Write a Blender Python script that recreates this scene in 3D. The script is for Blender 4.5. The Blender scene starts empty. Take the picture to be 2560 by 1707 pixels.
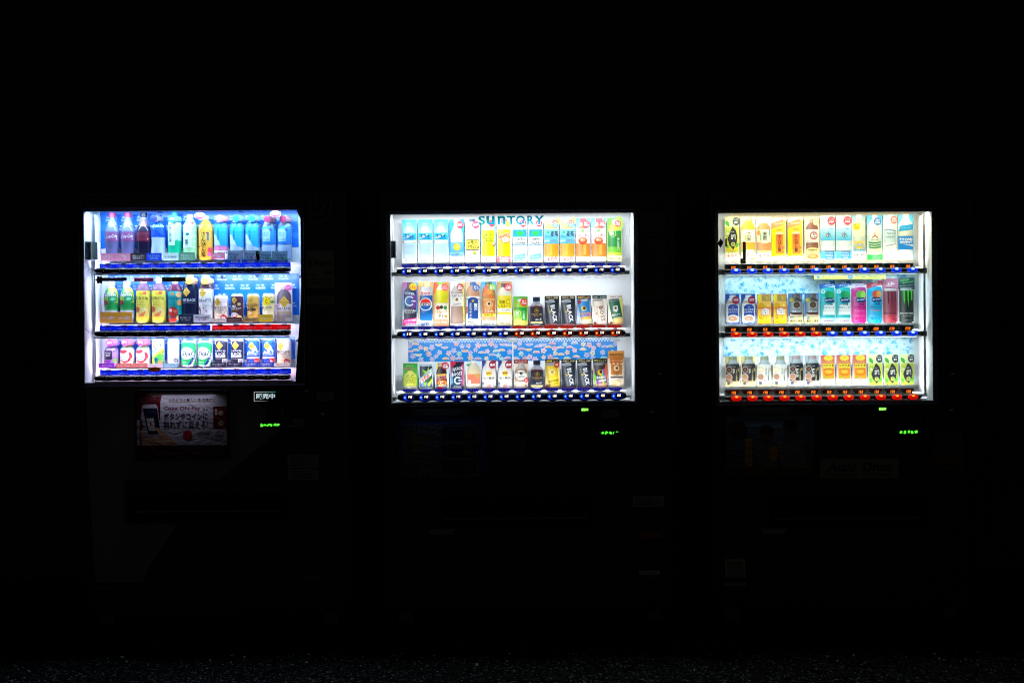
import bpy, math, random
from mathutils import Vector, Matrix
from mathutils.geometry import tessellate_polygon
random.seed(7)
C = bpy.context.scene.collection
# ------------------------------------------------------------------ camera, sky, exposure
K = 0.0017            # metres per photo pixel on the plane of the machine fronts
D = 4.6               # camera to machine fronts
HC = 1.20             # camera height
ROLL = math.radians(0.45)
cam_d = bpy.data.cameras.new('camera'); cam = bpy.data.objects.new('camera', cam_d); C.objects.link(cam)
cam_d.sensor_width = 36; cam_d.lens = 36*D/(2560*K); cam_d.clip_end = 300; cam_d.clip_start = 0.05
cam.matrix_world = Matrix.Translation((0, -D, HC)) @ Matrix.Rotation(math.pi/2, 4, 'X') @ Matrix.Rotation(-ROLL, 4, 'Z')
sc = bpy.context.scene; sc.camera = cam
world = bpy.data.worlds.new('World'); sc.world = world; world.use_nodes = True
wn = world.node_tree.nodes; wl = world.node_tree.links; wn.clear()
wo = wn.new('ShaderNodeOutputWorld'); bg = wn.new('ShaderNodeBackground'); sky = wn.new('ShaderNodeTexSky')
sky.sky_type = 'NISHITA'; sky.sun_disc = False; sky.sun_elevation = math.radians(-4); sky.sun_rotation = math.radians(200)
bg.inputs['Strength'].default_value = 0.19
wl.new(sky.outputs[0], bg.inputs[0]); wl.new(bg.outputs[0], wo.inputs[0])
sc.view_settings.view_transform = 'Standard'; sc.view_settings.look = 'None'
sc.view_settings.exposure = 0.0; sc.view_settings.gamma = 1.0; sc.view_settings.use_curve_mapping = False
sc.cycles.use_denoising = True; sc.cycles.use_adaptive_sampling = False; sc.cycles.filter_width = 1.15; sc.render.filter_size = 1.15; sc.cycles.max_bounces = 6; sc.cycles.transparent_max_bounces = 8
sc.cycles.sample_clamp_indirect = 1.5; sc.cycles.caustics_reflective = False; sc.cycles.caustics_refractive = False

def P(px, py, d=0.0):
    """a photo pixel as the point of the place at depth d behind the machine fronts"""
    dx, dy = px-1280, py-853.5
    c, s = math.cos(ROLL), math.sin(ROLL)
    k = K*(1+d/D)
    return Vector(((dx*c-dy*s)*k, d, HC-(dx*s+dy*c)*k))

# ------------------------------------------------------------------ colours and materials
def lin(h):
    if isinstance(h, tuple): return h
    h = h.lstrip('#')
    if len(h) == 3: h = ''.join(a*2 for a in h)
    o = []
    for i in (0, 2, 4):
        c = int(h[i:i+2], 16)/255
        o.append(c/12.92 if c <= 0.04045 else ((c+0.055)/1.055)**2.4)
    return tuple(o)
def mix(a, b, t): return tuple(a[i]*(1-t)+b[i]*t for i in range(3))
def mul(a, t): return tuple(x*t for x in a)

def newmat(name):
    m = bpy.data.materials.new(name); m.use_nodes = True
    n = m.node_tree.nodes; b = n['Principled BSDF']
    return m, n, m.node_tree.links, b
def plain(name, col, rough=.5, metal=0, spec=.5, coat=0, bump=0, bscale=200, var=0):
    m, n, l, b = newmat(name)
    col = lin(col)
    b.inputs['Base Color'].default_value = (*col, 1); b.inputs['Roughness'].default_value = rough
    b.inputs['Metallic'].default_value = metal; b.inputs['Specular IOR Level'].default_value = spec
    b.inputs['Coat Weight'].default_value = coat
    if var or bump:
        tc = n.new('ShaderNodeTexCoord'); no = n.new('ShaderNodeTexNoise'); no.inputs['Scale'].default_value = bscale; no.inputs['Detail'].default_value = 4
        l.new(tc.outputs['Object'], no.inputs['Vector'])
    if var:
        no2 = n.new('ShaderNodeTexNoise'); no2.inputs['Scale'].default_value = 7; no2.inputs['Detail'].default_value = 6
        l.new(tc.outputs['Object'], no2.inputs['Vector'])
        mx = n.new('ShaderNodeMix'); mx.data_type = 'RGBA'
        mx.inputs[6].default_value = (*mul(col, 1-var), 1); mx.inputs[7].default_value = (*mul(col, 1+var*.6), 1)
        l.new(no2.outputs[0], mx.inputs[0]); l.new(mx.outputs[2], b.inputs['Base Color'])
    if bump:
        bp = n.new('ShaderNodeBump'); bp.inputs['Strength'].default_value = bump; bp.inputs['Distance'].default_value = .002
        l.new(no.outputs[0], bp.inputs['Height']); l.new(bp.outputs[0], b.inputs['Normal'])
    return m
def print_mat(name, transl=.25, rough=.4):
    m, n, l, b = newmat(name)
    at = n.new('ShaderNodeAttribute'); at.attribute_name = 'Col'
    b.inputs['Roughness'].default_value = rough
    ink = n.new('ShaderNodeMix'); ink.data_type = 'RGBA'; ink.blend_type = 'MULTIPLY'; ink.inputs[0].default_value = 1; ink.inputs[7].default_value = (.82, .82, .82, 1)
    l.new(at.outputs['Color'], ink.inputs[6]); l.new(ink.outputs[2], b.inputs['Base Color'])
    if transl:
        t = n.new('ShaderNodeBsdfTranslucent'); ms = n.new('ShaderNodeMixShader'); ms.inputs[0].default_value = transl
        l.new(ink.outputs[2], t.inputs[0]); l.new(b.outputs[0], ms.inputs[1]); l.new(t.outputs[0], ms.inputs[2])
        l.new(ms.outputs[0], n['Material Output'].inputs[0])
    return m
def glow_mat(name):
    m, n, l, b = newmat(name)
    at = n.new('ShaderNodeAttribute'); at.attribute_name = 'Col'
    b.inputs['Base Color'].default_value = (.01, .01, .012, 1); b.inputs['Roughness'].default_value = .25
    l.new(at.outputs['Color'], b.inputs['Emission Color']); b.inputs['Emission Strength'].default_value = 1
    return m
M = {}
M['print'] = print_mat('printed_plastic'); M['bottle'] = print_mat('tinted_plastic', .4, .16); M['tin'] = print_mat('painted_tin', 0, .25)
M['paper'] = print_mat('printed_paper', 0, .3); M['glow'] = glow_mat('lit_display')
M['liner'] = plain('white_liner', '#e4e7ea', .55, var=.04)
M['black'] = plain('black_plastic', (.012, .012, .014), .32, bump=.1, bscale=900)
M['button'] = plain('smoked_button', (.004, .004, .006), .12)
M['bracket'] = plain('grey_bracket', (.10, .115, .125), .5)
M['grey'] = plain('grey_paint', (.035, .035, .037), .5, bump=.15, bscale=300, var=.1)
M['red_edge'] = plain('red_paint', (.25, .01, .015), .35, var=.1)
M['dark_blue'] = plain('deep_blue_paint', (.008, .010, .022), .4, var=.15, bump=.1, bscale=300)
M['dark'] = plain('dark_body_paint', (.010, .010, .011), .4, var=.2, bump=.1, bscale=300)
M['bezel'] = plain('bezel_paint', (.0025, .003, .006), .9, spec=.05)
M['panel'] = plain('pale_grey_panel', (.21, .21, .215), .55, bump=.1, bscale=300, var=.08)
M['metal'] = plain('brushed_metal', (.35, .35, .36), .3, metal=1)
M['steel'] = plain('white_steel_wire', (.5, .5, .55), .3, metal=.4)
def pane_mat():
    m = bpy.data.materials.new('clear_acrylic'); m.use_nodes = True
    n = m.node_tree.nodes; n.clear(); o = n.new('ShaderNodeOutputMaterial'); t = n.new('ShaderNodeBsdfTransparent')
    m.node_tree.links.new(t.outputs[0], o.inputs[0]); return m
M['pane'] = pane_mat(); M['film'] = print_mat('window_film', .85, .4); M['tagfilm'] = print_mat('backlit_tag', .6, .4)

# ------------------------------------------------------------------ mesh builder
class MB:
    def __init__(s): s.v = []; s.f = []; s.mi = []; s.c = []
    def face(s, pts, col=(.5, .5, .5), mi=0):
        i = len(s.v); s.v += [tuple(p) for p in pts]; s.f.append(tuple(range(i, i+len(pts)))); s.mi.append(mi)
        s.c.append(col if isinstance(col, list) else [col]*len(pts))
    def box(s, x0, x1, y0, y1, z0, z1, col=(.5, .5, .5), mi=0):
        if x0 > x1: x0, x1 = x1, x0
        if z0 > z1: z0, z1 = z1, z0
        p = [(x0, y0, z0), (x1, y0, z0), (x1, y1, z0), (x0, y1, z0), (x0, y0, z1), (x1, y0, z1), (x1, y1, z1), (x0, y1, z1)]
        for q in ((0, 1, 5, 4), (1, 2, 6, 5), (2, 3, 7, 6), (3, 0, 4, 7), (4, 5, 6, 7), (3, 2, 1, 0)):
            s.face([p[i] for i in q], col, mi)
    def prism(s, pts, y0, y1, col=(.5, .5, .5), mi=0):
        """outline in x,z (counter-clockwise seen from the front), front at y0, back at y1"""
        n = len(pts)
        tr = tessellate_polygon([[Vector((a, b, 0)) for a, b in pts]])
        for t in tr:
            q = [pts[i] for i in t]
            ar = (q[1][0]-q[0][0])*(q[2][1]-q[0][1])-(q[2][0]-q[0][0])*(q[1][1]-q[0][1])
            if ar < 0: q = q[::-1]
            s.face([(a, y0, b) for a, b in q], col, mi)
            s.face([(a, y1, b) for a, b in q[::-1]], col, mi)
        for i in range(n):
            a, b = pts[i], pts[(i+1) % n]
            s.face([(a[0], y0, a[1]), (a[0], y1, a[1]), (b[0], y1, b[1]), (b[0], y0, b[1])], col, mi)
    def tube(s, pts, r, col=(.5, .5, .5), mi=0, n=6):
        pts = [Vector(p) for p in pts]; rings = []
        for i, p in enumerate(pts):
            t = (pts[min(i+1, len(pts)-1)]-pts[max(i-1, 0)]).normalized()
            a = t.cross(Vector((0, 0, 1)) if abs(t.z) < .9 else Vector((1, 0, 0))).normalized(); b = t.cross(a)
            rings.append([p+r*(math.cos(q)*a+math.sin(q)*b) for q in [2*math.pi*k/n for k in range(n)]])
        for i in range(len(rings)-1):
            for k in range(n):
                s.face([rings[i][k], rings[i][(k+1) % n], rings[i+1][(k+1) % n], rings[i+1][k]], col, mi)
        s.face(rings[0][::-1], col, mi); s.face(rings[-1], col, mi)
    def mesh(s, name, mats, smooth=False, org=(0, 0, 0)):
        me = bpy.data.meshes.new(name)
        me.from_pydata([(a[0]-org[0], a[1]-org[1], a[2]-org[2]) for a in s.v], [], s.f)
        for m in mats: me.materials.append(m)
        me.polygons.foreach_set('material_index', s.mi)
        at = me.color_attributes.new('Col', 'FLOAT_COLOR', 'CORNER')
        fl = []
        for c in s.c:
            for q in c: fl += [q[0], q[1], q[2], 1.0]
        at.data.foreach_set('color', fl)
        if smooth:
            import bmesh
            bm = bmesh.new(); bm.from_mesh(me); bmesh.ops.remove_doubles(bm, verts=bm.verts, dist=1e-6)
            bm.to_mesh(me); bm.free(); me.polygons.foreach_set('use_smooth', [True]*len(me.polygons))
            me.set_sharp_from_angle(angle=math.radians(42))
        me.update(); return me
    def build(s, name, mats, parent=None, smooth=False):
        org = parent.matrix_world_org if hasattr(parent, 'x') else (ORG.get(parent.name, (0, 0, 0)) if parent else (0, 0, 0))
        if not isinstance(mats, (list, tuple)): mats = [mats]
        me = s.mesh(name, mats, smooth, org); o = bpy.data.objects.new(name, me); C.objects.link(o); o.parent = parent
        if parent: ORG[o.name] = org
        return o
ORG = {}
def thing(name, loc, label, cat, group=None):
    o = bpy.data.objects.new(name, None); C.objects.link(o); o.location = loc; o.empty_display_size = .05
    o['label'] = label; o['category'] = cat
    if group: o['group'] = group
    ORG[o.name] = tuple(loc); return o
def struct(o): o['kind'] = 'structure'; return o

# ------------------------------------------------------------------ lettering (outlines of Blender's own font, filled)
_tc = bpy.data.curves.new('lettering', 'FONT'); _to = bpy.data.objects.new('lettering', _tc); C.objects.link(_to)
_tc.resolution_u = 1; _tc.align_x = 'CENTER'; _tcache = {}
def glyphs(s, bold=0.0, shear=0.0, res=1, line=1.0):
    """triangles of the text s inside the unit square centred on 0"""
    key = (s, bold, shear, res, line)
    if key in _tcache: return _tcache[key]
    _tc.body = s; _tc.offset = bold*.7+.004; _tc.shear = shear; _tc.resolution_u = res; _tc.space_line = line
    bpy.context.view_layer.update()
    me = bpy.data.meshes.new_from_object(_to.evaluated_get(bpy.context.evaluated_depsgraph_get()))
    me.calc_loop_triangles()
    vs = [(v.co.x, v.co.y) for v in me.vertices]
    if not vs: _tcache[key] = []; return []
    x0 = min(a for a, b in vs); x1 = max(a for a, b in vs); y0 = min(b for a, b in vs); y1 = max(b for a, b in vs)
    w = max(x1-x0, 1e-4); h = max(y1-y0, 1e-4)
    vs = [((a-(x0+x1)/2)/w, (b-(y0+y1)/2)/h) for a, b in vs]
    tr = []
    for t in me.loop_triangles:
        q = [vs[i] for i in t.vertices]
        ar = (q[1][0]-q[0][0])*(q[2][1]-q[0][1])-(q[2][0]-q[0][0])*(q[1][1]-q[0][1])
        if abs(ar) < 1e-9: continue
        tr.append(q if ar > 0 else q[::-1])
    bpy.data.meshes.remove(me); _tcache[key] = tr; return tr

# ------------------------------------------------------------------ flat print: lists of coloured triangles, u across (-.5 .. .5), v up (0 .. 1)
PROF = {  # half widths by height
 'pet': [(0, .90), (.02, .97), (.60, .97), (.63, 1), (.74, .98), (.80, .86), (.86, .62), (.90, .42), (.92, .38), (.925, .42), (1, .42)],
 'square': [(0, .92), (.02, 1), (.30, 1), (.32, .96), (.34, 1), (.66, 1), (.70, .96), (.78, .86), (.84, .62), (.89, .44), (.92, .40), (.925, .45), (1, .45)],
 'cola': [(0, .80), (.03, .92), (.10, .90), (.20, .88), (.30, .94), (.40, .98), (.55, 1), (.62, .97), (.70, .80), (.78, .60), (.86, .38), (.90, .34), (.905, .46), (1, .46)],
 'round': [(0, .82), (.03, .95), (.30, .97), (.60, 1), (.72, .97), (.80, .86), (.86, .66), (.90, .48), (.93, .42), (.935, .48), (1, .48)],
 'waist': [(0, .90), (.03, .98), (.18, 1), (.34, .90), (.42, .90), (.55, 1), (.70, .98), (.79, .84), (.86, .52), (.90, .42), (.905, .46), (1, .46)],
 'curvy': [(0, .80), (.04, .92), (.14, .97), (.24, .93), (.34, .90), (.46, .97), (.60, 1), (.72, .92), (.80, .70), (.86, .46), (.90, .42), (.905, .5), (1, .5)],
 'can': [(0, .80), (.02, .88), (.05, 1), (.92, 1), (.96, .92), (.975, .90), (1, .90)],
 'botcan': [(0, .92), (.02, 1), (.62, 1), (.70, .93), (.80, .66), (.86, .58), (.865, .62), (1, .58)],
 'small': [(0, .88), (.03, 1), (.58, 1), (.64, .97), (.74, .78), (.80, .54), (.84, .48), (.845, .56), (1, .56)],
 'half': [(0, .9), (.03, 1), (.60, 1), (.72, .96), (.84, .70), (.90, .50), (1, .46)],
}
def prof(name, v):
    p = PROF[name]
    for i in range(len(p)-1):
        if p[i][0] <= v <= p[i+1][0]:
            t = (v-p[i][0])/max(p[i+1][0]-p[i][0], 1e-6); return p[i][1]*(1-t)+p[i+1][1]*t
    return p[-1][1]
class Art:
    def __init__(s, W, H): s.W = W; s.H = H; s.A = H/W; s.t = []; s.n = 0
    def _l(s): s.n += 1; return s.n
    def tri(s, q, cols, L): s.t.append((q, cols, L))
    def quad(s, q, cols, L):
        s.tri([q[0], q[1], q[2]], [cols[0], cols[1], cols[2]], L); s.tri([q[0], q[2], q[3]], [cols[0], cols[2], cols[3]], L)
    def R(s, x0, v0, x1, v1, c, c2=None, h2=None):
        L = s._l(); a = lin(c); b = lin(c2) if c2 else a
        A = s.A; s.quad([(x0, v0*A), (x1, v0*A), (x1, v1*A), (x0, v1*A)], [a, a, b, b], L)
    def G(s, pts, c):
        L = s._l(); c = lin(c); A = s.A; q = [(a, b*A) for a, b in pts]
        for t in tessellate_polygon([[Vector((a, b, 0)) for a, b in q]]):
            w = [q[i] for i in t]
            if (w[1][0]-w[0][0])*(w[2][1]-w[0][1])-(w[2][0]-w[0][0])*(w[1][1]-w[0][1]) < 0: w = w[::-1]
            s.tri(w, [c]*3, L)
    def E(s, cx, cv, r, c, rh=None, n=22, c2=None):
        L = s._l(); c = lin(c); c2 = lin(c2) if c2 else c; rh = rh or r; z = cv*s.A
        pt = [(cx+r*math.cos(2*math.pi*i/n), z+rh*math.sin(2*math.pi*i/n)) for i in range(n)]
        for i in range(n): s.tri([(cx, z), pt[i], pt[(i+1) % n]], [c2, c, c], L)
    def ring(s, cx, cv, r, w, c, n=22, a0=0, a1=360):
        L = s._l(); c = lin(c); z = cv*s.A
        for i in range(n):
            a = math.radians(a0+(a1-a0)*i/n); b = math.radians(a0+(a1-a0)*(i+1)/n)
            s.quad([(cx+(r-w)*math.cos(a), z+(r-w)*math.sin(a)), (cx+r*math.cos(a), z+r*math.sin(a)), (cx+r*math.cos(b), z+r*math.sin(b)), (cx+(r-w)*math.cos(b), z+(r-w)*math.sin(b))], [c]*4, L)
    def T(s, t, cx, cv, w, h, c, rot=0, b=.015, sh=0, res=1, line=1.0):
        L = s._l(); c = lin(c); z = cv*s.A; r = math.radians(rot); co, si = math.cos(r), math.sin(r)
        for q in glyphs(t, b, sh, res, line):
            s.tri([(cx+(a*w)*co-(d*h)*si, z+(a*w)*si+(d*h)*co) for a, d in q], [c]*3, L)
    def V(s, t, cx, cv, w, h, c, b=.015, rot=0): s.T('\n'.join(t), cx, cv, w, h, c, rot, b, 0, 1, .92)
    def heart(s, cx, cv, r, c):
        s.G([(cx+r*x/16, cv+r*y/16/s.A) for x, y in [(16*math.sin(t)**3, 13*math.cos(t)-5*math.cos(2*t)-2*math.cos(3*t)-math.cos(4*t)) for t in [2*math.pi*(i+.5)/20 for i in range(20)]]], c)
    def leaf(s, cx, cv, l, w, c, rot=0):
        r = math.radians(rot); pts = []
        for i in range(9):
            t = i/8; pts.append((l*(t-.5), w*math.sin(math.pi*t)*.5))
        pts += [(-a, -b) for a, b in pts[1:-1]]
        s.G([(cx+a*math.cos(r)-b*math.sin(r), cv+(a*math.sin(r)+b*math.cos(r))/s.A) for a, b in pts], c)
    def B(s, p, cx, v0, v1, w, bands, shade=.72, rot=0):
        """a printed picture of a bottle: bands = [(top height 0..1, colour), ...] from the bottom up"""
        L = s._l(); cuts = sorted(set([a for a, b in PROF[p]]+[a for a, b in bands if a < 1])); A = s.A
        r = math.radians(rot); co, si = math.cos(r), math.sin(r); vm = (v0+v1)/2*A
        for a, b in zip(cuts[:-1], cuts[1:]):
            m = (a+b)/2; col = lin(next((c for t, c in bands if m < t), bands[-1][1]))
            ha, hb = prof(p, a+1e-5)*w/2, prof(p, b-1e-5)*w/2; za, zb = (v0+(v1-v0)*a)*A-vm, (v0+(v1-v0)*b)*A-vm
            e, g, k = mul(col, shade*.82), mul(col, .96), mix(col, (1, 1, 1), .12)
            for x0, x1, c0, c1 in ((-1, -.55, e, k), (-.55, .1, k, g), (.1, 1, g, e)):
                q = [(x0*ha, za), (x1*ha, za), (x1*hb, zb), (x0*hb, zb)]
                s.quad([(cx+x*co-z*si, vm+x*si+z*co) for x, z in q], [c0, c1, c1, c0], L)
def emit_art(mb, art, W, org, surf=None, off=.0004, step=.00012, mi=0, rad=None):
    """W: metres across; org: x, y, z of the middle of the foot; surf(x, z) -> y of the surface"""
    for q, cols, L in art.t:
        pts = [(a*W, b*W) for a, b in q]
        st = [(pts, cols)]
        while st:
            p, c = st.pop()
            if surf:
                e = [(p[i][0]-p[(i+1) % 3][0])**2+.3*(p[i][1]-p[(i+1) % 3][1])**2 for i in range(3)]; k = e.index(max(e))
                if e[k] > .0065**2:
                    a, b, d = p[k], p[(k+1) % 3], p[(k+2) % 3]; m = ((a[0]+b[0])/2, (a[1]+b[1])/2)
                    ca, cb, cd = c[k], c[(k+1) % 3], c[(k+2) % 3]; cm = mix(ca, cb, .5)
                    st.append(([a, m, d], [ca, cm, cd])); st.append(([m, b, d], [cm, cb, cd])); continue
            o = off+step*L
            if rad:
                p = [(max(-rad(z), min(rad(z), x)), z) for x, z in p]
                if abs((p[1][0]-p[0][0])*(p[2][1]-p[0][1])-(p[2][0]-p[0][0])*(p[1][1]-p[0][1])) < 1e-10: continue
            mb.face([(org[0]+x, (surf(x, z) if surf else org[1])-o, org[2]+z) for x, z in p], list(c), mi)
# ------------------------------------------------------------------ ground and wall
def asphalt():
    m, n, l, b = newmat('worn_asphalt')
    tc = n.new('ShaderNodeTexCoord')
    v = n.new('ShaderNodeTexVoronoi'); v.inputs['Scale'].default_value = 110; l.new(tc.outputs['Object'], v.inputs['Vector'])
    no = n.new('ShaderNodeTexNoise'); no.inputs['Scale'].default_value = 260; no.inputs['Detail'].default_value = 5; l.new(tc.outputs['Object'], no.inputs['Vector'])
    big = n.new('ShaderNodeTexNoise'); big.inputs['Scale'].default_value = 1.7; big.inputs['Detail'].default_value = 5; l.new(tc.outputs['Object'], big.inputs['Vector'])
    hs = n.new('ShaderNodeSeparateColor'); l.new(v.outputs['Color'], hs.inputs[0])
    r = n.new('ShaderNodeValToRGB'); e = r.color_ramp.elements
    e[0].position = 0; e[0].color = (.010, .010, .011, 1); e[1].position = 1; e[1].color = (.27, .265, .26, 1)
    for p, c in ((.55, .02), (.80, .045), (.94, .085)):
        q = e.new(p); q.color = (c, c, c*1.02, 1)
    l.new(hs.outputs[0], r.inputs[0])
    mx = n.new('ShaderNodeMix'); mx.data_type = 'RGBA'; mx.blend_type = 'MULTIPLY'; mx.inputs[0].default_value = .9
    rr = n.new('ShaderNodeMapRange'); rr.inputs[1].default_value = .3; rr.inputs[2].default_value = .7; rr.inputs[3].default_value = .2; rr.inputs[4].default_value = .95
    l.new(big.outputs[0], rr.inputs[0]); l.new(r.outputs[0], mx.inputs[6]); l.new(rr.outputs[0], mx.inputs[7]); 
    # shade near the machines put into the ground colour, its edge ragged
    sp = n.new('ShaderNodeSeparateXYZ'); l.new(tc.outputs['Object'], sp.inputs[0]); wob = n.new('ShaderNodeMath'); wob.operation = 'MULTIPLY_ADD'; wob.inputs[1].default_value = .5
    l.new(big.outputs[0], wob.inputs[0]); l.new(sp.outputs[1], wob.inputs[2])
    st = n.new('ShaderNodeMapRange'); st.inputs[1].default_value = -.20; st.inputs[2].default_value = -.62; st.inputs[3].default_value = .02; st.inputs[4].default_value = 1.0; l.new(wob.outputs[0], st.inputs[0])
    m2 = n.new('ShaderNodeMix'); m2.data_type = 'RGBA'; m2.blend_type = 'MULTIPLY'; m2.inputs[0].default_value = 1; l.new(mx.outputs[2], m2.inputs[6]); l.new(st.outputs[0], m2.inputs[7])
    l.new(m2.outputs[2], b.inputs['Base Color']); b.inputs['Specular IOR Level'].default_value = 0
    b.inputs['Roughness'].default_value = .85
    ad = n.new('ShaderNodeMath'); ad.operation = 'ADD'; l.new(v.outputs['Distance'], ad.inputs[0]); l.new(no.outputs[0], ad.inputs[1])
    bp = n.new('ShaderNodeBump'); bp.inputs['Strength'].default_value = 1; bp.inputs['Distance'].default_value = .004
    l.new(ad.outputs[0], bp.inputs['Height']); l.new(bp.outputs[0], b.inputs['Normal'])
    return m
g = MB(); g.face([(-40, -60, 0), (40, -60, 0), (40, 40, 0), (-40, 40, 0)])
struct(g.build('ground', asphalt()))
M['matte'] = plain('matte_black', (.006, .006, .006), .9, spec=.1)
# small loose chippings on the asphalt in front of the machines
rs = random.Random(3); g = MB()
for i in range(5200):
    x = rs.uniform(-2.6, 2.6); y = -.42-1.1*rs.random()**.62; r = rs.choice((.002, .0025, .003, .004, .0055, .008)) * rs.uniform(.7, 1.2)
    if r > .006 and rs.random() < .6: r *= .5
    a = rs.uniform(0, 6.28); c = rs.uniform(.03, .28); cc = (c, c*.97, c*.95)
    b0 = [(x+r*rs.uniform(.7, 1.2)*math.cos(a+k*1.5708), y+r*rs.uniform(.6, 1.1)*math.sin(a+k*1.5708), -.0005) for k in range(4)]
    t0 = [(x+(p[0]-x)*rs.uniform(.4, .7), y+(p[1]-y)*rs.uniform(.4, .7), r*rs.uniform(.5, .9)) for p in b0]
    for k in range(4): g.face([b0[k], b0[(k+1) % 4], t0[(k+1) % 4], t0[k]], cc)
    g.face(t0, cc)
o = g.build('gravel', M['paper']); o['kind'] = 'stuff'
# the wall the machines stand against
g = MB(); g.box(-9, 9, .92, 1.12, 0, 5.2); o = g.build('wall', plain('dark_render', (.030, .030, .032), .85, bump=.5, bscale=60, var=.3)); struct(o)
g = MB()
for x in (P(2330, 300, .92).x, P(150, 300, .92).x): g.box(x-.004, x+.004, .915, .925, 2.0, 5.2)
# ------------------------------------------------------------------ the three vending machines
PI = math.pi
def light(name, x0, x1, y, z, size, power, col, nrm, parent, spread=160):
    """a long area lamp, for the LED bars and the added poster fill"""
    ld = bpy.data.lights.new(name, 'AREA'); ld.shape = 'RECTANGLE'; ld.size = x1-x0; ld.size_y = size
    ld.energy = power; ld.color = col; ld.spread = math.radians(spread)
    lo = bpy.data.objects.new(name, ld); C.objects.link(lo)
    n = Vector(nrm).normalized(); q = (-n).to_track_quat('Z', 'Y')
    # keep the long side along x
    zax = -n; xax = Vector((1, 0, 0)); yax = zax.cross(xax).normalized()
    mw = Matrix((xax, yax, zax)).transposed().to_4x4()
    org = Vector(ORG[parent.name]); mw.translation = Vector(((x0+x1)/2, y, z))-org
    lo.parent = parent; lo.matrix_local = mw
    lo.visible_camera = True
    return lo
def ro(x0, x1, z0, z1, r, n=5, corners=(1, 1, 1, 1)):
    if x0 > x1: x0, x1 = x1, x0
    if z0 > z1: z0, z1 = z1, z0
    p = []
    for (cx, cz, a, k) in ((x1-r, z0+r, -90, corners[1]), (x1-r, z1-r, 0, corners[2]), (x0+r, z1-r, 90, corners[3]), (x0+r, z0+r, 180, corners[0])):
        if k:
            for i in range(n+1):
                t = math.radians(a+90*i/n); p.append((cx+r*math.cos(t), cz+r*math.sin(t)))
        else:
            p.append((cx+r*(1 if a in (-90, 0) else -1), cz+r*(1 if a in (0, 90) else -1)))
    return p
class Mach:
    def __init__(s, cx, l, r, win, label, paint, name='vending_machine'):
        s.cx = cx; s.l, s.r = l, r; s.win = win
        s.x0, s.x1 = P(l, 1000).x, P(r, 1000).x; s.z1 = s.Z(480); s.zb = .055
        s.wx0, s.wx1 = s.X(win[0], 770), s.X(win[2], 770); s.wz1, s.wz0 = s.Z(win[1]), s.Z(win[3])
        s.root = thing(name, ((s.x0+s.x1)/2, .36, 0), label, 'vending machine', 'drink vending machines')
        s.paint = paint
    def X(s, px, py, d=0): return P(px, py, d).x
    def Z(s, py, d=0): return P(s.cx, py, d).z
    def at(s, px, py, d=0): return s.X(px, py, d), s.Z(py, d)
BACK = .15; UP = .035
def cabinet(m):
    g = MB(); y1 = .72; p = 0
    g.box(m.x0, m.wx0, 0, y1, m.zb, m.z1); g.box(m.wx1, m.x1, 0, y1, m.zb, m.z1)
    g.box(m.wx0, m.wx1, 0, y1, m.zb, m.wz0); g.box(m.wx0, m.wx1, 0, .018, m.wz1, m.z1); g.box(m.wx0, m.wx1, .018, y1, m.wz1+UP, m.z1)
    g.box(m.wx0, m.wx1, BACK+.012, y1, m.wz0, m.wz1+UP)
    c = g.build('cabinet', m.paint, m.root)
    # door edge lines: a slim frame standing proud round the whole door
    g = MB(); w = .018
    g.box(m.x0+.002, m.x0+w, -.008, 0, m.zb, m.z1); g.box(m.x1-w, m.x1-.002, -.008, 0, m.zb, m.z1)
    g.box(m.x0+w, m.x1-w, -.008, 0, m.z1-w, m.z1-.002); g.box(m.x0+w, m.x1-w, -.008, 0, m.zb+.12, m.zb+.12+w)
    g.build('door_frame', M['black'], m.root)
    for x in (m.x0+.06, m.x1-.12):
        for y in (.04, .60):
            g = MB(); g.box(x, x+.06, y, y+.06, 0, m.zb); g.build('foot', M['metal'], m.root)
    # display window: white liner (walls, floor, ceiling) and the board at the back
    g = MB(); t = .004
    g.box(m.wx0, m.wx0+t, 0.001, BACK, m.wz0, m.wz1-.001); g.box(m.wx1-t, m.wx1, 0.001, BACK, m.wz0, m.wz1-.001)
    g.box(m.wx0, m.wx0+t, .019, BACK, m.wz1-.001, m.wz1+UP); g.box(m.wx1-t, m.wx1, .019, BACK, m.wz1-.001, m.wz1+UP)
    g.box(m.wx0+t, m.wx1-t, 0.001, BACK, m.wz0, m.wz0+t); g.box(m.wx0+t, m.wx1-t, .019, BACK, m.wz1+UP-t, m.wz1+UP)
    g.build('display_liner', M['liner'], m.root)
    g = MB(); g.box(m.wx0, m.wx1, BACK, BACK+.01, m.wz0, m.wz1+UP); g.build('back_board', M['liner'], m.root)
    g = MB(); w = .014; a, b, c, e = m.wx0, m.wx1, m.wz0, m.wz1; A, B2, C2, E2 = a-w, b+w, c-w, e+w; y0, y1 = -.0006, -.014
    for q in (((a, c), (a, e), (A, E2), (A, C2)), ((b, e), (b, c), (B2, C2), (B2, E2)), ((a, e), (b, e), (B2, E2), (A, E2)), ((b, c), (a, c), (A, C2), (B2, C2))):
        (p0, p1, p2, p3) = q; g.face([(p0[0], y0, p0[1]), (p1[0], y0, p1[1]), (p2[0], y1, p2[1]), (p3[0], y1, p3[1])][::-1])
        g.face([(p2[0], y1, p2[1]), (p3[0], y1, p3[1]), (p3[0], -.0002, p3[1]), (p2[0], -.0002, p2[1])])
    g.build('window_frame', M['bezel'], m.root)
    g = MB(); g.box(m.wx0, m.wx1, -.0105, -.008, m.wz0, m.wz1); g.build('window_pane', M['pane'], m.root)
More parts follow.
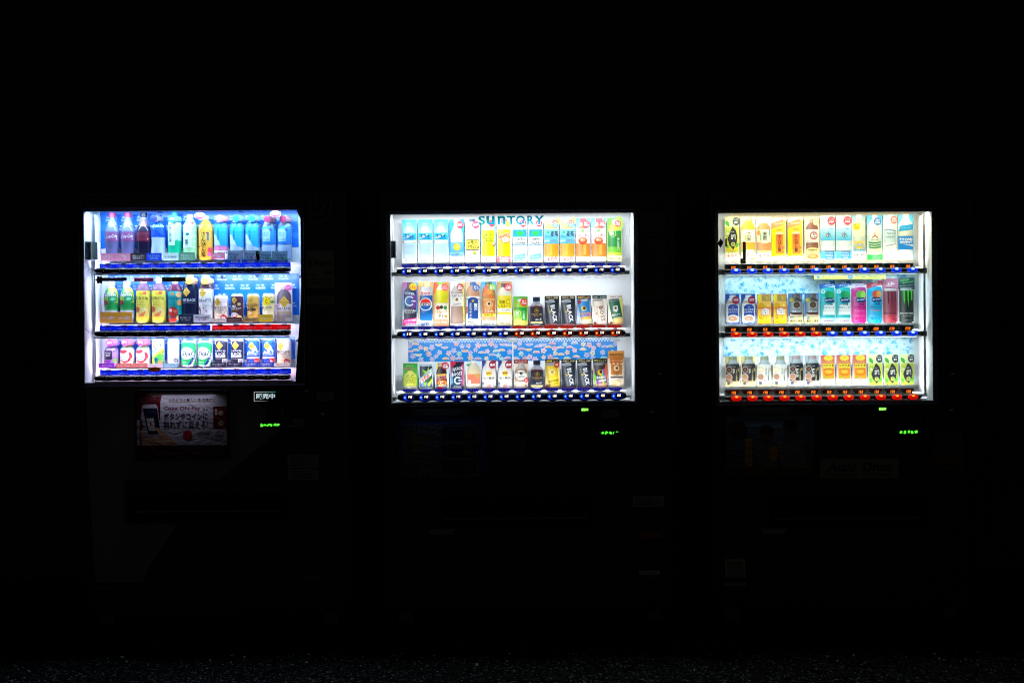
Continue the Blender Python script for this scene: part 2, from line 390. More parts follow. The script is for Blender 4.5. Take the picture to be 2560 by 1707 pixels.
def rail(m, x0, x1, zt, zb, y0, y1, n, phase, pitch, amp):
    """a long rounded bar with a wavy upper and lower edge; one swelling for each button"""
    g = MB(); N = max(2, int(abs(x1-x0)/.004)); zc = (zt+zb)/2; hh = (zt-zb)/2; r = hh*.9; S = 10; rows = []
    for i in range(N+1):
        x = x0+(x1-x0)*i/N; e = min(x-x0, x1-x); k = 1.0
        if e < r: k = .55+.45*math.sqrt(max(0, 1-((r-e)/r)**2))
        a = amp*(math.cos(2*PI*(x-phase)/pitch)-1)/2
        h = (hh+a)*k; row = []
        for j in range(S+1):
            t = -PI/2+PI*j/S
            row.append((x, y1-(y1-y0)*(max(0, math.cos(t))**.55), zc+h*math.sin(t)))
        row.append((x, y1+.004, zc+h)); row.insert(0, (x, y1+.004, zc-h)); rows.append(row)
    for i in range(N):
        for j in range(len(rows[0])-1):
            g.face([rows[i][j], rows[i+1][j], rows[i+1][j+1], rows[i][j+1]])
        g.face([rows[i][-1], rows[i+1][-1], rows[i+1][0], rows[i][0]])
    g.face(rows[0][::1]); g.face(rows[-1][::-1])
    return g.build('button_rail', M['black'], m.root, smooth=True)
SEG = {'0': 'abcdef', '1': 'bc', '2': 'abged', '3': 'abgcd', '4': 'fgbc', '5': 'afgcd', '6': 'afgcde', '7': 'abcf', '8': 'abcdefg', '9': 'abcfgd'}
def seg_digit(g, ch, x, z, w, h, y, t, col, mi=0, lean=.12):
    """one seven-segment digit"""
    def q(x0, z0, x1, z1):
        pts = [(x0, z0), (x1, z0), (x1, z1), (x0, z1)]
        g.face([(x+a+(b)*lean, y, z+b) for a, b in pts], col, mi)
    S = {'a': (0, h-t, w, h), 'd': (0, 0, w, t), 'g': (0, h/2-t/2, w, h/2+t/2), 'b': (w-t, h/2, w, h), 'c': (w-t, 0, w, h/2), 'f': (0, h/2, t, h), 'e': (0, 0, t, h/2)}
    for k in SEG[ch]: q(*S[k])
def dome(g, cx, cz, y, rx, rz, dep, col, mi=0, n=24, rings=4, cf=None):
    """a low elliptical dome bulging towards the viewer; cf(u, v) gives colour"""
    def pt(k, i):
        r = k/rings; a = 2*PI*i/n
        return (cx+rx*r*math.cos(a), y-dep*math.sqrt(max(0, 1-r*r)), cz+rz*r*math.sin(a)), (r*math.cos(a), r*math.sin(a))
    for k in range(rings):
        for i in range(n):
            q = [pt(k, i), pt(k+1, i), pt(k+1, i+1), pt(k, i+1)]
            if k == 0: q = q[:1]+q[1:3]
            g.face([p[0] for p in q], [cf(*p[1]) for p in q] if cf else (col or (.01, .01, .01)), mi)
def text3(g, s, cx, cz, w, h, y, col, mi=0, bold=.015, shear=0, rot=0, res=1, line=1.0):
    r = math.radians(rot); co, si = math.cos(r), math.sin(r)
    for q in glyphs(s, bold, shear, res, line):
        g.face([(cx+a*w*co-b*h*si, y, cz+a*w*si+b*h*co) for a, b in q], col, mi)
def placard(m, name, px0, py0, px1, py1, W=40, mat='paper', y=-.0012, th=.001, bgc='#ffffff', d=0, draw=None, rc=0):
    """a flat printed sheet or sticker on the machine; draw(art) adds its print"""
    x0, z1 = m.at(px0, py0, d); x1, z0 = m.at(px1, py1, d)
    g = MB(); c = lin(bgc)
    if rc: g.prism(ro(x0, x1, z0, z1, rc), y-th+d, y+d, c)
    else: g.box(x0, x1, y-th+d, y+d, z0, z1, c)
    if draw:
        a = Art(x1-x0, z1-z0); draw(a); emit_art(g, a, x1-x0, ((x0+x1)/2, y-th+d, z0), None, off=.00015, step=.00006)
    return g.build(name, M[mat], m.root)

ML = Mach(480, 203, 872, (209, 527, 755, 957), 'narrow vending machine at left with blue backdrops and a lit phone poster', M['dark_blue'])
MM = Mach(1282, 955, 1690, (975, 534, 1588, 1007), 'widest vending machine in the middle with fourteen drinks on each shelf', M['dark'])
MR = Mach(2065, 1778, 2432, (1795, 531, 2333, 1004), 'vending machine at right with oval red and blue buttons and an icy backdrop', M['dark'])
for m in (ML, MM, MR): cabinet(m)

BLUE = (.008, .07, 1.5); RED = (1.0, .02, .0)
# ---- middle machine
cols_t = [1017.2+39.98*i for i in range(14)]
MMprice = [['140', '140', '140', '140', '170', '170', '170', '170', '170', '150', '150', '170', '170', '160'],
           ['210', '180', '190', '190', '190', '180', '180', '150', '170', '130', '130', '130', '130', '130'],
           ['140', '140', '140', '170', '150', '150', '150', '160', '170', '130', '130', '130', '130', '130']]
RAILS_M = [(665.5, 688.5), (823, 845.5), (979.5, 1003)]
def crescent_button(m, r, cx, cz, price, hot):
    g = MB(); rx, rz = .0250, .0158; y = .003
    dome(g, cx, cz, y, rx, rz, .006, (.004, .004, .006), 0)
    # lit crescent along the left rim, brightest at its middle
    N = 16; base = RED if hot else BLUE
    for i in range(N):
        q = []; cc = []
        for t, k in ((i/N, 0), (i/N, 1), ((i+1)/N, 1), ((i+1)/N, 0)):
            a = PI*(.5+t)+.15*0
            a = math.radians(62+236*t)
            rin = 1-.95*math.sin(PI*t)**1.2*.74
            rr = .97 if k == 0 else rin
            u, v = rr*math.cos(a), rr*math.sin(a)
            q.append((cx+rx*u, y-.0012-.006*math.sqrt(max(0, 1-u*u-v*v)), cz+rz*v))
            b = max(0, 1-math.hypot((u+.62)/.45, (v+.05)/.95))
            e = .2+.8*b
            cc.append(mix(mul(base, e*1.1), (.35, .6, 1.4) if not hot else (1.6, .45, .05), b**3*.5))
        g.face(q[::-1] if False else q, cc, 1)
    for i in range(20):
        p, q = 2*PI*i/20, 2*PI*(i+1)/20; c = mul(base, .16)
        g.face([(cx+rx*k*math.cos(t), y-.0012-.006*math.sqrt(max(0, 1-k*k)), cz+rz*k*math.sin(t)) for k, t in ((.88, p), (.985, p), (.985, q), (.88, q))], c, 1)
    u, v = -.60, 0
    g.face([(cx+rx*(u+.13*math.cos(a)), y-.0082, cz+rz*(v+.17*math.sin(a))) for a in [2*PI*i/8 for i in range(8)]], (.6, 1.1, 2.2) if not hot else (2.2, 1.1, .2), 1)
    w, h, t = .0046, .0096, .0013; x = cx-.0035
    for ch in price:
        seg_digit(g, ch, x, cz-.0035+.001, w, h, y-.0078, t, (1.9, 1.75, 1.55), 1); x += .0066
    if hot:
        g.box(cx-.0045, cx-.0005, y-.0076, y-.0074, cz-.0092, cz-.007, (1.3, .08, .02), 1); g.box(cx+.001, cx+.0035, y-.0076, y-.0074, cz-.0092, cz-.0068, (1.3, .08, .02), 1)
    return g.build('selection_button', [M['button'], M['glow']], r, smooth=False)
def temp_tag(m, r, cx, cz, w, h, txt, col, name='temperature_label', d=.05):
    g = MB(); c = lin(col); x0, x1, z0, z1 = cx-w/2, cx+w/2, cz-h/2, cz+h/2
    k = w*.06
    pts = [(x0+2.2*k, z0), (x1-2.2*k, z0), (x1-.6*k, z0+h*.35), (x1, z1), (x0, z1), (x0+.6*k, z0+h*.35)]
    if txt.startswith('あ'): pts = ro(x0, x1, z0, z1, h*.45)
    g.prism(pts, d-.001, d, c)
    text3(g, txt, cx, cz, w*.82, h*.56, d-.0014, (1, 1, 1), 0, .03)
    return g.build(name, M['tagfilm'], r)
for k, (yt, yb) in enumerate(RAILS_M):
    m = MM; yc = (yt+yb)/2; sh = (0, 1.2, 3.2)[k]
    zt, zb = m.Z(yt-.8), m.Z(yb+.8); x0, x1 = m.X(991+sh, yc), m.X(1563+sh, yc); ph = m.X(1017.5+sh, yc)
    pitch = K*40.1
    r = rail(m, x0, x1, zt, zb, .004, .027, 14, ph, pitch, -.0045 if False else .006)
    g = MB()
    zk0, zk1 = m.Z(yb-2), m.Z(yb-11)
    g.box(m.wx0+.005, x0+.01, .03, .05, zk0, zk1); g.box(x1-.01, x1+.022, .03, .05, zk0, zk1)
    g.build('rail_bracket', M['bracket'], r)
    for i in range(14):
        crescent_button(m, r, ph+i*pitch+.001, m.Z(yc), MMprice[k][i], k == 1 and i >= 7)
        hot = k == 1 and i >= 7
        ty = (661, 818.3, 975.8)[k]
        temp_tag(m, r, ph+i*pitch*.998, m.Z(ty), .0583, .0128, 'あたたかい' if hot else 'つめたい', '#ff5a28' if hot else '#2834d0')
# ---- right machine
MRprice = [['150']*6+['130', '130', '130', '160', '160', '180'], ['150']*6+['200']*4+['230']*2, ['170']*6+['150']*6]
RAILS_R = [(668.5, 684), (827, 842.5), (986, 1001)]
def oval_button(m, r, cx, cz, hot):
    g = MB(); rx, rz = .0228, .0121; y = .004
    dome(g, cx, cz, y+.002, rx*1.05, rz*1.08, .001, (.1, .1, .1), 0)
    def cf(u, v):
        h = math.hypot(u/.42, (v-.42)/.55); b = max(0, 1-h); low = max(0, 1-math.hypot(u/.75, (v+.35)/.45))
        rim = math.hypot(u, v)
        if hot: c = mix((.70, .004, .001), (.16, .002, .001), min(1, low*1.2)); return mix(c, (2.2, .85, .06), min(1, b*b*1.5)) if rim < .98 else (.70, .008, .004)
        c = mix((.004, .035, .85), (.0, .008, .32), min(1, low*1.2)); return mix(c, (1.0, 1.7, 3.0), min(1, b*1.3)) if rim < .98 else (.02, .08, 1.0)
    dome(g, cx, cz, y, rx, rz, .007, None, 1, 28, 7, cf)
    return g.build('selection_button', [M['metal'], M['glow']], r, smooth=True)
for k, (yt, yb) in enumerate(RAILS_R):
    m = MR; yc = (yt+yb)/2; sh = (0, .3, 1.2)[k]
    zt, zb = m.Z(yt), m.Z(yb); x0, x1 = m.X(1813+sh, yc), m.X(2304.5+sh, yc); ph = m.X(1840.3+sh, yc); pitch = K*40.17
    r = rail(m, x0, x1, zt, zb, .004, .027, 12, ph, pitch, .003)
    g = MB(); g.box(m.wx0+.005, x0+.01, .03, .05, zb+.0008, zt-.004); g.box(x1-.01, m.X(2324+sh, yc), .03, .05, zb+.0008, zt-.004); g.box(x0, x1, .05, .056, zb-.003, zb+.004)
    g.build('rail_bracket', M['bracket'], r)
    yd = (663.5, 820.3, 979.5)[k]; zd = m.Z(yd)
    g = MB(); g.box(m.X(1818, yc), m.X(2294, yc), .056, .058, m.Z(yt+3), m.Z(yd-6.5), (.22, .22, .16)); g.build('price_strip', M['paper'], r)
    for i in range(12):
        hot = k == 2 or (k == 1 and i < 6)
        cx = ph+i*pitch
        oval_button(m, r, cx, m.Z(yc), hot)
        g = MB(); bx = cx-K*3.5
        c = (.16, .012, .02) if hot else (.015, .05, .085)
        g.box(bx-.0285, bx+.0285, .0535, .056, m.Z(yd-6.3), m.Z(yd+.5), c)
        text3(g, 'あたたか〜い' if hot else 'つめた〜い', bx, m.Z(yd-3.4), .046, .006, .0532, (.16, .16, .16), 0, .01)
        g.box(bx-.021, bx+.019, .053, .0555, m.Z(yd-2), m.Z(yd+5.8), (.008, .006, .006))
        text3(g, '¥', bx-.0145, zd-.0035, .005, .007, .0526, (.08, .08, .08), 0, .01)
        x = bx-.0075
        for ch in MRprice[k][i]:
            seg_digit(g, ch, x, zd-.0085, .0048, .0108, .0525, .0014, (2.4, .42, .03), 1); x += .0078
        g.build('price_display', [M['paper'], M['glow']], r)
# ---- left machine
RAILS_L = [(666.5, 682), (824, 841), (936, 951.5)]
LP = [['180']*4+['170']*3+['180']+['130']*4, ['170']*5+['180', '170']+['140']*4+['170'], ['180', '140', '140', '140', '210']+['140']*7]
for k, (yt, yb) in enumerate(RAILS_L):
    m = ML; yc = (yt+yb)/2; zt, zb = m.Z(yt), m.Z(yb); x0, x1 = m.X(234.5, yc), m.X(724, yc)
    c0 = (260, 262, 263)[k]; c1 = (702, 703, 704)[k]; ph = m.X(c0, yc); pitch = (m.X(c1, yc)-ph)/11
    r = rail(m, x0, x1, zt, zb, .004, .027, 12, ph, pitch, .0025)
    g = MB(); g.box(x0+.002, x1-.002, .004, .018, zb-.006, zb-.001, (.25, .25, .3)); g.build('rail_lip', M['metal'], r)
    for i in range(12):
        g = MB(); cx = ph+i*pitch; cz = m.Z(yc)
        dome(g, cx, cz-.001, .0065, .0195, .0105, .006, None, 0, 20, 4)
        o = g.build('selection_button', M['button'], r, smooth=True)
        g = MB(); b = (.5, .45, .42)
        for dx in ((-.003,) if i < 6 else (-.010, .004)):
            dome(g, cx+dx+.0065*(k > 0), cz-.0015, .0005, .00115, .00115, .0005, mul(b, 1.0 if dx > -.008 else .45), 0, 8, 1)
        g.build('indicator_lamp', M['glow'], r)
    # temperature strip behind the rail
    ys = (655.5, 811.5, 923.5)[k]; ye = yt+1
    for a, b_, c, t in (((0, 12, '#1a5cff', 'つめた〜い'),) if k != 1 else ((0, 7, '#1a5cff', 'つめた〜い'), (7, 12, '#ff2840', 'あったか〜い'))):
        pit = 39.95; xs = 249.5+(.6*k)
        xa, xb = m.X(xs+a*pit*.995+(2 if a else 0), ys, .056), m.X(xs+b_*pit*.995-(2 if b_ == 7 else 0), ys, .056)
        g = MB(); g.box(xa, xb, .054, .057, m.Z(ye), m.Z(ys), lin(c))
        for i in range(a, b_):
            tx = m.X(xs+16.5+i*pit, ys, .056)
            text3(g, t, tx, m.Z(ys+8.6, .05), .047, .0098, .0535, (1, 1, 1), 0, .04)
            if not (k == 0 and i >= 8):
                g.box(tx-.004, tx+.020, .0532, .0539, m.Z(ys+3.6), m.Z(ys-.8), (.25, .25, .32)); text3(g, '¥'+LP[k][i], tx+.008, m.Z(ys+1.2), .020, .0062, .0528, (.02, .02, .03), 0, .03)
        g.build('temperature_strip', M['tagfilm'], r)
    # white shelf edge and a clear gutter going on to the right wall
    g = MB(); zz = m.Z(ys-1.2); g.box(m.X(250, ys, .05), m.X(748, ys), .076, .145, zz-.003, zz, (.8, .8, .82)); g.build('shelf', M['liner'], m.root)
for k, m, ys in ((0, MM, 664), (1, MM, 821.5), (2, MM, 978.5), (0, MR, 667), (1, MR, 825), (2, MR, 984)):
    g = MB(); zz = m.Z(ys); a = (991, 1565) if m is MM else (1815, 2306)
    g.box(m.X(a[0], ys, .05), m.X(a[1], ys, .05), .078, .145, zz-.003, zz); g.build('shelf', M['liner'], m.root)
# ---- LED bars
PW = .30
def leds(m, spec):
    PW = {id(ML): .72, id(MM): .33, id(MR): .32}[id(m)]
    for (px0, px1, py, y, p, col, n) in spec:
        x0, x1 = m.X(px0, py, y), m.X(px1, py, y); z = m.Z(py, 0)
        dz = .004 if n[2] > 0 else -.004
        g = MB(); g.box(x0, x1, y-.006, y+.006, z-dz*.2-.002, z-dz*.2+.002, (.4, .4, .4)); hs = g.build('led_strip', M['liner'], m.root)
        light('led_lamp', x0, x1, y, z+dz, .014, p*PW, col, n, hs)
leds(ML, [(225, 745, 521, .027, 7, (.48, .76, 1), (0, .35, -1)), (240, 720, 671, .066, 5.0, (.60, .62, 1), (0, .5, 1)), (240, 720, 681, .032, 4.6, (.56, .74, 1), (0, .7, -1)),
          (240, 720, 828, .066, 3.4, (.72, .66, 1), (0, .5, 1)), (240, 720, 840, .032, 4.0, (.68, .74, 1), (0, .7, -1)), (240, 720, 940, .066, 3.2, (1, .66, .92), (0, .5, 1)), (240, 736, 953, .02, 1, (1, .62, .8), (0, .6, .5))])
leds(MM, [(990, 1575, 528, .036, 9.5, (.90, .97, 1), (0, .35, -1)), (995, 1560, 673, .066, 6, (.90, .96, 1), (0, .5, 1)), (995, 1560, 687, .032, 4.5, (.90, .96, 1), (0, .7, -1)),
          (995, 1560, 831, .066, 6, (.90, .96, 1), (0, .5, 1)), (995, 1560, 844, .032, 4, (.90, .96, 1), (0, .7, -1)), (995, 1560, 988, .066, 6, (.90, .96, 1), (0, .5, 1)), (990, 1575, 1004, .03, 1, (.90, .96, 1), (0, .6, .4))])
leds(MR, [(1812, 2318, 525, .036, 5.8, (1, 1, .74), (0, .35, -1)), (1815, 2300, 673, .066, 6, (.98, 1, .88), (0, .5, 1)), (1815, 2300, 683, .032, 4, (.66, .94, 1), (0, .7, -1)),
          (1815, 2300, 832, .066, 5, (.86, .98, 1), (0, .5, 1)), (1815, 2300, 841, .032, 5.6, (.82, .98, 1), (0, .7, -1)), (1815, 2300, 991, .066, 6, (.96, 1, .97), (0, .5, 1)), (1812, 2318, 1001, .03, 1, (.9, .95, 1), (0, .6, .4))])
# ------------------------------------------------------------------ printed artwork of the drink cards (u: -.5...5 across, v: 0..1 up)
CLR = '#dfeaf0'
def A_(W, H): return Art(W, H)
def disc(a, cx, cv, r, c, t1, t2=None, tc='#fff'):
    a.E(cx, cv, r, c)
    if t2: a.T(t1, cx, cv+.30*r/a.A, 1.15*r, .42*r, tc, 0, .02); a.T(t2, cx, cv-.28*r/a.A, 1.4*r, .62*r, tc, 0, .03)
    else: a.T(t1, cx, cv, 1.5*r, .7*r, tc, 0, .03)
def c_water(a):
    a.R(-.5, 0, .5, .35, '#ffffff', '#d8effa'); a.R(-.5, .35, .5, 1, '#c5e8f8', '#19a9e6')
    a.B('square', 0, .10, .93, .86, [(.36, '#c4e2ee'), (.66, '#c8e6f2'), (.9, '#b9dcea'), (1, '#7cc4e6')], .86)
    a.R(-.46, .53, .46, .69, '#1d9fdc', '#2fb3e6'); a.leaf(-.1, .61, .8, .16, '#bfe6f6', 25); a.T('天然水', 0, .605, .66, .36, '#0c2238')
    a.R(-.44, .475, .46, .51, '#e9efe9'); a.E(-.42, .49, .05, '#d04050'); a.E(.36, .49, .05, '#e6d33c')
    for v in (.40, .34, .28, .22): a.R(-.30, v, .30, v+.012, '#a9d4e6')
    a.T('清冷', -.12, .045, .46, .2, '#8d9aa2')
def c_sparkling(a):
    a.R(-.5, 0, .5, .16, '#fff'); a.R(-.5, .16, .5, 1, '#35b4ea', '#0f93d8')
    for x, v in ((-.42, .8), (.4, .6), (-.38, .55), (.42, .75), (.36, .48), (-.44, .66)): a.E(x, v, .03, '#8fd8f6')
    a.B('cola', 0, .10, 1, .86, [(.42, '#dfe6ea'), (.9, '#d5dadd'), (1, '#e8ebee')], .84)
    a.R(-.42, .14, .44, .47, '#3f9fd0', '#78bcd8'); a.E(0, .36, .24, '#f4c81e'); a.E(.03, .37, .12, '#fbe27a')
    a.T('SPARKLING', .0, .19, .90, .26, '#ffffff', 0, .03); a.T('SPARKLING', 0, .188, .86, .2, '#1b6fae')
    disc(a, .22, .87, .24, '#e0404c', '炭酸'); a.T('レモスパ', 0, .06, .6, .17, '#1d3550', 12)
def c_squash(a):
    a.R(-.5, 0, .5, 1, '#ffffff', '#bfe2f2'); a.B('round', 0, .10, 1, .88, [(.5, '#e6ebee'), (.93, '#dfe3e6'), (1, '#14305e')], .88)
    a.R(-.45, .29, .46, .53, '#f4e15a'); a.R(-.45, .285, .46, .30, '#203'); a.R(-.45, .52, .46, .53, '#222')
    a.T('レモン', .0, .47, .62, .26, '#1a1a1a', 0, .02); a.T('スカッシュ', .04, .36, .76, .26, '#1a1a1a', 0, .02)
    a.R(-.45, .14, .46, .28, '#f3f4ee'); a.E(.12, .22, .13, '#f0d13a'); a.leaf(.14, .2, .2, .12, '#55a33c', 20)
    disc(a, .22, .87, .26, '#e4506a', '丸搾り'); a.T('スカッと!', 0, .06, .80, .2, '#f2842c', 0, .03)
def c_cclemon(a):
    a.R(-.5, 0, .5, .14, '#fff'); a.R(-.5, .14, .5, 1, '#c8ecfa', '#55c4ee'); a.E(-.36, .9, .14, '#f6d92c')
    a.B('waist', 0, .14, 1, .88, [(.70, '#ffe400'), (.9, '#f2eecb'), (1, '#f4c41a')], .93)
    a.T('C.C.', 0, .59, .62, .36, '#1c8a34', 0, .02); a.T('Lemon', 0, .505, .60, .17, '#2b8a36', 0, .015); a.E(.36, .42, .13, '#a2501e'); a.E(.33, .43, .09, '#ffe9a0')
    disc(a, .24, .90, .24, '#d8303c', 'C'); a.T('ビタミンC', 0, .085, .82, .15, '#333'); a.T('たっぷり!!!', 0, .02, .78, .10, '#555')
def c_deka(a):
    a.R(-.5, 0, .5, 1, '#fff', '#fde9c2'); a.B('waist', 0, .13, 1, .88, [(.52, '#ffdf00'), (.72, '#ffb41e'), (.88, '#f3ece2'), (1, '#ee5a5a')], .93)
    a.E(.1, .52, .32, '#e4571c', .24); a.E(.1, .52, .27, '#fff3d8', .19); a.ring(.12, .52, .13, .04, '#9a8a3a', 18, 40, 320)
    a.T('DEKAVITA', -.02, .61, .86, .27, '#fff', 17, .04); a.T('DEKAVITA', -.02, .61, .82, .22, '#e23c30', 17, .02)
    a.E(.26, .89, .2, '#f5b84a'); a.R(-.5, 0, .44, .135, '#f37a7c'); a.T('でっかい', 0, .095, .72, .16, '#fff', 0, .03); a.T('満足', 0, .03, .6, .14, '#fff', 0, .03)
def c_dakara(a):
    a.R(-.5, 0, .5, 1, '#fff', '#d2ecf8'); a.B('square', 0, .10, 1, .94, [(.9, '#e6edf1'), (1, '#f4f6f8')], .92)
    a.R(-.46, .58, .46, .75, '#2aa7e6', '#1b86cc'); a.heart(0, .66, .25, '#2fb24a'); a.R(-.46, .40, .46, .575, '#f2f4f2')
    a.T('GREEN', 0, .53, .62, .19, '#222'); a.T('DA·KA·RA', 0, .445, .68, .17, '#222')
    disc(a, .22, .89, .24, '#dc2c48', 'たっぷり', '600'); a.R(-.46, .395, .46, .405, '#2aa7e6')
    a.G([(-.38, .02), (.36, .05), (.36, .19), (-.38, .15)], '#59b7e6'); a.T('7種の素材の', 0, .125, .64, .1, '#e8f7ff', 4, .02); a.T('水分補給', 0, .065, .64, .1, '#fff', 4, .03)
def c_mugi(a):
    a.R(-.5, 0, .5, .16, '#fff'); a.R(-.5, .16, .5, 1, '#f2d9b2', '#8ccbe6'); a.E(-.34, .9, .18, '#f0c88a', .3); a.E(.42, .95, .16, '#f0b060', .25)
    a.B('square', 0, .10, .98, .96, [(.02, '#f2e4cc'), (.70, '#f0a226'), (.9, '#e8a25a'), (1, '#ecc8a0')], .82); a.R(-.1, .16, .02, .4, '#f6bb4a')
    a.R(-.48, .42, .48, .76, '#4aaedc', '#7cc8e8'); a.heart(-.22, .68, .09, '#27a046'); a.T('麦茶', .2, .645, .52, .42, '#1d1a18', 0, .02); a.T('やさしい', -.26, .585, .38, .14, '#1d1a18')
    a.T('600', -.30, .485, .34, .2, '#e8f6ff', 0, .02); a.T('ミネラル入り', .18, .495, .44, .11, '#c23040', 4)
    a.E(.24, .88, .24, '#4fb4e4'); a.G([(.24+.24*math.cos(t), .88+.24*math.sin(t)/a.A) for t in [math.pi*i/12 for i in range(13)]], '#e2503c'); a.T('ミネラル', .24, .91, .34, .1, '#fff', 0, .02); a.T('ゼロ', .24, .845, .22, .1, '#fff', 0, .02)
    a.T('600', .04, .065, .66, .30, '#e0434c', 0, .01)
def c_rooibos(a):
    a.R(-.5, 0, .5, .16, '#fff'); a.R(-.5, .16, .5, 1, '#f5cdb8', '#58b8e0'); a.R(-.2, .87, .24, 1, '#dc5560')
    a.B('square', 0, .10, .90, .96, [(.02, '#f6e6d2'), (.72, '#ec8a2a'), (.9, '#d8714a'), (1, '#e8a088')], .82); a.R(.02, .16, .2, .4, '#f6b04e')
    a.R(-.48, .42, .48, .76, '#f8dcd6', '#f2e6e2'); a.heart(-.02, .71, .12, '#56b23a'); a.T('ルイボス', .08, .605, .74, .2, '#8d2f2a', 0, .015); a.T('やさしい', -.36, .605, .2, .08, '#8d2f2a')
    a.E(-.02, .48, .30, '#c8502c', .24); a.E(-.02, .5, .2, '#f0a070', .13); a.E(-.1, .51, .07, '#fbd9c0', .09)
    disc(a, .22, .87, .25, '#e24650', 'カフェイン', 'ゼロ!'); a.T('ルイボスティー', 0, .085, .80, .12, '#e2957c'); a.ring(0, .02, .12, .03, '#f0a070', 18, 0, 180)
def c_iemon(a):
    a.R(-.5, 0, .5, 1, '#d9e86a', '#4fae2a'); a.E(.3, .88, .3, '#9cd04c', .5); a.B('pet', 0, .12, .96, .9, [(.1, '#d8e83c'), (.26, '#79c832'), (.70, '#1d9440'), (.9, '#c3d64a'), (1, '#eef0e6')], .84)
    a.ring(-.18, .645, .27, .035, '#c9dc8c', 24, -100, 160); a.T('茶', -.20, .65, .34, .36, '#eef2c8', 0, .01); a.V('伊右衛門', .24, .40, .16, .84, '#eef4e0', .01); a.E(.22, .59, .04, '#e2603c')
    disc(a, .22, .87, .23, '#e0403c', '濃く', 'やわらか'); a.R(-.44, 0, .46, .14, '#f3e9b8'); a.T('最高の一杯', 0, .06, .72, .13, '#8a8250')
# --- middle row
def c_zone(a):
    a.R(-.5, 0, .5, 1, '#f0f4fa', '#2cb0e0'); a.R(-.5, .4, -.1, 1, '#7cc6e6', '#c86ab0'); a.R(.25, .3, .5, .9, '#5aa6da', '#7a5ab4')
    a.B('waist', .02, .12, 1.0, .84, [(.38, '#2c3348'), (.5, '#1b6bb0'), (.64, '#1560a8'), (.8, '#1d3f72'), (1, '#16223c')], .6)
    a.G([(.05, .4), (.42, .42), (.42, .72), (.1, .7)], '#6f3c92'); a.ring(-.02, .575, .33, .085, '#eef6ff', 24, 40, 320); a.R(.1, .56, .38, .59, '#eef6ff')
    a.T('HYPER', 0, .745, .66, .15, '#e6ecf2', -8, .02); a.T('ZONe', 0, .365, .80, .15, '#f2f2f4', 0, .03, 0); a.T('ENERGY', 0, .315, .66, .10, '#d8d8dc', 0, .01)
    a.E(.22, .90, .25, '#f6c41e'); a.T('150', .2, .885, .36, .22, '#c8401e', 0, .03, .2)
    a.G([(-.46, .02), (.42, .06), (.42, .20), (-.46, .16)], '#ea3f94'); a.T('ぶっ飛び最強', 0, .135, .80, .12, '#fff', 5, .02); a.T('エナジー', 0, .065, .6, .12, '#fff', 5, .02)
def c_pepsi(a):
    a.R(-.5, 0, .5, .15, '#fff'); a.R(-.5, .15, .5, 1, '#f2d8b4', '#e8a24a'); a.E(-.3, .97, .16, '#f6d27c'); a.E(.1, .96, .2, '#fae2a4')
    a.B('can', .03, .13, .90, .84, [(.74, '#1667b2'), (.9, '#e8e4e6'), (1, '#cfd0d4')], .66); a.R(-.34, .13, .42, .3, '#2b8ad8', '#1667b2')
    a.T('たっぷり', .14, .835, .44, .11, '#fff', 4, .05); a.T('たっぷり', .14, .835, .42, .09, '#1c3c78', 4, .02); a.T('500', 0, .745, .62, .22, '#c8262c', 0, .03)
    a.E(0, .50, .42, '#fff'); c = '#d9342c'
    a.G([(.37*math.cos(t), .50+.37*math.sin(t)/a.A) for t in [math.radians(14+152*i/14) for i in range(15)]], c)
    a.G([(.37*math.cos(t), .50+.37*math.sin(t)/a.A) for t in [math.radians(194+152*i/14) for i in range(15)]], '#1c5cae')
    a.T('PEPSI', 0, .50, .72, .15, '#14161c', 0, .03); a.T('爽快!', 0, .055, .62, .18, '#1a6fc8', 12, .03)
def c_fruit(a):
    a.R(-.5, 0, .5, 1, '#fde0a8', '#f6902a'); a.R(-.5, .75, -.2, 1, '#ee6a2a'); a.R(-.3, .95, .2, 1, '#9fcc3a')
    a.B('round', 0, .12, 1, .86, [(.46, '#f3ead8'), (.80, '#e2dc22'), (.93, '#f2ece0'), (1, '#9ccc3a')], .88)
    a.R(-.40, .18, .42, .47, '#fbf3dc'); a.E(-.24, .42, .14, '#b83a2a'); a.E(.26, .42, .13, '#3c8a3a'); a.E(0, .43, .12, '#3a3634'); a.T('フルーツ', 0, .325, .74, .22, '#e0602a', 8, .02); a.T('オレ', 0, .235, .46, .2, '#2a2624', 0, .02); a.E(.3, .22, .09, '#f09a2a')
    disc(a, .24, .88, .24, '#dd3c34', 'ゴクゴク', 'おいしい'); a.R(-.4, 0, .46, .15, '#f8a884'); a.T('チルド気分', 0, .09, .7, .14, '#fff', 0, .02)
def c_latte(a):
    a.R(-.5, 0, .5, 1, '#fff', '#e2e2e2'); a.R(.36, .1, .5, 1, '#f2e25a'); a.B('waist', -.02, .06, 1, .9, [(.42, '#b49382'), (.70, '#f1eee8'), (.74, '#9d7a68'), (.9, '#b7afa8'), (1, '#dcdcdc')], .8)
    a.R(-.45, .455, .42, .735, '#efece6'); a.T('CRAFT BOSS', -.01, .69, .88, .17, '#1f1a18', 0, .02); a.ring(-.01, .56, .36, .02, '#2a2420', 20, 20, 160); a.E(-.02, .60, .12, '#b79a44'); a.E(-.02, .61, .06, '#2a2420'); a.T('Latte', 0, .505, .56, .14, '#4c3a30', 6, 0, .3)
    disc(a, .22, .885, .24, '#a52838', '更に', '進化!'); a.T('コクと香り', .06, .06, .6, .1, '#e8a0a0')
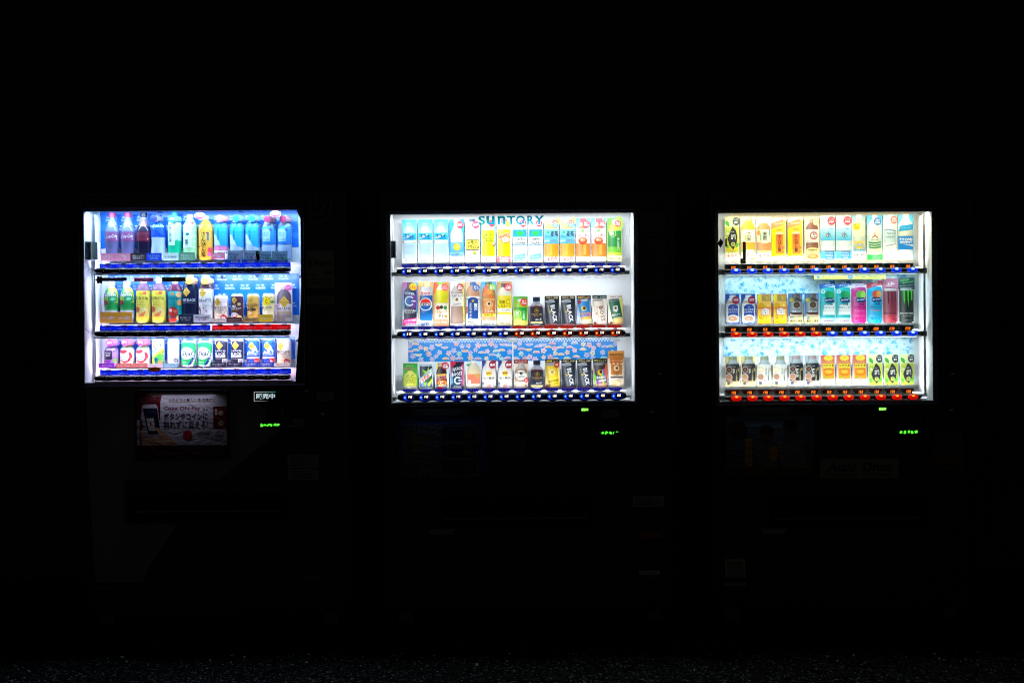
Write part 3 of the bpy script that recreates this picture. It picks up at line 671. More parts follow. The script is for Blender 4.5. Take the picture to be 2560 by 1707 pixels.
def c_milktea(a):
    a.R(-.5, 0, .5, .14, '#fff'); a.R(-.5, .14, .5, 1, '#ede6da', '#ecc193'); a.B('pet', 0, .14, 1, .94, [(.02, '#eee'), (.62, '#f1f0ee'), (.9, '#c99670'), (1, '#1f5ca8')], .86)
    a.R(-.48, .60, .48, .615, '#3c3c4c'); a.R(-.34, .16, .34, .60, '#1d4a92'); a.E(0, .585, .34, '#1d4a92', .2); a.E(0, .57, .09, '#d9a83a'); a.V('ミルクティー', -.16, .355, .2, 1.02, '#fff', .015); a.V('贅沢', .18, .43, .24, .5, '#fff', .02)
    a.R(-.46, .28, -.37, .44, '#a83038'); disc(a, .22, .87, .25, '#1f5ca8', '豊かな', 'コク'); a.T('茶葉香る', -.1, .09, .5, .11, '#777'); a.T('ミルクティー!', 0, .03, .8, .11, '#777')
def c_tea(a):
    a.R(-.5, 0, .5, .12, '#fff'); a.R(-.5, .12, .5, 1, '#f5e2b4', '#3cb2e6'); a.B('round', 0, .12, 1, .92, [(.18, '#f8b48a'), (.72, '#dd7c2e'), (.93, '#d8652e'), (1, '#1e5c44')], .8)
    a.leaf(.28, .72, .26, .1, '#7cb43a', 50); a.leaf(-.36, .64, .24, .1, '#7cb43a', 60); a.E(.05, .78, .2, '#ee9a4c'); a.E(.0, .48, .30, '#e8b06a'); a.T('CRAFT BOSS', 0, .60, .80, .16, '#f6dc9c', 0, .03); a.E(0, .5, .15, '#f3e6c8'); a.E(.02, .5, .09, '#2a2018'); a.T('TEA', 0, .34, .64, .24, '#f4e6c4', 0, .01)
    a.R(-.44, .215, .44, .275, '#f7e03c'); a.T('無糖紅茶', 0, .245, .6, .1, '#7a2c1c'); disc(a, .24, .88, .24, '#7cc03c', 'すっきり', '香る'); a.T('無糖紅茶', 0, .035, .74, .12, '#8a9a8a')
def c_lemonade(a):
    a.R(-.5, 0, .5, 1, '#fbf2c8', '#b8904a'); a.B('pet', -.02, .10, .96, .92, [(.22, '#f7efc6'), (.68, '#f2df2a'), (.9, '#e4e0cc'), (1, '#20242c')], .88)
    a.R(-.45, .40, .44, .58, '#f6e21e'); a.T('京都', -.16, .535, .42, .24, '#1a1a1a', 0, .015); a.ring(.24, .54, .15, .03, '#2a2a1a'); a.T('レモネード', 0, .445, .80, .2, '#1a1a1a', 0, .015); a.R(-.45, .31, .44, .395, '#f4f1de'); a.T('伊右衛門', .1, .35, .5, .09, '#4a4a3a'); a.R(-.42, .26, .42, .30, '#f2df2a')
    disc(a, .24, .88, .26, '#c22434', '味わう', '京都'); a.T('味噌と蜂蜜', .02, .05, .7, .11, '#a09a80')
def c_iemon_s(a):
    a.R(-.5, 0, .5, 1, '#f5e87a', '#4bb02c'); a.B('half', 0, .05, .92, .86, [(.2, '#e8e86a'), (.5, '#8fd034'), (.66, '#27a03c'), (.9, '#9ccc2e'), (1, '#eee')], .86); a.R(-.42, .30, .42, .54, '#6cc02a', '#4cb02e'); a.R(.1, .18, .42, .54, '#1f9a3c')
    a.ring(-.22, .42, .24, .03, '#e8f0a8'); a.T('茶', -.23, .42, .3, .32, '#f6f8d8'); a.V('伊右衛門', .22, .35, .15, .6, '#f0f6e0'); disc(a, .24, .80, .26, '#e03c34', '濃く', 'やわらか')
def c_black(a):
    a.R(-.5, 0, .5, 1, '#9aa0a8', '#1c222e'); a.R(-.46, .02, .46, .9, '#2c3342', '#141a26'); a.R(-.5, .88, .5, 1, '#161616'); a.T('深煎り 芳醇', 0, .935, .84, .12, '#d8c48a', 0, .02)
    a.B('can', .0, -.02, .88, .70, [(.93, '#333e50'), (.96, '#a8aeb6'), (1, '#c4c8ce')], .45, 11); a.E(-.12, .81, .33, '#b9bec6', .08); a.E(-.12, .815, .26, '#868c96', .05)
    a.T('BLACK', .13, .40, 1.20, .30, '#f4f4f2', -80, .02, 0); a.T('BOSS', -.23, .56, .42, .08, '#c8b888', -80, .01); a.E(-.14, .46, .085, '#c9a24e'); a.T('無糖 COFFEE', -.10, .23, .6, .07, '#a09880', -80)
    a.R(-.46, 0, .5, .05, '#b06a72')
def c_rainbow(a):
    a.R(-.5, 0, .5, 1, '#c8d4ea', '#15507e'); a.R(-.5, .88, .5, 1, '#1a2032'); a.T('最高峰のコク', 0, .935, .84, .13, '#d8a848', 0, .02); a.B('can', .08, .0, .88, .74, [(.22, '#eee2b4'), (.32, '#e8b83a'), (.45, '#4a6cc0'), (.93, '#2a8ad0'), (1, '#a8b0ba')], .66, 9)
    a.E(-.02, .83, .3, '#a8b4bc', .07); a.E(.0, .56, .17, '#e8c230'); a.E(.04, .57, .1, '#2a2a34'); a.T('PREMIUM', .04, .40, .60, .10, '#e0a040', 7, .02); a.T('BOSS', .06, .34, .44, .10, '#e0a040', 7, .02); a.T('コーヒー', .1, .22, .5, .1, '#c88a2a', 7); a.E(-.3, .78, .12, '#a02c3c'); a.E(.42, .37, .07, '#e06a7c', .09)
    a.R(-.5, 0, .5, .035, '#c05a4a')
def c_aulait(a):
    a.R(-.5, 0, .5, 1, '#f4efe4', '#e8dccb'); a.R(-.5, .88, .5, 1, '#20362e'); a.T('コク深く、まろやか', 0, .93, .86, .10, '#eee', 0, .02); a.B('can', .02, .0, .88, .72, [(.93, '#efe3d2'), (.96, '#b8b0aa'), (1, '#a8a4a4')], .82, 10); a.E(-.1, .83, .32, '#a59e9e', .08)
    a.T('BOSS', .16, .38, 1.06, .30, '#6b2c20', -80, .02); a.T('Café au Lait', -.14, .46, .82, .11, '#7a5a34', -80, 0, .2); a.E(-.2, .38, .06, '#a9843c'); a.E(-.34, .06, .1, '#7a3a24'); a.R(-.5, 0, .5, .03, '#d8604a')
def c_greencan(a):
    a.R(-.5, 0, .5, 1, '#f8f2dc', '#c8d4b4'); a.R(.3, .1, .5, .88, '#e8dc6a'); a.R(-.5, .88, .5, 1, '#ece8e2'); a.T('自販機 限定', .04, .935, .82, .1, '#7a2c2c', 0, .02); a.B('can', .04, .0, .87, .74, [(.26, '#eecb7a'), (.93, '#1c6a4e'), (1, '#8d9290')], .62, 11); a.E(-.12, .83, .34, '#7e8486', .08); a.E(-.12, .835, .26, '#5c6264', .05)
    a.G([(-.18, .62), (.14, .65), (.18, .50), (.06, .42), (-.16, .46)], '#e8e6e0'); a.E(.0, .56, .08, '#2a2a2a'); a.T('贅沢の一', .04, .34, .60, .16, '#f2eee0', 10, .02); a.T('BOSS', .08, .25, .4, .06, '#e8e0c8', 10, .02); a.E(-.3, .06, .1, '#6a3a24')
    a.R(-.5, 0, .5, .03, '#d8604a')
# --- lower row of the middle machine
def c_ccplus(a):
    a.R(-.5, 0, .5, .13, '#fbf8e8'); a.R(-.5, .13, .5, 1, '#66b83c', '#2c9a3a'); a.B('half', 0, .14, .72, .86, [(.6, '#d4d040'), (1, '#ece26a')], .8)
    a.T('ビタミンC', -.05, .90, .46, .1, '#f4ecc0', 0, .02); a.T('2700', -.08, .79, .72, .22, '#f6f0d0', 0, .06); a.T('2700', -.08, .79, .70, .2, '#8a1c28', 0, .02); a.T('C.C.', 0, .51, .66, .26, '#1c8a34', 0, .03); a.T('Lemon', 0, .38, .68, .13, '#3a7a2c'); a.T('PLUSO', 0, .28, .62, .12, '#3a6a2c', 0, .02); a.T('レモン果汁', 0, .05, .8, .08, '#e0c83a')
def c_dew(a):
    a.R(-.5, 0, .5, 1, '#e6eef4', '#b8dcee'); a.B('can', 0, .0, .97, .92, [(.3, '#5a84b4'), (.55, '#2f6a3a'), (.94, '#1f3352'), (1, '#c0c8d0')], .7)
    a.G([(-.3, .80), (.05, .72), (.2, .9), (.24, .72), (.44, .80), (.2, .62), (-.1, .60)], '#86c832'); a.G([(-.42, .30), (.42, .62), (.42, .84), (-.42, .46)], '#cfdce0'); a.G([(-.40, .22), (.40, .56), (.42, .72), (-.38, .34)], '#f2f4ee')
    a.T('Mountain', -.02, .60, .78, .14, '#3f7a58', 31, .02, .2); a.T('DEW', .0, .46, .72, .26, '#d02a30', 31, .05, .2); a.G([(.1, .2), (.44, .44), (.44, .3), (.2, .1)], '#d8dc3a'); a.G([(-.2, .25), (-.02, .1), (.05, .3)], '#a8d43a'); a.R(-.42, 0, .44, .09, '#e8eef4')
def c_dekab(a):
    a.R(-.5, 0, .5, 1, '#eaf2f8', '#c2def0'); a.G([(-.4, .94), (-.1, .98), (-.3, .5), (-.38, .4)], '#f2cc2a'); a.B('botcan', -.02, .0, .98, .78, [(.1, '#8090b0'), (.16, '#eae4da'), (.54, '#a02824'), (.86, '#3a2226'), (1, '#c8a8a0')], .6)
    a.G([(-.4, .50), (.36, .53), (.36, .58), (-.4, .56)], '#e8b83a'); a.T('DEKAVITA', 0, .455, .78, .26, '#f4ece0', 0, .04); a.T('DEKAVITA', 0, .45, .74, .2, '#7a1820'); a.E(.02, .24, .34, '#f0a82a', .2); a.E(.02, .24, .25, '#e0401c', .14); a.ring(.0, .24, .13, .045, '#fff', 18, 30, 330); disc(a, .26, .87, .27, '#b01c2c', '+30円', '増量'); a.R(-.3, .0, .1, .1, '#e8304a')
def c_quick(a):
    a.R(-.5, 0, .5, 1, '#d8ecf8', '#d05a9a'); a.R(-.46, .03, .46, .98, '#123a5c', '#16182c'); a.R(.30, .1, .46, .9, '#b8507c'); a.R(-.46, .2, -.30, .9, '#4aa6c8', '#7c2c5a')
    a.G([(-.44, .80), (-.1, .90), (-.1, 1), (-.44, .96)], '#c8283c'); a.T('QUICK', .04, .73, .76, .27, '#f4f4f6', 8, .03); a.T('BOOST', .0, .55, .76, .27, '#f4f4f6', 8, .03); a.ring(.04, .32, .27, .09, '#e8f8ff', 22, 40, 320); a.R(.08, .305, .32, .34, '#e8f8ff'); a.T('ZONe', 0, .13, .5, .07, '#e8f0f4', 0, .03); a.R(-.34, 0, .3, .09, '#eef2f6')
def c_peach(a):
    a.R(-.5, 0, .5, 1, '#ffffff', '#cfe4f4'); a.leaf(-.15, .86, .66, .3, '#3c9a44', -14); a.B('square', .04, .02, 1.06, .88, [(.18, '#f6ead0'), (.50, '#f0846a'), (.66, '#e8d6a8'), (.9, '#dcd2b8'), (1, '#eae4dc')], .86)
    a.R(-.38, .20, .44, .56, '#ee6a52', '#f08462'); a.leaf(.24, .5, .3, .16, '#9ab83a', -20); a.E(-.24, .28, .1, '#bfe0f2', .13)
    for x, v in ((-.3, .5), (-.1, .53), (.1, .24), (.35, .3), (-.34, .36), (0, .38), (.3, .24)): a.E(x, v, .02, '#f8b49c')
def c_whitetea(a):
    a.R(-.5, 0, .5, 1, '#e9e4ea', '#8c2c46'); a.R(-.48, .66, -.1, .98, '#24408c'); a.B('half', 0, .0, .98, .94, [(.9, '#f3efe8'), (1, '#e6e2de')], .86); a.B('half', 0, .6, .99, .5, [(1, '#eee9e4')], .9)
    a.E(0, .54, .2, '#f2dc2e', .2); a.R(-.19, .525, .19, .585, '#a8342a'); a.T('Lipton', 0, .555, .33, .07, '#fbe27a', 0, .02); a.T('白の贅沢', 0, .38, .76, .16, '#23201f', 0, .015); a.T('ミルクティー', 0, .285, .66, .09, '#8a8a8a'); a.G([(-.3, .0), (.0, .12), (.16, .1), (.1, .0)], '#f4b8b0'); a.ring(.02, .06, .18, .03, '#d8444a', 16, 30, 160); a.E(-.42, .2, .07, '#5a6a8c', .1)
    disc(a, .26, .84, .26, '#9c1f38', '濃厚')
def c_lattebot(a):
    a.R(-.5, 0, .5, 1, '#fbf4e8', '#ead6bc'); a.R(-.5, .87, .5, 1, '#8c2028'); a.T('豊かなミルク感', 0, .94, .8, .08, '#f6e8dc', 0, .02); a.T('うまみ', 0, .89, .4, .06, '#f6e8dc'); a.B('half', 0, .0, .88, .92, [(.28, '#f2e2cf'), (.78, '#c29a7c'), (1, '#b9b2ac')], .8)
    a.E(0, .47, .44, '#f6f3ec', .34); a.ring(0, .47, .45, .03, '#2a221e'); a.T('CRAFT BOSS', 0, .555, .76, .13, '#2a221e', 0, .02); a.E(0, .53, .1, '#3a302a'); a.T('Latte', -.04, .42, .60, .18, '#2a221e', 4, .01, .3); a.E(.36, .30, .17, '#c4282e'); a.T('香る', .36, .30, .2, .12, '#fff'); a.leaf(.3, .1, .2, .1, '#c48a6a', 60)
def c_bito(a):
    a.R(-.5, 0, .5, 1, '#eedc9c', '#c9a83c'); a.R(-.5, .87, .5, 1, '#1c1a16'); a.T('豊醇', -.22, .93, .40, .14, '#d8b84a', 0, .03); a.T('ブレンド', .22, .93, .36, .09, '#d8c88a'); a.B('can', .02, -.02, .88, .76, [(.1, '#e0d8a0'), (.93, '#f0cf1c'), (1, '#a9a9a4')], .72, 10); a.E(-.12, .80, .32, '#989a9c', .07)
    a.E(-.02, .56, .2, '#f8f0c8', .2); a.E(.0, .56, .12, '#caa424', .14); a.T('贅沢微糖', .06, .26, .70, .13, '#6a4c1c', 8, .01); a.T('BOSS COFFEE', .08, .17, .6, .07, '#4a3a1c', 8, .02); a.E(.30, .80, .18, '#a8242c', .2); a.T('濃厚', .3, .8, .22, .14, '#f4d8a8'); a.R(-.46, 0, -.2, .14, '#a86a5a'); a.R(-.5, 0, .5, .03, '#d8604a')
def c_color(a):
    a.R(-.5, 0, .5, 1, '#ecd8c0', '#3a2040'); a.R(-.5, .87, .5, 1, '#1c1616'); a.T('限定ブレンド', 0, .93, .86, .11, '#d0d46a', 0, .02); a.B('can', .04, -.02, .88, .76, [(.2, '#e8b0a0'), (.34, '#8c4a9a'), (.5, '#2c3a50'), (.76, '#402a38'), (.93, '#3c3430'), (1, '#80868a')], .7, 8)
    for k, c in enumerate(('#e8c02a', '#58b43c', '#2c8ad0', '#c83c8a', '#e0582a')): a.G([(-.1+.1*k, .56+.03*k), (-.02+.1*k, .6+.02*k), (.3+.05*k, .1+.1*k), (.22+.04*k, .05+.08*k)], c)
    a.G([(-.46, .55), (-.3, .4), (-.4, .1), (-.46, .2)], '#6cba3c'); a.G([(.3, .7), (.46, .86), (.46, .3), (.38, .3)], '#e0602c'); a.E(-.12, .80, .34, '#8a8e94', .07); a.E(-.02, .54, .18, '#e8b82a'); a.E(.03, .55, .1, '#1c1a20'); a.T('BOSS', .04, .37, .64, .17, '#f0f2f6', 6, .03)
    a.G([(-.1, .22), (.4, .26), (.4, .3), (-.1, .27)], '#f2f2f2')
def c_caramel(a):
    a.R(-.46, 0, .46, .84, '#fbf0dc', '#f2d8b0'); a.R(-.5, .80, .5, 1, '#b8732c', '#cc8a3e'); a.T('自販機限定', 0, .905, .84, .13, '#3a1c10', 0, .02); a.R(-.42, .68, .42, .80, '#c86a26'); a.T('ごほうび紅茶', 0, .735, .78, .09, '#fbe6c0', 0, .02)
    for x in (-.3, -.05, .2): a.E(x, .68, .07, '#c86a26', .11)
    a.R(-.34, .36, .34, .63, '#d4914c', '#bd6a34'); a.E(0, .54, .17, '#f2d9a4'); a.E(.02, .54, .09, '#7a3c18'); a.T('Caramel', 0, .43, .62, .14, '#7a3412', 8, .0, .3); a.T('TEA', .0, .37, .34, .11, '#8a4a1c', 0, .03); a.R(-.38, .27, .40, .31, '#5a4a4a'); a.E(0, .13, .3, '#f6c890', .2); a.E(.08, .12, .14, '#fbe4c4', .1)
# --- right machine
def c_so(a, tall=True):
    v = .22 if tall else 0
    a.R(-.5, 0, .5, 1, '#fff8d8' if tall else '#f4f4da', '#e8f0b0'); a.R(-.46, v, .46, v+(1-v)*.7, '#e6d43a' if tall else '#a8cc4a', '#c8d85a')
    a.leaf(-.32, v+(1-v)*.80, .5, .24, '#3cae3a', -62); a.leaf(.36, v+(1-v)*.18, .4, .2, '#5cb83c', 60); a.leaf(-.36, v+(1-v)*.15, .4, .2, '#5cb83c', 120)
    def f(t): return v+(1-v)*t
    a.G([(.28+.26*math.cos(t), f(.86)+.26*math.sin(t)/a.A*1.1) for t in [2*math.pi*i/20 for i in range(20)] if .28+.26*math.cos(t) < .5], '#37474a'); a.T('すっきり', .26, f(.91), .34, .11, '#fff', 0, .02); a.T('爽快', .28, f(.83), .26, .14, '#fff', 0, .03)
    pts = [(.02, f(.72)), (.26, f(.60)), (.37, f(.42)), (.30, f(.22)), (.06, f(.04)), (-.20, f(.18)), (-.32, f(.36)), (-.16, f(.52)), (-.08, f(.62))]
    a.G(pts, '#30353c'); a.T('颯', .08, f(.41), .36, .36, '#f2f2ea', 0, .01); a.T('緑茶', .02, f(.555), .2, .06, '#cfcfc4'); a.E(.06, f(.20), .15, '#c4cc6a'); a.T('茶', .06, f(.20), .15, .15, '#5c7034'); a.E(-.33, f(.51), .15, '#d8e09a'); a.ring(-.33, f(.51), .15, .015, '#7a9040')
    if tall: a.R(-.46, .17, .46, .22, '#f0e88c'); a.T('香る無糖緑茶', 0, .195, .6, .07, '#4a5a2a'); a.R(-.46, 0, .46, .17, '#fffdf2'); a.T('600', 0, .12, .76, .24, '#d8483c', 0, .02); a.leaf(.2, .03, .3, .1, '#9cd06a', 20)
def c_juroku(a):
    a.R(-.5, 0, .5, 1, '#fffbe8', '#fff6dc'); a.E(.1, .92, .2, '#a6dc5a'); a.T('カラダに', -.14, .90, .5, .13, '#7a8060', 8); a.T('うれしい', .1, .85, .5, .1, '#7a8060', 8)
    a.B('square', 0, .2, .98, .94, [(.9, '#f0c23a'), (1, '#f4e8c0')], .88); a.R(-.48, .42, .48, .70, '#f6f4dc'); a.V('十六茶', .06, .555, .3, .66, '#26241e', .015); a.R(-.2, .44, -.12, .6, '#b8cc4a'); a.R(-.46, .2, .46, .26, '#8ecb3c'); a.E(.1, .225, .36, '#f4f4e8', .1); a.T('カフェインゼロ', .1, .225, .6, .08, '#4a6a2c')
    a.R(-.46, 0, .46, .2, '#fffdf2'); a.T('600', 0, .13, .76, .24, '#e08a64', 0, .01); a.leaf(.3, .04, .4, .16, '#f0c850', 20)
def c_mugicha(a):
    a.R(-.5, 0, .5, 1, '#fff7e6', '#fff2da'); a.T('水分補給', -.04, .87, .7, .14, '#6a7a8a', 0, .01); a.B('square', 0, .2, .93, .98, [(.9, '#e8a05c'), (1, '#dfe6ea')], .86)
    a.R(-.48, .42, .48, .71, '#f6e0c2'); a.R(-.16, .40, .30, .71, '#eaf0d8'); a.V('麦茶', .06, .56, .34, .60, '#26241e', .015); a.R(.33, .58, .42, .71, '#5a9ab8'); a.R(-.26, .46, -.18, .62, '#7ab4a0'); a.E(-.36, .64, .12, '#e0983c', .18); a.R(-.46, 0, .46, .24, '#c4e4f0', '#a4d2e8'); a.R(-.40, .185, .40, .235, '#f2e892'); a.T('ミネラル', 0, .21, .44, .07, '#8a7a2c'); a.T('600', 0, .115, .78, .24, '#fff', 0, .06); a.T('600', 0, .115, .74, .2, '#e0503c', 0, .01)
def c_sanpin(a):
    a.R(-.5, 0, .5, .12, '#fff8e8'); a.G([(-.5, .10), (.46, .10), (.46, .95), (-.5, .82)], '#fbc23c'); a.G([(-.5, .10), (-.24, .10), (-.24, .8), (-.5, .76)], '#ffd400'); a.G([(-.5, .74), (.30, .83), (.30, .97), (-.5, .87)], '#f0925c'); a.T('Orion', -.02, .865, .6, .13, '#fce4c8', 10, .02)
    a.T('Orion', .02, .725, .40, .08, '#2a2018', 0, .03); a.R(-.2, .16, .26, .64, '#ef9a3c', '#d8683c'); a.R(-.24, .62, .30, .66, '#fbe0b0'); a.V('さんぴん茶', .03, .40, .24, 1.16, '#2c1c14', .02); a.E(.3, .3, .09, '#c8786a'); a.leaf(.28, .2, .2, .07, '#b85a3c', 70); a.R(-.36, .02, .38, .11, '#f6ecd2')
def c_wakocha(a):
    a.R(-.5, 0, .5, 1, '#fdf0cc', '#f6e2c0'); a.B('pet', 0, .1, .95, .86, [(.30, '#9a6a50'), (.36, '#8a5a44'), (.70, '#dcd0ca'), (.9, '#8a5444'), (1, '#b08a80')], .84); a.R(-.42, .42, .42, .71, '#e4d8d2'); a.ring(.1, .57, .27, .07, '#a8384a'); a.E(.1, .57, .19, '#efe8e2'); a.T('和', .12, .60, .2, .2, '#2a2624'); a.T('紅茶', .12, .535, .22, .12, '#2a2624'); a.T('香る', -.28, .435, .12, .06, '#6a5a54')
    a.E(.26, .88, .22, '#c8bc7a', .24); a.T('無糖', .26, .905, .26, .11, '#f8f4e0'); a.T('紅茶', .26, .845, .26, .11, '#f8f4e0'); a.E(.04, .24, .44, '#f6dd94', .16); a.R(-.4, 0, .46, .24, '#f8e2a0'); a.T('国産茶葉', .04, .235, .62, .12, '#6a5230'); a.T('100%', .04, .175, .4, .11, '#6a5230'); a.E(.04, .09, .4, '#e8824a', .16); a.E(0, .1, .24, '#f6b478', .08)
def c_oimizu(a):
    a.R(-.5, 0, .5, 1, '#bfe9f6', '#e6f4fa'); a.B('square', 0, .2, .98, .94, [(.9, '#dce8e8'), (1, '#eef4f6')], .92); a.R(-.5, .44, .5, .73, '#4ab4d6', '#b4dfee'); a.R(-.5, .76, .5, .8, '#f0d8d0'); a.T('水', .04, .57, .40, .42, '#2a4a5a', 0, 0); a.E(-.08, .57, .09, '#e2907c', .05); a.T('Asahi', .2, .70, .26, .06, '#3a5a8a', 0, .02); a.T('おいしい', -.26, .61, .2, .06, '#4a7a9a')
    for x, v in ((-.3, .36), (0, .3), (.25, .38), (-.1, .4), (.36, .3), (-.38, .28)): a.E(x, v, .07, '#f4fafa', .03)
    a.R(-.5, 0, .5, .2, '#3cb4ea', '#6cccf0'); a.R(-.5, 0, .5, .04, '#e8f8ff'); a.R(-.2, .02, .40, .2, '#2a7fc0'); 
    for t, v in (('NATURAL', .165), ('MINERAL', .11), ('WATER', .055)): a.T(t, .08, v, .52 if t != 'WATER' else .4, .085, '#e8f6ff', 0, .03)
    a.E(.24, .88, .29, '#de3a54'); a.T('たっぷり', .24, .91, .36, .1, '#f6c8cc'); a.T('600', .22, .855, .34, .15, '#fff', 0, .03, .15)
def c_wilk(a):
    a.R(-.5, 0, .5, 1, '#f4f8fa', '#8fb4c0'); a.B('round', .04, .05, 1, .9, [(.18, '#dfe8ec'), (.5, '#c8d4c0'), (.93, '#e4e0bc'), (1, '#f4f6f6')], .88); a.R(-.40, .2, .46, .42, '#4aa4c8', '#e8c84a'); a.E(.06, .34, .22, '#2a4a6a', .11); a.E(.06, .34, .19, '#dce6ec', .085); a.T('WILK', .06, .34, .28, .08, '#2a4a7a', 0, .03); a.E(.04, .28, .24, '#f0c03a', .08); a.T('LEMON', .06, .245, .5, .08, '#f2e48c', 0, .03)
    a.E(-.16, .74, .27, '#f3d02e'); a.T('No.1', -.16, .77, .36, .14, '#2a2a20', 0, .03); a.T('炭酸', -.16, .71, .3, .1, '#c04a2c', 0, .02); a.G([(-.46, .04), (.5, .12), (.5, .2), (-.46, .13)], '#f6f6f6'); a.T('刺激、強め', .02, .115, .84, .15, '#26303a', 7, .03)
def c_cider(a):
    a.R(-.5, 0, .5, 1, '#e4f4e0', '#30b4ea'); a.R(-.5, .55, .5, .95, '#bfe8f4', '#2cacec'); a.leaf(-.1, .93, .5, .16, '#34a860', 20); a.B('pet', 0, .1, 1, .84, [(.25, '#eef2cc'), (.7, '#e8ecd8'), (.9, '#dfe6d4'), (1, '#f0f4ee')], .9)
    c = '#b44a54'; a.G([(-.03, .62), (.03, .62), (.03, .53), (-.03, .53)], c); a.G([(0, .56), (.22, .50), (.20, .475), (0, .53)], c); a.G([(0, .56), (-.22, .50), (-.20, .475), (0, .53)], c); a.T('MITSUYA CIDER', 0, .445, .48, .05, '#2a3a2c', 0, .03)
    for k, v in enumerate((.38, .325, .27)): a.G([(-.40, v), (-.15, v-.015), (.05, v-.02), (.40, v+.01), (.40, v+.035), (.05, v+.01), (-.15, v+.015), (-.40, v+.028)], '#1f8a48')
    a.E(.18, .86, .26, '#3a6ca8'); a.T('爽快な', .18, .885, .26, .1, '#e8f0f8', 0, .02); a.T('透明炭酸', .18, .83, .36, .1, '#e8f0f8', 0, .02); a.R(-.5, 0, .5, .12, '#27b052'); a.E(0, .15, .44, '#f2f4cc', .12); a.T('ろ過した水', .1, .07, .6, .05, '#e0f8d8', 0, .02); a.T('果実の香り', .06, .035, .56, .05, '#e0f8d8', 0, .02)
def c_calpis(a):
    a.R(-.5, 0, .5, 1, '#ffffff', '#a8d0d8'); a.B('pet', 0, 0, 1, .88, [(.38, '#f6f8f6'), (.68, '#c8dcd8'), (.9, '#ece8d8'), (1, '#f6f6f4')], .93); a.G([(-.42, .66), (-.1, .68), (.4, .64), (.4, .62), (-.1, .66), (-.42, .645)], '#4a7aa8'); a.T('カルピス', .06, .585, .66, .14, '#26485c', 0, .03); a.T('Water', .04, .51, .64, .18, '#3f74a0', 6, .01, .3)
    a.ring(.28, .64, .06, .012, '#e08a9a'); disc(a, .26, .88, .27, '#e8605c', '濃厚', 'すっきり'); a.G([(-.42, .30), (.40, .36), (.42, .22), (-.30, .15)], '#5a8a9c'); a.G([(-.39, .29), (.38, .345), (.39, .225), (-.28, .165)], '#f6f4ec'); a.T('甘ずっぱい', .04, .27, .5, .1, '#c08a5c', 6, .01)
def c_pocari(a):
    a.R(-.5, 0, .5, 1, '#38aee6', '#5cc4ea'); a.B('pet', -.02, 0, 1, .98, [(.22, '#f8fafa'), (.52, '#1a7cc8'), (.66, '#d8dcc4'), (.9, '#e6e8e2'), (1, '#f4f6f4')], .9); a.R(-.47, .22, .46, .51, '#1b82cc'); a.T('POCARI', 0, .45, .82, .15, '#f4f8fc', 0, .05); a.T('SWEAT', 0, .385, .80, .15, '#f4f8fc', 0, .05); a.G([(-.3, .345), (.46, .33), (.46, .29)], '#e8f4fa')
    a.G([(-.46, .62), (.46, .66), (.5, .78), (-.40, .74)], '#1c8fc4'); a.T('からだに うるおい', .02, .70, .66, .07, '#a8dcf0', 4, .02)
def c_royal(a):
    a.R(-.5, 0, .5, 1, '#1d4798', '#224a9c'); a.B('half', 0, .04, .96, .92, [(.55, '#f4f0e2'), (.70, '#e8e2d4'), (.80, '#c0a68c'), (1, '#dfe2e6')], .9); a.R(-.32, .25, .40, .60, '#21449c'); a.E(.04, .60, .3, '#21449c', .12); a.R(-.03, .55, .09, .575, '#d8a03c'); a.T('ロイヤル', .04, .48, .66, .14, '#f4f4f4', 0, .02, .15); a.T('ミルクティー', .04, .40, .72, .14, '#f4f4f4', 0, .02, .15)
    a.E(.02, .2, .38, '#f2e8dc', .24); a.E(.02, .18, .32, '#c89078', .18); a.E(-.04, .19, .16, '#e8c0a8', .08); a.R(-.5, 0, .5, .06, '#1f4296'); a.T('茶葉感じるコク', 0, .03, .8, .07, '#e8ecf4', 0, .02); a.E(.24, .79, .28, '#8c1c3c'); a.T('濃厚', .24, .80, .36, .18, '#e8c8c8', 0, .01)
def c_hotlemon(a):
    a.R(-.5, 0, .5, 1, '#d84a2c'); a.R(-.46, .01, .46, .99, '#f8d000', '#e8b070'); a.E(-.36, .86, .14, '#e8d028', .26); a.R(-.2, .76, .46, .98, '#b08a4a'); a.T('ビタミンC', .24, .90, .36, .14, '#f2d84a', 8, .03); a.T('果汁', .26, .83, .3, .1, '#f2d84a'); a.E(-.22, .62, .2, '#d8a020', .2); a.E(.24, .62, .16, '#e8b42c'); a.E(.24, .62, .1, '#f4d878'); a.R(-.46, .50, .46, .56, '#e07a2a')
    a.G([(-.26, .30), (.36, .30), (.36, .50), (.05, .55), (-.26, .50)], '#c83c2c'); a.G([(-.23, .31), (.33, .31), (.33, .49), (.05, .535), (-.23, .49)], '#f6f0ea'); a.T('ほっと', .08, .46, .44, .15, '#5a1c1c', 0, .02); a.T('レモン', .06, .37, .48, .16, '#5a1c1c', 0, .02); a.ring(-.24, .22, .16, .02, '#7a6a10'); a.T('½', -.24, .22, .14, .16, '#6a5a10'); a.leaf(.12, .2, .28, .12, '#c8b060', 70); a.R(-.38, .05, .28, .07, '#c8a820')
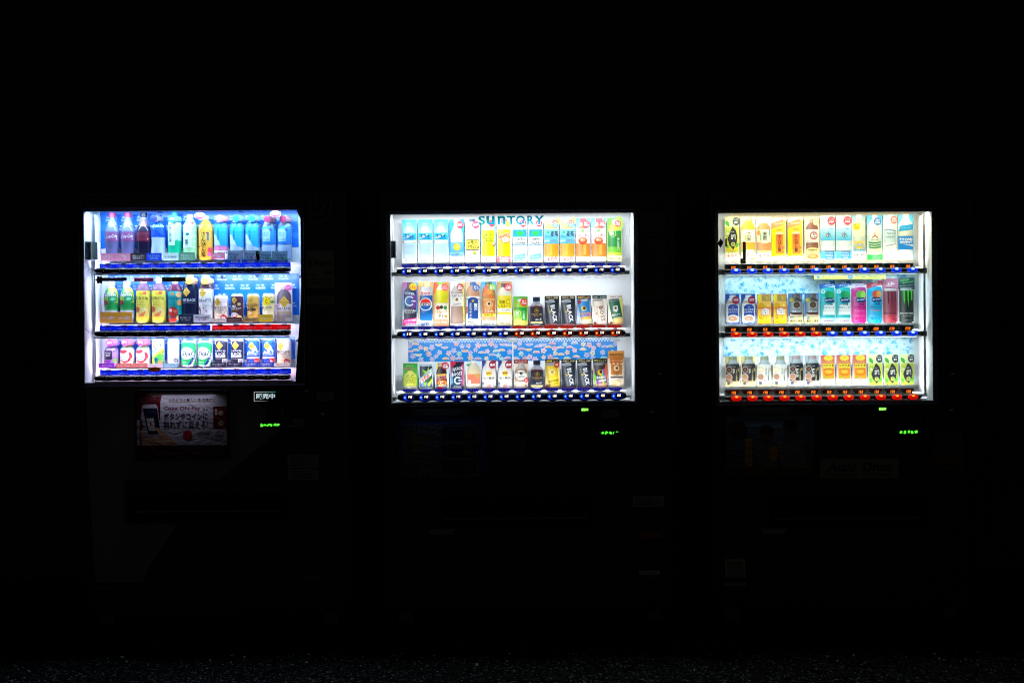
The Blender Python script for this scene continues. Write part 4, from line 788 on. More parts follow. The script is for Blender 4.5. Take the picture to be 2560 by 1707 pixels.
def c_browncan(a):
    a.R(-.5, 0, .5, 1, '#f4e4b0', '#3a6ab0'); a.R(-.5, .26, -.38, 1, '#3a74b8'); a.B('botcan', .04, .3, 1.0, .86, [(.1, '#4c2c26'), (.62, '#8c96a4'), (.86, '#4a3c3c'), (1, '#5a5050')], .75); a.ring(.04, .74, .36, .03, '#8a8e90', 18, 20, 160); a.E(.08, .62, .27, '#c8bca0'); a.E(.08, .62, .24, '#4c362c'); a.E(.08, .62, .1, '#5e463a'); a.T('一杯の珈琲', .04, .46, .6, .08, '#4a3c38', 0, .02); a.T('濃厚コク', .04, .405, .6, .1, '#e4e2e6', 0, .03); a.R(-.38, .31, .46, .36, '#402420'); a.E(-.30, .78, .16, '#a8a43c'); a.T('濃い', -.3, .78, .2, .1, '#e8e49a')
    a.G([(-.4, .30), (.46, .24), (.46, .29), (.1, .27), (-.4, .34)], '#d8a890'); a.R(-.5, 0, .5, .22, '#f4e09c'); a.E(-.26, .185, .13, '#2a5ca0', .08); a.T('微糖', -.26, .185, .18, .08, '#fff'); a.T('贅沢な濃厚', .04, .085, .88, .17, '#4a3224', 0, .02)
def c_bireley(a, c1, c2, c3, ban, fruit, tt):
    a.G([(-.5, 0), (.5, 0), (.5, .96), (-.5, .84)], '#dfeef4'); a.B('can', 0, .0, .84, .96, [(.15, c3), (.5, c1), (.97, c2)], .85); a.R(-.44, .62, .46, .76, c2); a.G([(-.5, .80), (.5, .88), (.5, 1), (-.5, .90)], ban); a.T('沖縄', .06, .935, .3, .09, '#e8f0f8' if tt else '#3a2c6a', 7, .03); a.T('バヤリース', .08, .885, .66, .11, '#f2f6fa' if tt else '#3a2c6a', 7, .03)
    a.E(.06, .66, .22, fruit[0], .26); a.E(.28, .66, .17, fruit[1], .24); a.E(.0, .54, .2, '#12356e', .16); a.E(.25, .54, .2, '#12356e', .16); a.R(-.1, .51, .4, .57, '#12356e'); a.T("Bireley's", .14, .545, .58, .14, '#dfe8f2', 8, .02, .2)
def c_bir_salt(a):
    c_bireley(a, '#12a8b0', '#14b4bc', '#bfe8f0', '#1c5cac', ('#1f8a58', '#27a05c'), 1); a.G([(-.3, .2), (.46, .2), (.46, .48), (-.22, .42)], '#e4ecea'); a.T('沖縄', .16, .44, .36, .12, '#14365c', 0, .03); a.T('バヤリース', .08, .365, .72, .14, '#14365c', 0, .03); a.T('ソルティシークヮーサー', .06, .29, .72, .1, '#e08a3a', 0, .01); a.T('熱中症対策', .1, .05, .68, .11, '#b82c48', 0, .03); a.E(-.28, .74, .13, '#c8e4ea')
    a.T('塩', -.28, .74, .12, .14, '#14565c')
def c_bir_pink(a):
    c_bireley(a, '#d4268c', '#c43c8c', '#e4228c', '#d8c4e4', ('#58b040', '#9ccc5a'), 0); a.T('沖縄', .16, .44, .36, .12, '#5a1c5c', 0, .03); a.T('バヤリース', .04, .365, .72, .14, '#7a1c6c', 0, .03); a.T('グァバ&シークヮーサー', .08, .29, .66, .08, '#f2c4dc', 0, .01); a.R(-.4, .17, .46, .175, '#f2a4cc'); a.T('果汁10%', .04, .1, .6, .09, '#7a1c5c', 0, .02)
def c_bir_blue(a):
    c_bireley(a, '#1aa4d0', '#1ca8d4', '#12b4e8', '#b82c4c', ('#d0503c', '#e0904a'), 1); a.T('沖縄', .16, .44, .36, .12, '#123a7c', 0, .03); a.T('バヤリース', .04, .365, .72, .14, '#123a7c', 0, .03); a.T('アセロラ', .08, .29, .6, .1, '#e0562c', 0, .03); a.R(-.4, .17, .46, .175, '#a4dcf2'); a.T('果汁10%', .04, .1, .6, .09, '#12408c', 0, .02)
def claws(a, c):
    for k, x in enumerate((-.16, .08, .30)):
        l = (.30, .36, .2)[k]; a.G([(x-.10, .70), (x+.08, .71), (x+.05, .68), (x+.045, .55), (x+.06, .52), (x+.01, .70-l), (x-.03, .5), (x-.045, .56), (x-.04, .67)], c)
def c_monpink(a):
    a.R(-.5, .74, .5, 1, '#c27c98', '#b86a88'); a.T('上陸', 0, .87, .56, .24, '#e8f0f6', 0, .03); a.T('超人気フレーバー', 0, .96, .8, .06, '#5a2c4a', 4, .02); a.T('新登場', 0, .78, .6, .07, '#5a2c4a', -3, .02); a.R(-.5, .02, .5, .74, '#b87c90'); a.B('can', -.04, .0, .77, .84, [(.25, '#b8384a'), (.97, '#8c3448'), (1, '#e8dce0')], .75); a.R(-.4, .72, .38, .74, '#ece4e8'); claws(a, '#5a2434'); a.T('MONSTER', -.02, .21, .78, .1, '#4a2430', 0, .02); a.T('ULTRA', .04, .15, .5, .06, '#4a1c2c', 0, .03); a.R(.1, .06, .3, .1, '#7a2430')
def c_monblack(a):
    a.R(-.5, .74, .5, 1, '#123438', '#16444c'); a.T('Unleash', -.12, .945, .56, .11, '#58d83c', 10, .03); a.T('the Beast!', .08, .90, .72, .1, '#58d83c', 10, .03); a.T('モンスターエナジー', 0, .82, .84, .08, '#c8d8d4', 4); a.R(-.46, .02, .44, .74, '#1c2c30'); a.B('can', -.02, .0, .77, .84, [(.97, '#14201f'), (1, '#dfe4e4')], .6); a.R(-.38, .72, .38, .735, '#e4e8e8'); claws(a, '#3ccc2c'); a.T('MONSTER', 0, .21, .80, .1, '#d0d4d2', 0, .02); a.T('ENERGY', .02, .15, .56, .05, '#a8acaa'); a.T('355ml', .04, .055, .4, .05, '#a8acaa')
def c_kokuuma(a):
    a.R(-.5, 0, .5, 1, '#fdf4dc', '#c44c54'); a.R(-.38, .22, .46, .98, '#f2a020', '#c85c4c'); a.E(.04, .90, .34, '#e4ca4a', .20); a.T('Asahi', .04, .94, .24, .05, '#4a3a1c', 0, .02); a.T('北海道産', .0, .77, .7, .1, '#e8b4a0', 0, .02); a.R(-.36, .56, .44, .72, '#f0d84a'); a.T('コクうま', .04, .655, .76, .18, '#1f1a14', 0, .03); a.T('コーンポタージュ', .06, .575, .6, .06, '#5a3a1c', 0, .02); a.E(.06, .42, .36, '#e87a1c', .22); a.E(.04, .45, .28, '#f8bc3a', .14); a.leaf(-.16, .28, .3, .1, '#8cb83a', -30); a.R(-.5, 0, .5, .22, '#fbe9c4'); a.R(-.2, .17, .2, .235, '#f6d8b0'); a.T('粒増量', 0, .2, .3, .06, '#d86a3c', 0, .02); a.T('たっぷり!', .02, .085, .86, .2, '#dc4c30', 0, .01)
# --- upright dummies: art wrapped round the front of a bottle or can
def w_cola(a):
    a.R(-.55, .40, .55, .58, '#8c4a80', '#7a4674'); a.T('Coca-Cola', .02, .50, .80, .25, '#e8dff0', 4, .01, .35); a.E(.40, .44, .04, '#d8c4dc')
def w_colared(a):
    a.R(-.55, .40, .55, .58, '#6c1832', '#5e1a34'); a.E(.36, .44, .04, '#d8a4ac'); a.T('ZERO', -.04, .5, .5, .14, '#521428', 0, .02)
def w_aqua(a): a.T('AQUARIUS', .0, .74, .92, .2, '#bfe0f8', 0, .02); a.G([(-.5, .52), (.5, .50), (.5, .70), (-.5, .69)], '#0f4ed8'); a.G([(-.4, .62), (.0, .68), (.4, .52), (.2, .52)], '#0a38b8')
def w_soken(a):
    a.R(-.36, .30, .12, .84, '#cfeee0'); a.V('爽健美茶', -.22, .56, .26, 1.34, '#123c54', .02); a.E(.24, .72, .08, '#e4e46a'); a.leaf(.26, .4, .3, .08, '#12b088', 60); a.leaf(.32, .36, .3, .08, '#12b088', 110); a.V('すっきりブレンド', .12, .62, .06, .8, '#3a8a9a', 0)
def w_ayataka(a):
    a.R(-.50, .0, .52, .80, '#8ccc8c', '#b8e0b0')
    for v in (.15, .27, .39, .51, .63): a.R(-.5, v, .5, v+.02, '#d8f0d0')
    a.R(-.44, .26, .2, .78, '#cfe4ec'); a.T('うまみ\nにごり', -.12, .70, .46, .3, '#2a4a3c', 0, .01); a.E(-.10, .56, .14, '#1d6a78', .1); a.V('綾鷹', -.16, .38, .24, .48, '#2a4440', .0); a.R(.1, .78, .3, .82, '#d84a4a')
def w_sanpin(a):
    a.R(-.52, .0, .52, .64, '#f6a81e', '#dfb24c'); a.V('さんぴん茶', -.08, .34, .36, 1.72, '#1c1712', .02); a.R(.18, .44, .28, .60, '#3a6a9a'); a.E(.34, .22, .14, '#e0405a', .18); a.E(.3, .12, .12, '#d85a8a'); a.E(-.38, .06, .08, '#e8642a'); a.E(.2, .61, .1, '#a82c5c', .05); a.E(-.36, .3, .05, '#c0402c')
def w_ilohas(a, pink=0):
    a.G([(-.5, .36), (.5, .26), (.5, .80), (.2, .86), (-.45, .80)], '#2aa4f4'); a.G([(-.5, .36), (.1, .30), (-.3, .55), (-.5, .6)], '#c4dcfa')
    for k in range(6):
        r = math.radians(60*k+30); a.leaf(-.14+.12*math.cos(r), .85+.12*math.sin(r)/a.A, .16, .08, '#0c3c6c', 60*k+30)
    a.T('I LOHAS', -.12, .56, .74, .14, '#0c58a8', -90, .01); a.R(-.5, 0, .5, .2, '#f4f8fc'); a.T('いろはす', .08, .16, .54, .1, '#26303a', 0, .02); a.leaf(-.36, .16, .22, .12, '#9cd88c', 60)
    if pink: a.R(-.4, .20, .5, .30, '#e87aac'); a.T('もも', 0, .25, .4, .13, '#f6cce0')
def w_softwater(a): a.R(-.5, .34, .5, .74, '#1f7fe0', '#2c8ef0'); a.R(-.38, .40, .16, .68, '#9cc4dc'); a.T('森の水\nだより', -.11, .57, .40, .3, '#3a6c8c'); a.T('やさしい天然水', -.1, .44, .46, .08, '#2a4a6c', 0, .02); a.E(.2, .67, .11, '#3454c0')
def w_fanta(a):
    a.R(-.55, .02, .55, .92, '#2fa44a', '#d4e03a'); a.R(-.55, .02, .55, .30, '#1e9a4c'); a.G([(-.1, .3), (.55, .25), (.55, .9), (.2, .86)], '#e8dc2a'); a.E(-.34, .78, .24, '#2f9a5a', .24); a.E(.3, .82, .2, '#f4dc3a'); a.E(.34, .66, .14, '#a4d43a'); a.E(-.36, .26, .24, '#8a2c34', .18); a.E(.2, .42, .3, '#27985c', .26); a.leaf(.2, .42, .4, .2, '#7cd0a0', 10)
    a.T('FANTA', -.04, .62, 1.0, .38, '#10306c', 4, .06); a.T('FANTA', -.04, .62, .92, .31, '#e4ecf8', 4, .02)
def w_lemontea(a):
    a.R(-.52, .0, .52, .72, '#f8e070', '#dcd84a'); a.T('紅茶花伝', -.02, .56, .84, .28, '#2a2618', 0, .02); a.T('ガーデン', -.1, .47, .50, .12, '#4a4424', 0, .01); a.T('レモンティー', -.1, .41, .64, .12, '#4a4424', 0, .01); a.E(-.04, .66, .13, '#d8b02c', .1); a.E(.2, .67, .12, '#d86a4c'); a.E(-.36, .30, .22, '#b4583c', .2); a.E(.12, .27, .22, '#f0e89a'); a.G([(-.5, .10), (.3, .28), (.1, .12)], '#ee8a4c'); a.R(-.5, .0, .5, .14, '#fbe04a')
def w_peachtea(a):
    a.R(-.52, .0, .52, .72, '#188a84', '#1aa0a0'); a.T('紅茶花伝', -.06, .56, .74, .26, '#0c2c3c', 0, .02); a.T('ガーデン', -.14, .47, .46, .11, '#0c4c54'); a.T('ピーチティー', -.14, .41, .56, .11, '#0c4c54'); a.E(-.08, .66, .13, '#c4783c', .1); a.E(.32, .64, .18, '#dca870'); a.E(.36, .46, .15, '#d89a5c', .2); a.E(-.08, .24, .36, '#b02c24', .34); a.E(-.22, .28, .12, '#f0c8b8'); a.E(.1, .26, .12, '#d86a4c'); a.G([(-.5, .1), (.4, .12), (.1, .0), (-.4, .02)], '#d8402c'); a.E(.34, .10, .18, '#f2b46c')
def gdiamond(a, x, v, r, ink='#4a3410'):
    a.G([(x, v+1.2*r/a.A), (x+r, v), (x, v-1.2*r/a.A), (x-r, v)], '#d9ae45'); a.T('GEORGIA', x, v, 1.5*r, .26*r, ink, 0, .02); a.E(x, v+.55*r/a.A, .13*r, ink); a.T('coffee', x, v-.4*r/a.A, .8*r, .2*r, ink)
def w_gblack(a): gdiamond(a, -.16, .64, .26); a.T('THE BLACK', -.04, .47, .92, .2, '#c8ccd8', 0, .02); a.R(-.4, .40, .4, .41, '#5a647c'); a.R(-.5, .16, .5, .17, '#5a6070')
def w_glatte(a):
    a.R(-.52, .0, .52, .70, '#e4dfd6', '#dcdce4'); gdiamond(a, -.16, .62, .28); a.T('THE LATTE', -.04, .46, .84, .19, '#3a2c2c', 0, .01); a.R(-.5, .35, .5, .355, '#b8aea4'); a.R(-.52, .0, .52, .09, '#c8a858'); a.E(-.42, .2, .16, '#5c2c28', .4); a.E(-.46, .2, .14, '#e4dfd6', .36)
    for x, v in ((-.1, .30), (.1, .24), (-.18, .16), (-.02, .1)): a.leaf(x, v, .12, .09, '#3a201c', 40)
def w_cafeole(a):
    a.R(-.5, .04, .5, .93, '#f0dcae', '#efdce0'); gdiamond(a, -.18, .74, .27); a.E(.30, .66, .16, '#f6e8ec'); a.T('贅沢ミルクの', -.02, .54, .84, .17, '#3c2c20', 0, .015); a.T('カフェオレ', -.06, .455, .68, .15, '#3c2c20', 0, .015); a.E(-.1, .28, .32, '#e8c094', .16); a.E(-.1, .29, .24, '#f2dcc0', .1); a.E(.24, .17, .2, '#b8202c'); a.T('満足', .24, .17, .26, .16, '#f4d8d8', 0, .02)
    for x, v in ((.36, .5), (.4, .42), (.32, .36)): a.leaf(x, v, .08, .06, '#9a4a34', 60)
def w_cocoa(a):
    a.R(-.5, .14, .5, .92, '#4c2824', '#4a2a40'); gdiamond(a, -.16, .78, .25); a.E(.22, .64, .13, '#d8b878'); a.T('贅沢', -.16, .56, .34, .18, '#eee', 0, .02); a.T('ミルクココア', -.04, .48, .84, .16, '#f0ecea', 0, .03, .2); a.R(-.44, .40, .16, .43, '#a88a3a'); a.E(-.14, .22, .36, '#eee4dc', .26); a.E(-.14, .22, .27, '#a8605a', .17); a.E(-.12, .24, .16, '#eedcd4', .09); a.E(.24, .16, .19, '#e4cc7c'); a.R(-.5, 0, .5, .1, '#f4e4c0')
def w_golden(a): a.R(-.5, .0, .5, .96, '#dca84a', '#e2b458'); gdiamond(a, -.14, .78, .26); a.T('GOLDEN', .0, .60, .90, .22, '#4a3418', 0, .02); a.T('DRIP', -.1, .515, .5, .12, '#4a3418', 0, .02); a.R(-.5, .41, .26, .47, '#2c221c'); a.T('微糖', -.12, .44, .2, .08, '#e8dcc0'); a.E(-.12, .33, .07, '#f6e2a8', .1); a.R(-.4, .2, .1, .22, '#a87c2c')
def w_sogood(a): a.R(-.5, .0, .5, .96, '#f2ecc8', '#f0de7c'); a.ring(-.12, .72, .36, .04, '#8a6a30', 22, 20, 160); a.E(-.12, .72, .33, '#f4d40c'); a.T('C', -.12, .72, .2, .34, '#2a2410', 0, .03); a.E(.24, .86, .08, '#d8b49a', .1); a.leaf(.36, .7, .36, .2, '#4a9a3c', 10); a.T('SO GOOD', -.08, .50, .84, .18, '#3a3420', 0, .01); a.T('レモネード', -.04, .42, .5, .07, '#a88a2a')
def w_biglatte(a):
    a.R(-.5, 0, .5, 1, '#f4dce4', '#eeccda'); a.B('round', .04, .02, .90, .84, [(.24, '#c8b4ac'), (.28, '#d8b464'), (.50, '#f0ecee'), (.92, '#6c5a64'), (1, '#d89a90')], .8); gdiamond(a, .04, .50, .30); a.T('HOT', -.36, .405, .3, .12, '#c84c8c', 8, .03); a.T('THE LATTE', 0, .335, .84, .15, '#3a343c', 0, .015); a.T('ザ・ラテ', 0, .27, .3, .06, '#5a525a'); a.E(.28, .87, .2, '#c8549c', .17); a.T('すっきり', .28, .87, .28, .1, '#f6e0ee'); a.E(.3, .06, .24, '#f0dcd4', .12)
def w_grape(a): a.R(-.52, .02, .52, .74, '#a47cc8', '#b494d8'); a.R(-.44, .30, .16, .66, '#2c1c3c'); a.T('Minute\nMaid', -.14, .50, .44, .3, '#e8e4f0', 0, .02); a.R(-.5, .2, .1, .28, '#9a3cb0'); a.E(-.3, .1, .12, '#4a2460'); a.E(-.1, .12, .12, '#54306a'); a.E(.1, .1, .12, '#4a2460'); a.E(-.4, .62, .1, '#5c3484'); a.E(.34, .26, .17, '#8cb06a'); a.leaf(.3, .62, .3, .1, '#6a4a8a', 40)
def w_apple(a): a.R(-.52, .02, .52, .74, '#f8eac4', '#cfe4f4'); a.ring(-.06, .42, .46, .16, '#d82c3c', 26, 190, 400); a.E(-.2, .60, .3, '#b83440', .14); a.E(-.12, .30, .3, '#e6f0f2', .12); a.T('Qoo', -.12, .30, .44, .2, '#3c9a6c', 0, .03); a.T('りんご', -.06, .13, .3, .08, '#f6dcd4', 0, .02); a.R(-.5, .72, .5, .78, '#8a9a5c')
def w_fantacan(a): a.R(-.5, .0, .5, 1, '#54c04c', '#eef6e0'); a.G([(-.5, .3), (.5, .7), (.5, .5), (-.4, 0), (-.5, .0)], '#c8e03c'); a.G([(-.3, .3), (.5, .6), (.5, .3), (0, .1)], '#4cc04c'); a.leaf(-.16, .9, .3, .18, '#8cc83c', 20); a.leaf(.0, .78, .3, .16, '#8cc83c', -20); a.E(-.28, .76, .07, '#e0805c'); a.E(-.18, .72, .07, '#e0805c'); a.T('ファンタ', -.02, .68, .98, .28, '#143c94', 43, .04); a.T('?', -.05, .24, .34, .46, '#1450a0', 0, .06); a.E(.24, .16, .16, '#f09468')
def w_chill(a): a.R(-.5, .12, .5, 1, '#dfe8e4', '#d6e4d8'); a.E(.3, .88, .2, '#f2e0b8'); a.ring(-.04, .60, .34, .015, '#5a6a6c', 26, -120, 90); a.T('CHILL', -.04, .645, .52, .15, '#3a4448', 0, .02); a.T('OUT', -.06, .56, .40, .15, '#3a4448', 0, .02); a.E(.28, .24, .17, '#4c5a60'); a.T('微炭酸', .28, .24, .26, .1, '#d4dcdc', 0, .02); a.R(-.5, 0, .5, .14, '#8cc8d4', '#d8eef0')
def w_skal(a): a.R(-.5, .02, .5, .93, '#2cc468', '#10a860'); a.E(-.06, .52, .44, '#f4f8f6', .42); a.ring(-.06, .52, .41, .02, '#2a5a7c', 26); a.T('Skal', -.04, .52, .74, .3, '#123c4c', 0, .02, .25); a.T('WHITE SODA', -.06, .655, .4, .05, '#2a6a5c', 0, .02); a.E(-.04, .395, .04, '#2a5a7c'); a.G([(.1, .02), (.28, .02), (.46, .3), (.46, .55)], '#f4f8f6'); a.G([(.0, .02), (.14, .02), (.4, .25), (.44, .5)], '#123c80'); a.R(-.36, .16, .0, .2, '#a4ecb8'); a.R(-.4, .93, .5, .95, '#12386c')
def w_platblack(a): a.R(-.5, .0, .5, .96, '#171c34', '#182040'); a.R(-.5, .8, -.36, .96, '#dfe2ea'); gdiamond(a, -.08, .76, .29); a.T('PLATINUM', -.04, .57, .80, .12, '#d8d8e0', 0, .02); a.T('BLACK', -.04, .46, .84, .23, '#f0f0f4', 0, .03); a.R(-.46, .33, .36, .40, '#e0e0e4'); a.T('無糖', -.1, .365, .24, .08, '#20202c'); a.R(-.46, .27, .36, .28, '#8a8c9a'); a.R(.14, .1, .5, .28, '#e2e2ea'); a.T('無糖\n増量', .32, .19, .26, .22, '#2a2a3a', 0, .02); a.T('コーヒー', -.16, .15, .4, .08, '#c8c8d4')
def w_emerald(a): a.R(-.5, .14, .5, .96, '#1c5cd0', '#1c6ae0'); a.G([(-.5, .48), (-.3, .58), (-.1, .52), (.2, .76), (.36, .6), (.5, .54), (.5, .44), (-.5, .42)], '#dceafa'); a.G([(-.5, .46), (-.2, .5), (.1, .46), (.2, .62), (.3, .5), (.5, .56), (.5, .40), (-.5, .40)], '#1c64d8'); gdiamond(a, -.08, .74, .28); a.T('EMERALD', -.08, .48, .72, .11, '#e8f2fc', 0, .02); a.T('MOUNTAIN', -.06, .42, .78, .11, '#e8f2fc', 0, .02); a.R(-.48, .28, .46, .345, '#ecd8cc'); a.R(-.5, .14, .2, .28, '#1c44b0'); a.T('コーヒー', -.12, .19, .4, .07, '#dce4f4'); a.R(.14, .1, .5, .29, '#d83434'); a.T('No.1', .32, .2, .28, .14, '#fbe6e0', 0, .03)
# ------------------------------------------------------------------ drinks on the shelves
ORD = ['first', 'second', 'third', 'fourth', 'fifth', 'sixth', 'seventh', 'eighth', 'ninth', 'tenth', 'eleventh', 'twelfth', 'thirteenth', 'fourteenth']
ROWN = ['top', 'middle', 'bottom']; MN = {id(ML): 'left', id(MM): 'middle', id(MR): 'right'}
_shared = {}
def part(name, key, make, parent, mat, loc, smooth=False):
    """a part at loc under parent; alike parts share one mesh"""
    if key not in _shared:
        g = MB(); make(g); _shared[key] = g.mesh(name, mat if isinstance(mat, list) else [mat], smooth)
    o = bpy.data.objects.new(name, _shared[key]); C.objects.link(o); o.parent = parent; o.location = loc; return o
def lathe(g, p, W, H, v0, v1, bands, flat=.8, n=26, close=True):
    cuts = sorted(set([v0, v1]+[a for a, b in PROF[p] if v0 < a < v1]+[a for a, b in bands if v0 < a < v1]+[v0+(v1-v0)*k/8 for k in range(1, 8)]))
    for a, b in zip(cuts[:-1], cuts[1:]):
        c = lin(next((c for t, c in bands if (a+b)/2 < t), bands[-1][1])); ra, rb = prof(p, a+1e-5)*W/2, prof(p, b-1e-5)*W/2
        for i in range(n):
            t, u = 2*PI*i/n, 2*PI*(i+1)/n
            g.face([(ra*math.cos(t), flat*ra*math.sin(t), a*H), (ra*math.cos(u), flat*ra*math.sin(u), a*H), (rb*math.cos(u), flat*rb*math.sin(u), b*H), (rb*math.cos(t), flat*rb*math.sin(t), b*H)], c)
    for v, s in ((v0, -1), (v1, 1)):
        r = prof(p, min(max(v-s*1e-5, 0), 1))*W/2; c = lin(bands[0][1] if s < 0 else bands[-1][1])
        ring = [(r*math.cos(2*PI*i/n), flat*r*math.sin(2*PI*i/n), v*H) for i in range(n)]
        g.face(ring[::s], c)
def surf_of(p, W, H, flat=.8):
    def f(x, z):
        r = prof(p, min(max(z/H, 0), 1))*W/2; return -flat*math.sqrt(max(r*r-x*x, 0))
    return f
GROUP = {0: 'bottles and cans displayed in the left machine', 1: 'drink cards displayed in the middle machine', 2: 'drink cards displayed in the right machine'}
MI = {id(ML): 0, id(MM): 1, id(MR): 2}
def label_of(desc, m, row, i): return f'{desc}, {ORD[i]} on {ROWN[row]} shelf of {MN[id(m)]} machine'
def card(m, row, i, cx, yb, yt, Wpx, fn, desc, d=.108, tilt=0, th=.004, bulge=.004):
    k = K*(1+d/D); W, H = Wpx*k, (yb-yt)*k; x, z = m.X(cx, (yb+yt)/2, d), m.Z(yb, d)
    root = thing('drink_card', (x, d, z), label_of(desc, m, row, i), 'drink card', GROUP[MI[id(m)]]); root.rotation_euler = (0, 0, 0)
    key = (fn.__name__, round(Wpx), round((yb-yt)/4))
    def sf(xx, zz): return -bulge*(1-(2*xx/W)**2)
    a = Art(W, H); fn(a)
    def mk(g):
        n = 8
        for j in range(n):
            x0, x1 = -W/2+W*j/n, -W/2+W*(j+1)/n; q = [(x0, sf(x0, 0)), (x1, sf(x1, 0))]; c = (.75, .75, .75)
            g.face([(x0, q[0][1], 0), (x1, q[1][1], 0), (x1, q[1][1], H), (x0, q[0][1], H)], c)
            g.face([(x1, q[1][1]+th, 0), (x0, q[0][1]+th, 0), (x0, q[0][1]+th, H), (x1, q[1][1]+th, H)], c)
            g.face([(x0, q[0][1], H), (x1, q[1][1], H), (x1, q[1][1]+th, H), (x0, q[0][1]+th, H)], c)
        for s in (-1, 1): g.face([(s*W/2, 0, 0), (s*W/2, th, 0), (s*W/2, th, H), (s*W/2, 0, H)][::s], (.75, .75, .75))
    if fn in NOBACK:
        def mk(g):
            g.prism([(-W*.42, 0), (W*.46, 0), (W*.46, H*.95), (-W*.42, H*.83)], 0, th, (.75, .75, .75))
    part('card', ('c',)+key, mk, root, M['print'], (0, 0, 0))
    def mk2(g): emit_art(g, a, W, (0, 0, 0), sf)
    part('printed_picture', ('p',)+key, mk2, root, M['print'], (0, 0, 0))
    def mk3(g): g.box(-W*.2, W*.2, th, .03, 0, .002, (.7, .7, .7)); g.box(-W*.2, W*.2, th, th+.002, .002, H*.4, (.7, .7, .7))
    part('stand', ('s',)+key, mk3, root, M['print'], (0, 0, 0)); return root
def dummy(m, row, i, cx, yb, yt, Wpx, p, bands, cap, capcol, wrap, desc, badge=None, tag=None, kind='bottle', mat='bottle', d=.103, lean=0, key=None):
    k = K*(1+d/D); W, H = Wpx*k, (yb-yt)*k; x, z = m.X(cx, (yb+yt)/2, d), m.Z(yb, d)
    root = thing('drink_'+kind, (x, d, z), label_of(desc, m, row, i), kind, GROUP[MI[id(m)]])
    kk = (key or (wrap.__name__ if wrap else p), round(Wpx), round((yb-yt)/3), capcol)
    part('body', ('b',)+kk, lambda g: lathe(g, p, W, H, 0, cap, bands), root, M[mat], (0, 0, 0), True)
    if cap < 1:
        part('lid' if kind == 'can' else 'cap', ('k',)+kk, lambda g: lathe(g, p, W, H, cap, 1, [(1, capcol)]), root, M['tin' if kind == 'can' else 'print'], (0, 0, 0), True)
    if wrap:
        a = Art(W, H); wrap(a); sf = surf_of(p, W, H)
        part('wrap_label' if kind == 'bottle' else 'printed_label', ('w',)+kk, lambda g: emit_art(g, a, W, (0, 0, 0), sf, rad=lambda z: prof(p, min(max(z/H, 0), 1))*W*.492), root, M['print'], (0, 0, 0))
    if badge:
        bx, by, c, t = badge      # px centre of the front disc, colour, words
        ox = (bx-cx)*k; oz = (yb-by)*k; r = 8.8*k; c = lin(c)
        def mk(g):
            n = 22; o0 = Vector((ox, -.036, oz)); o1 = o0+Vector((.019, .030, .000)); ring0 = []; ring1 = []
            for j in range(n):
                q = 2*PI*j/n; v = Vector((r*math.cos(q), 0, r*math.sin(q))); ring0.append(o0+v); ring1.append(o1+v*.96)
            g.face(ring0, c)
            for j in range(n): g.face([ring0[j-1], ring1[j-1], ring1[j], ring0[j]], mix(c, (.8, .8, .85), .25))
            g.face(ring1[::-1], c)
            if t: text3(g, t, ox, oz, r*1.4, r*.9, -.0366, (.8, .75, .78), 0, .02)
        part('cap_badge', ('g', t, badge[2], round(ox, 3), round(oz, 3)), mk, root, M['print'], (0, 0, 0))
    if tag:
        tw, th, tc, tt, tcc = tag[:5]; tdx = tag[5] if len(tag) > 5 else -3; tdz = tag[6] if len(tag) > 6 else 0
        def mk(g):
            w = tw*k; h = th*k; g.box(tdx*k-w/2, tdx*k+w/2, -.036, -.0345, tdz*k, tdz*k+h, lin(tc))
            n = tt.count('\n')+1
            if tt: text3(g, tt, tdx*k, tdz*k+h*.46, w*.76, h*(.30 if n == 1 else .62), -.0364, lin(tcc), 0, .02)
        part('shelf_tag', ('t',)+tuple(tag), mk, root, M['print'], (0, 0, 0))
    return root
NOBACK = (c_bir_salt, c_bir_pink, c_bir_blue)
# ---- left machine, top shelf
L = ML; c0 = 281; pt = 39.2
glass = '#5a5a78'; colab = [(.38, '#6a6a98'), (.60, '#7c6090'), (.74, '#8088a8'), (1, '#aab4d4')]; dcola = [(.38, '#1c1a34'), (.6, '#50203c'), (.72, '#3a3048'), (.86, '#a88090'), (1, '#b0b0cc')]
wt = (39.5, 18.5)
for i, ds in ((0, 'faded bottle of dark soda with pink cap'), (1, 'pink-capped soda bottle right of its twin')):
    dummy(L, 0, i, c0+pt*i, 650, 531, 36, 'cola', colab, .905, '#e0447c', w_cola, ds, None, (*wt, '#f29ab4', 'この時期に\nコーラ', '#fbe4ea', -7, -2))
dummy(L, 0, 2, 359.5, 650, 531, 36, 'cola', dcola, .905, '#1c2440', w_colared, 'dark cola bottle with black cap', None, (*wt, '#3a2830', 'ゼロシュガー\nゼロカロリー', '#f0f0f0', -7, -2))
dummy(L, 0, 3, 396, 650, 537, 37, 'waist', [(.5, '#b8ccf4'), (.75, '#1c60e4'), (.9, '#2a6ae8'), (1, '#1430b0')], .905, '#1430b0', w_aqua, 'blue sports drink bottle', (391, 548, '#0c1c9c', ''), (39, 18.5, '#1448d8', '水より優れた\n水分補給', '#9cc8f4', -5, -2))
dummy(L, 0, 4, 437, 650, 531, 35, 'pet', [(.4, '#1cbc8c'), (.84, '#c8e8dc'), (1, '#28c4b4')], .925, '#1cc4b4', w_soken, 'mint green blended tea bottle', (436.5, 549, '#0a9c88', 'ゼロ'), (39, 18.5, '#e8f8f4', 'すっきり飲める', '#1c6a7a', -5, -2))
dummy(L, 0, 5, 476, 650, 537, 36, 'pet', [(.84, '#94cc9c'), (1, '#dfeef2')], .925, '#e8f0f4', w_ayataka, 'green tea bottle with white cap and leaf-green wrap', None, (40, 20, '#6aa884', '本当においしい\nうまみつまった', '#e4f4ea', -3, -2))
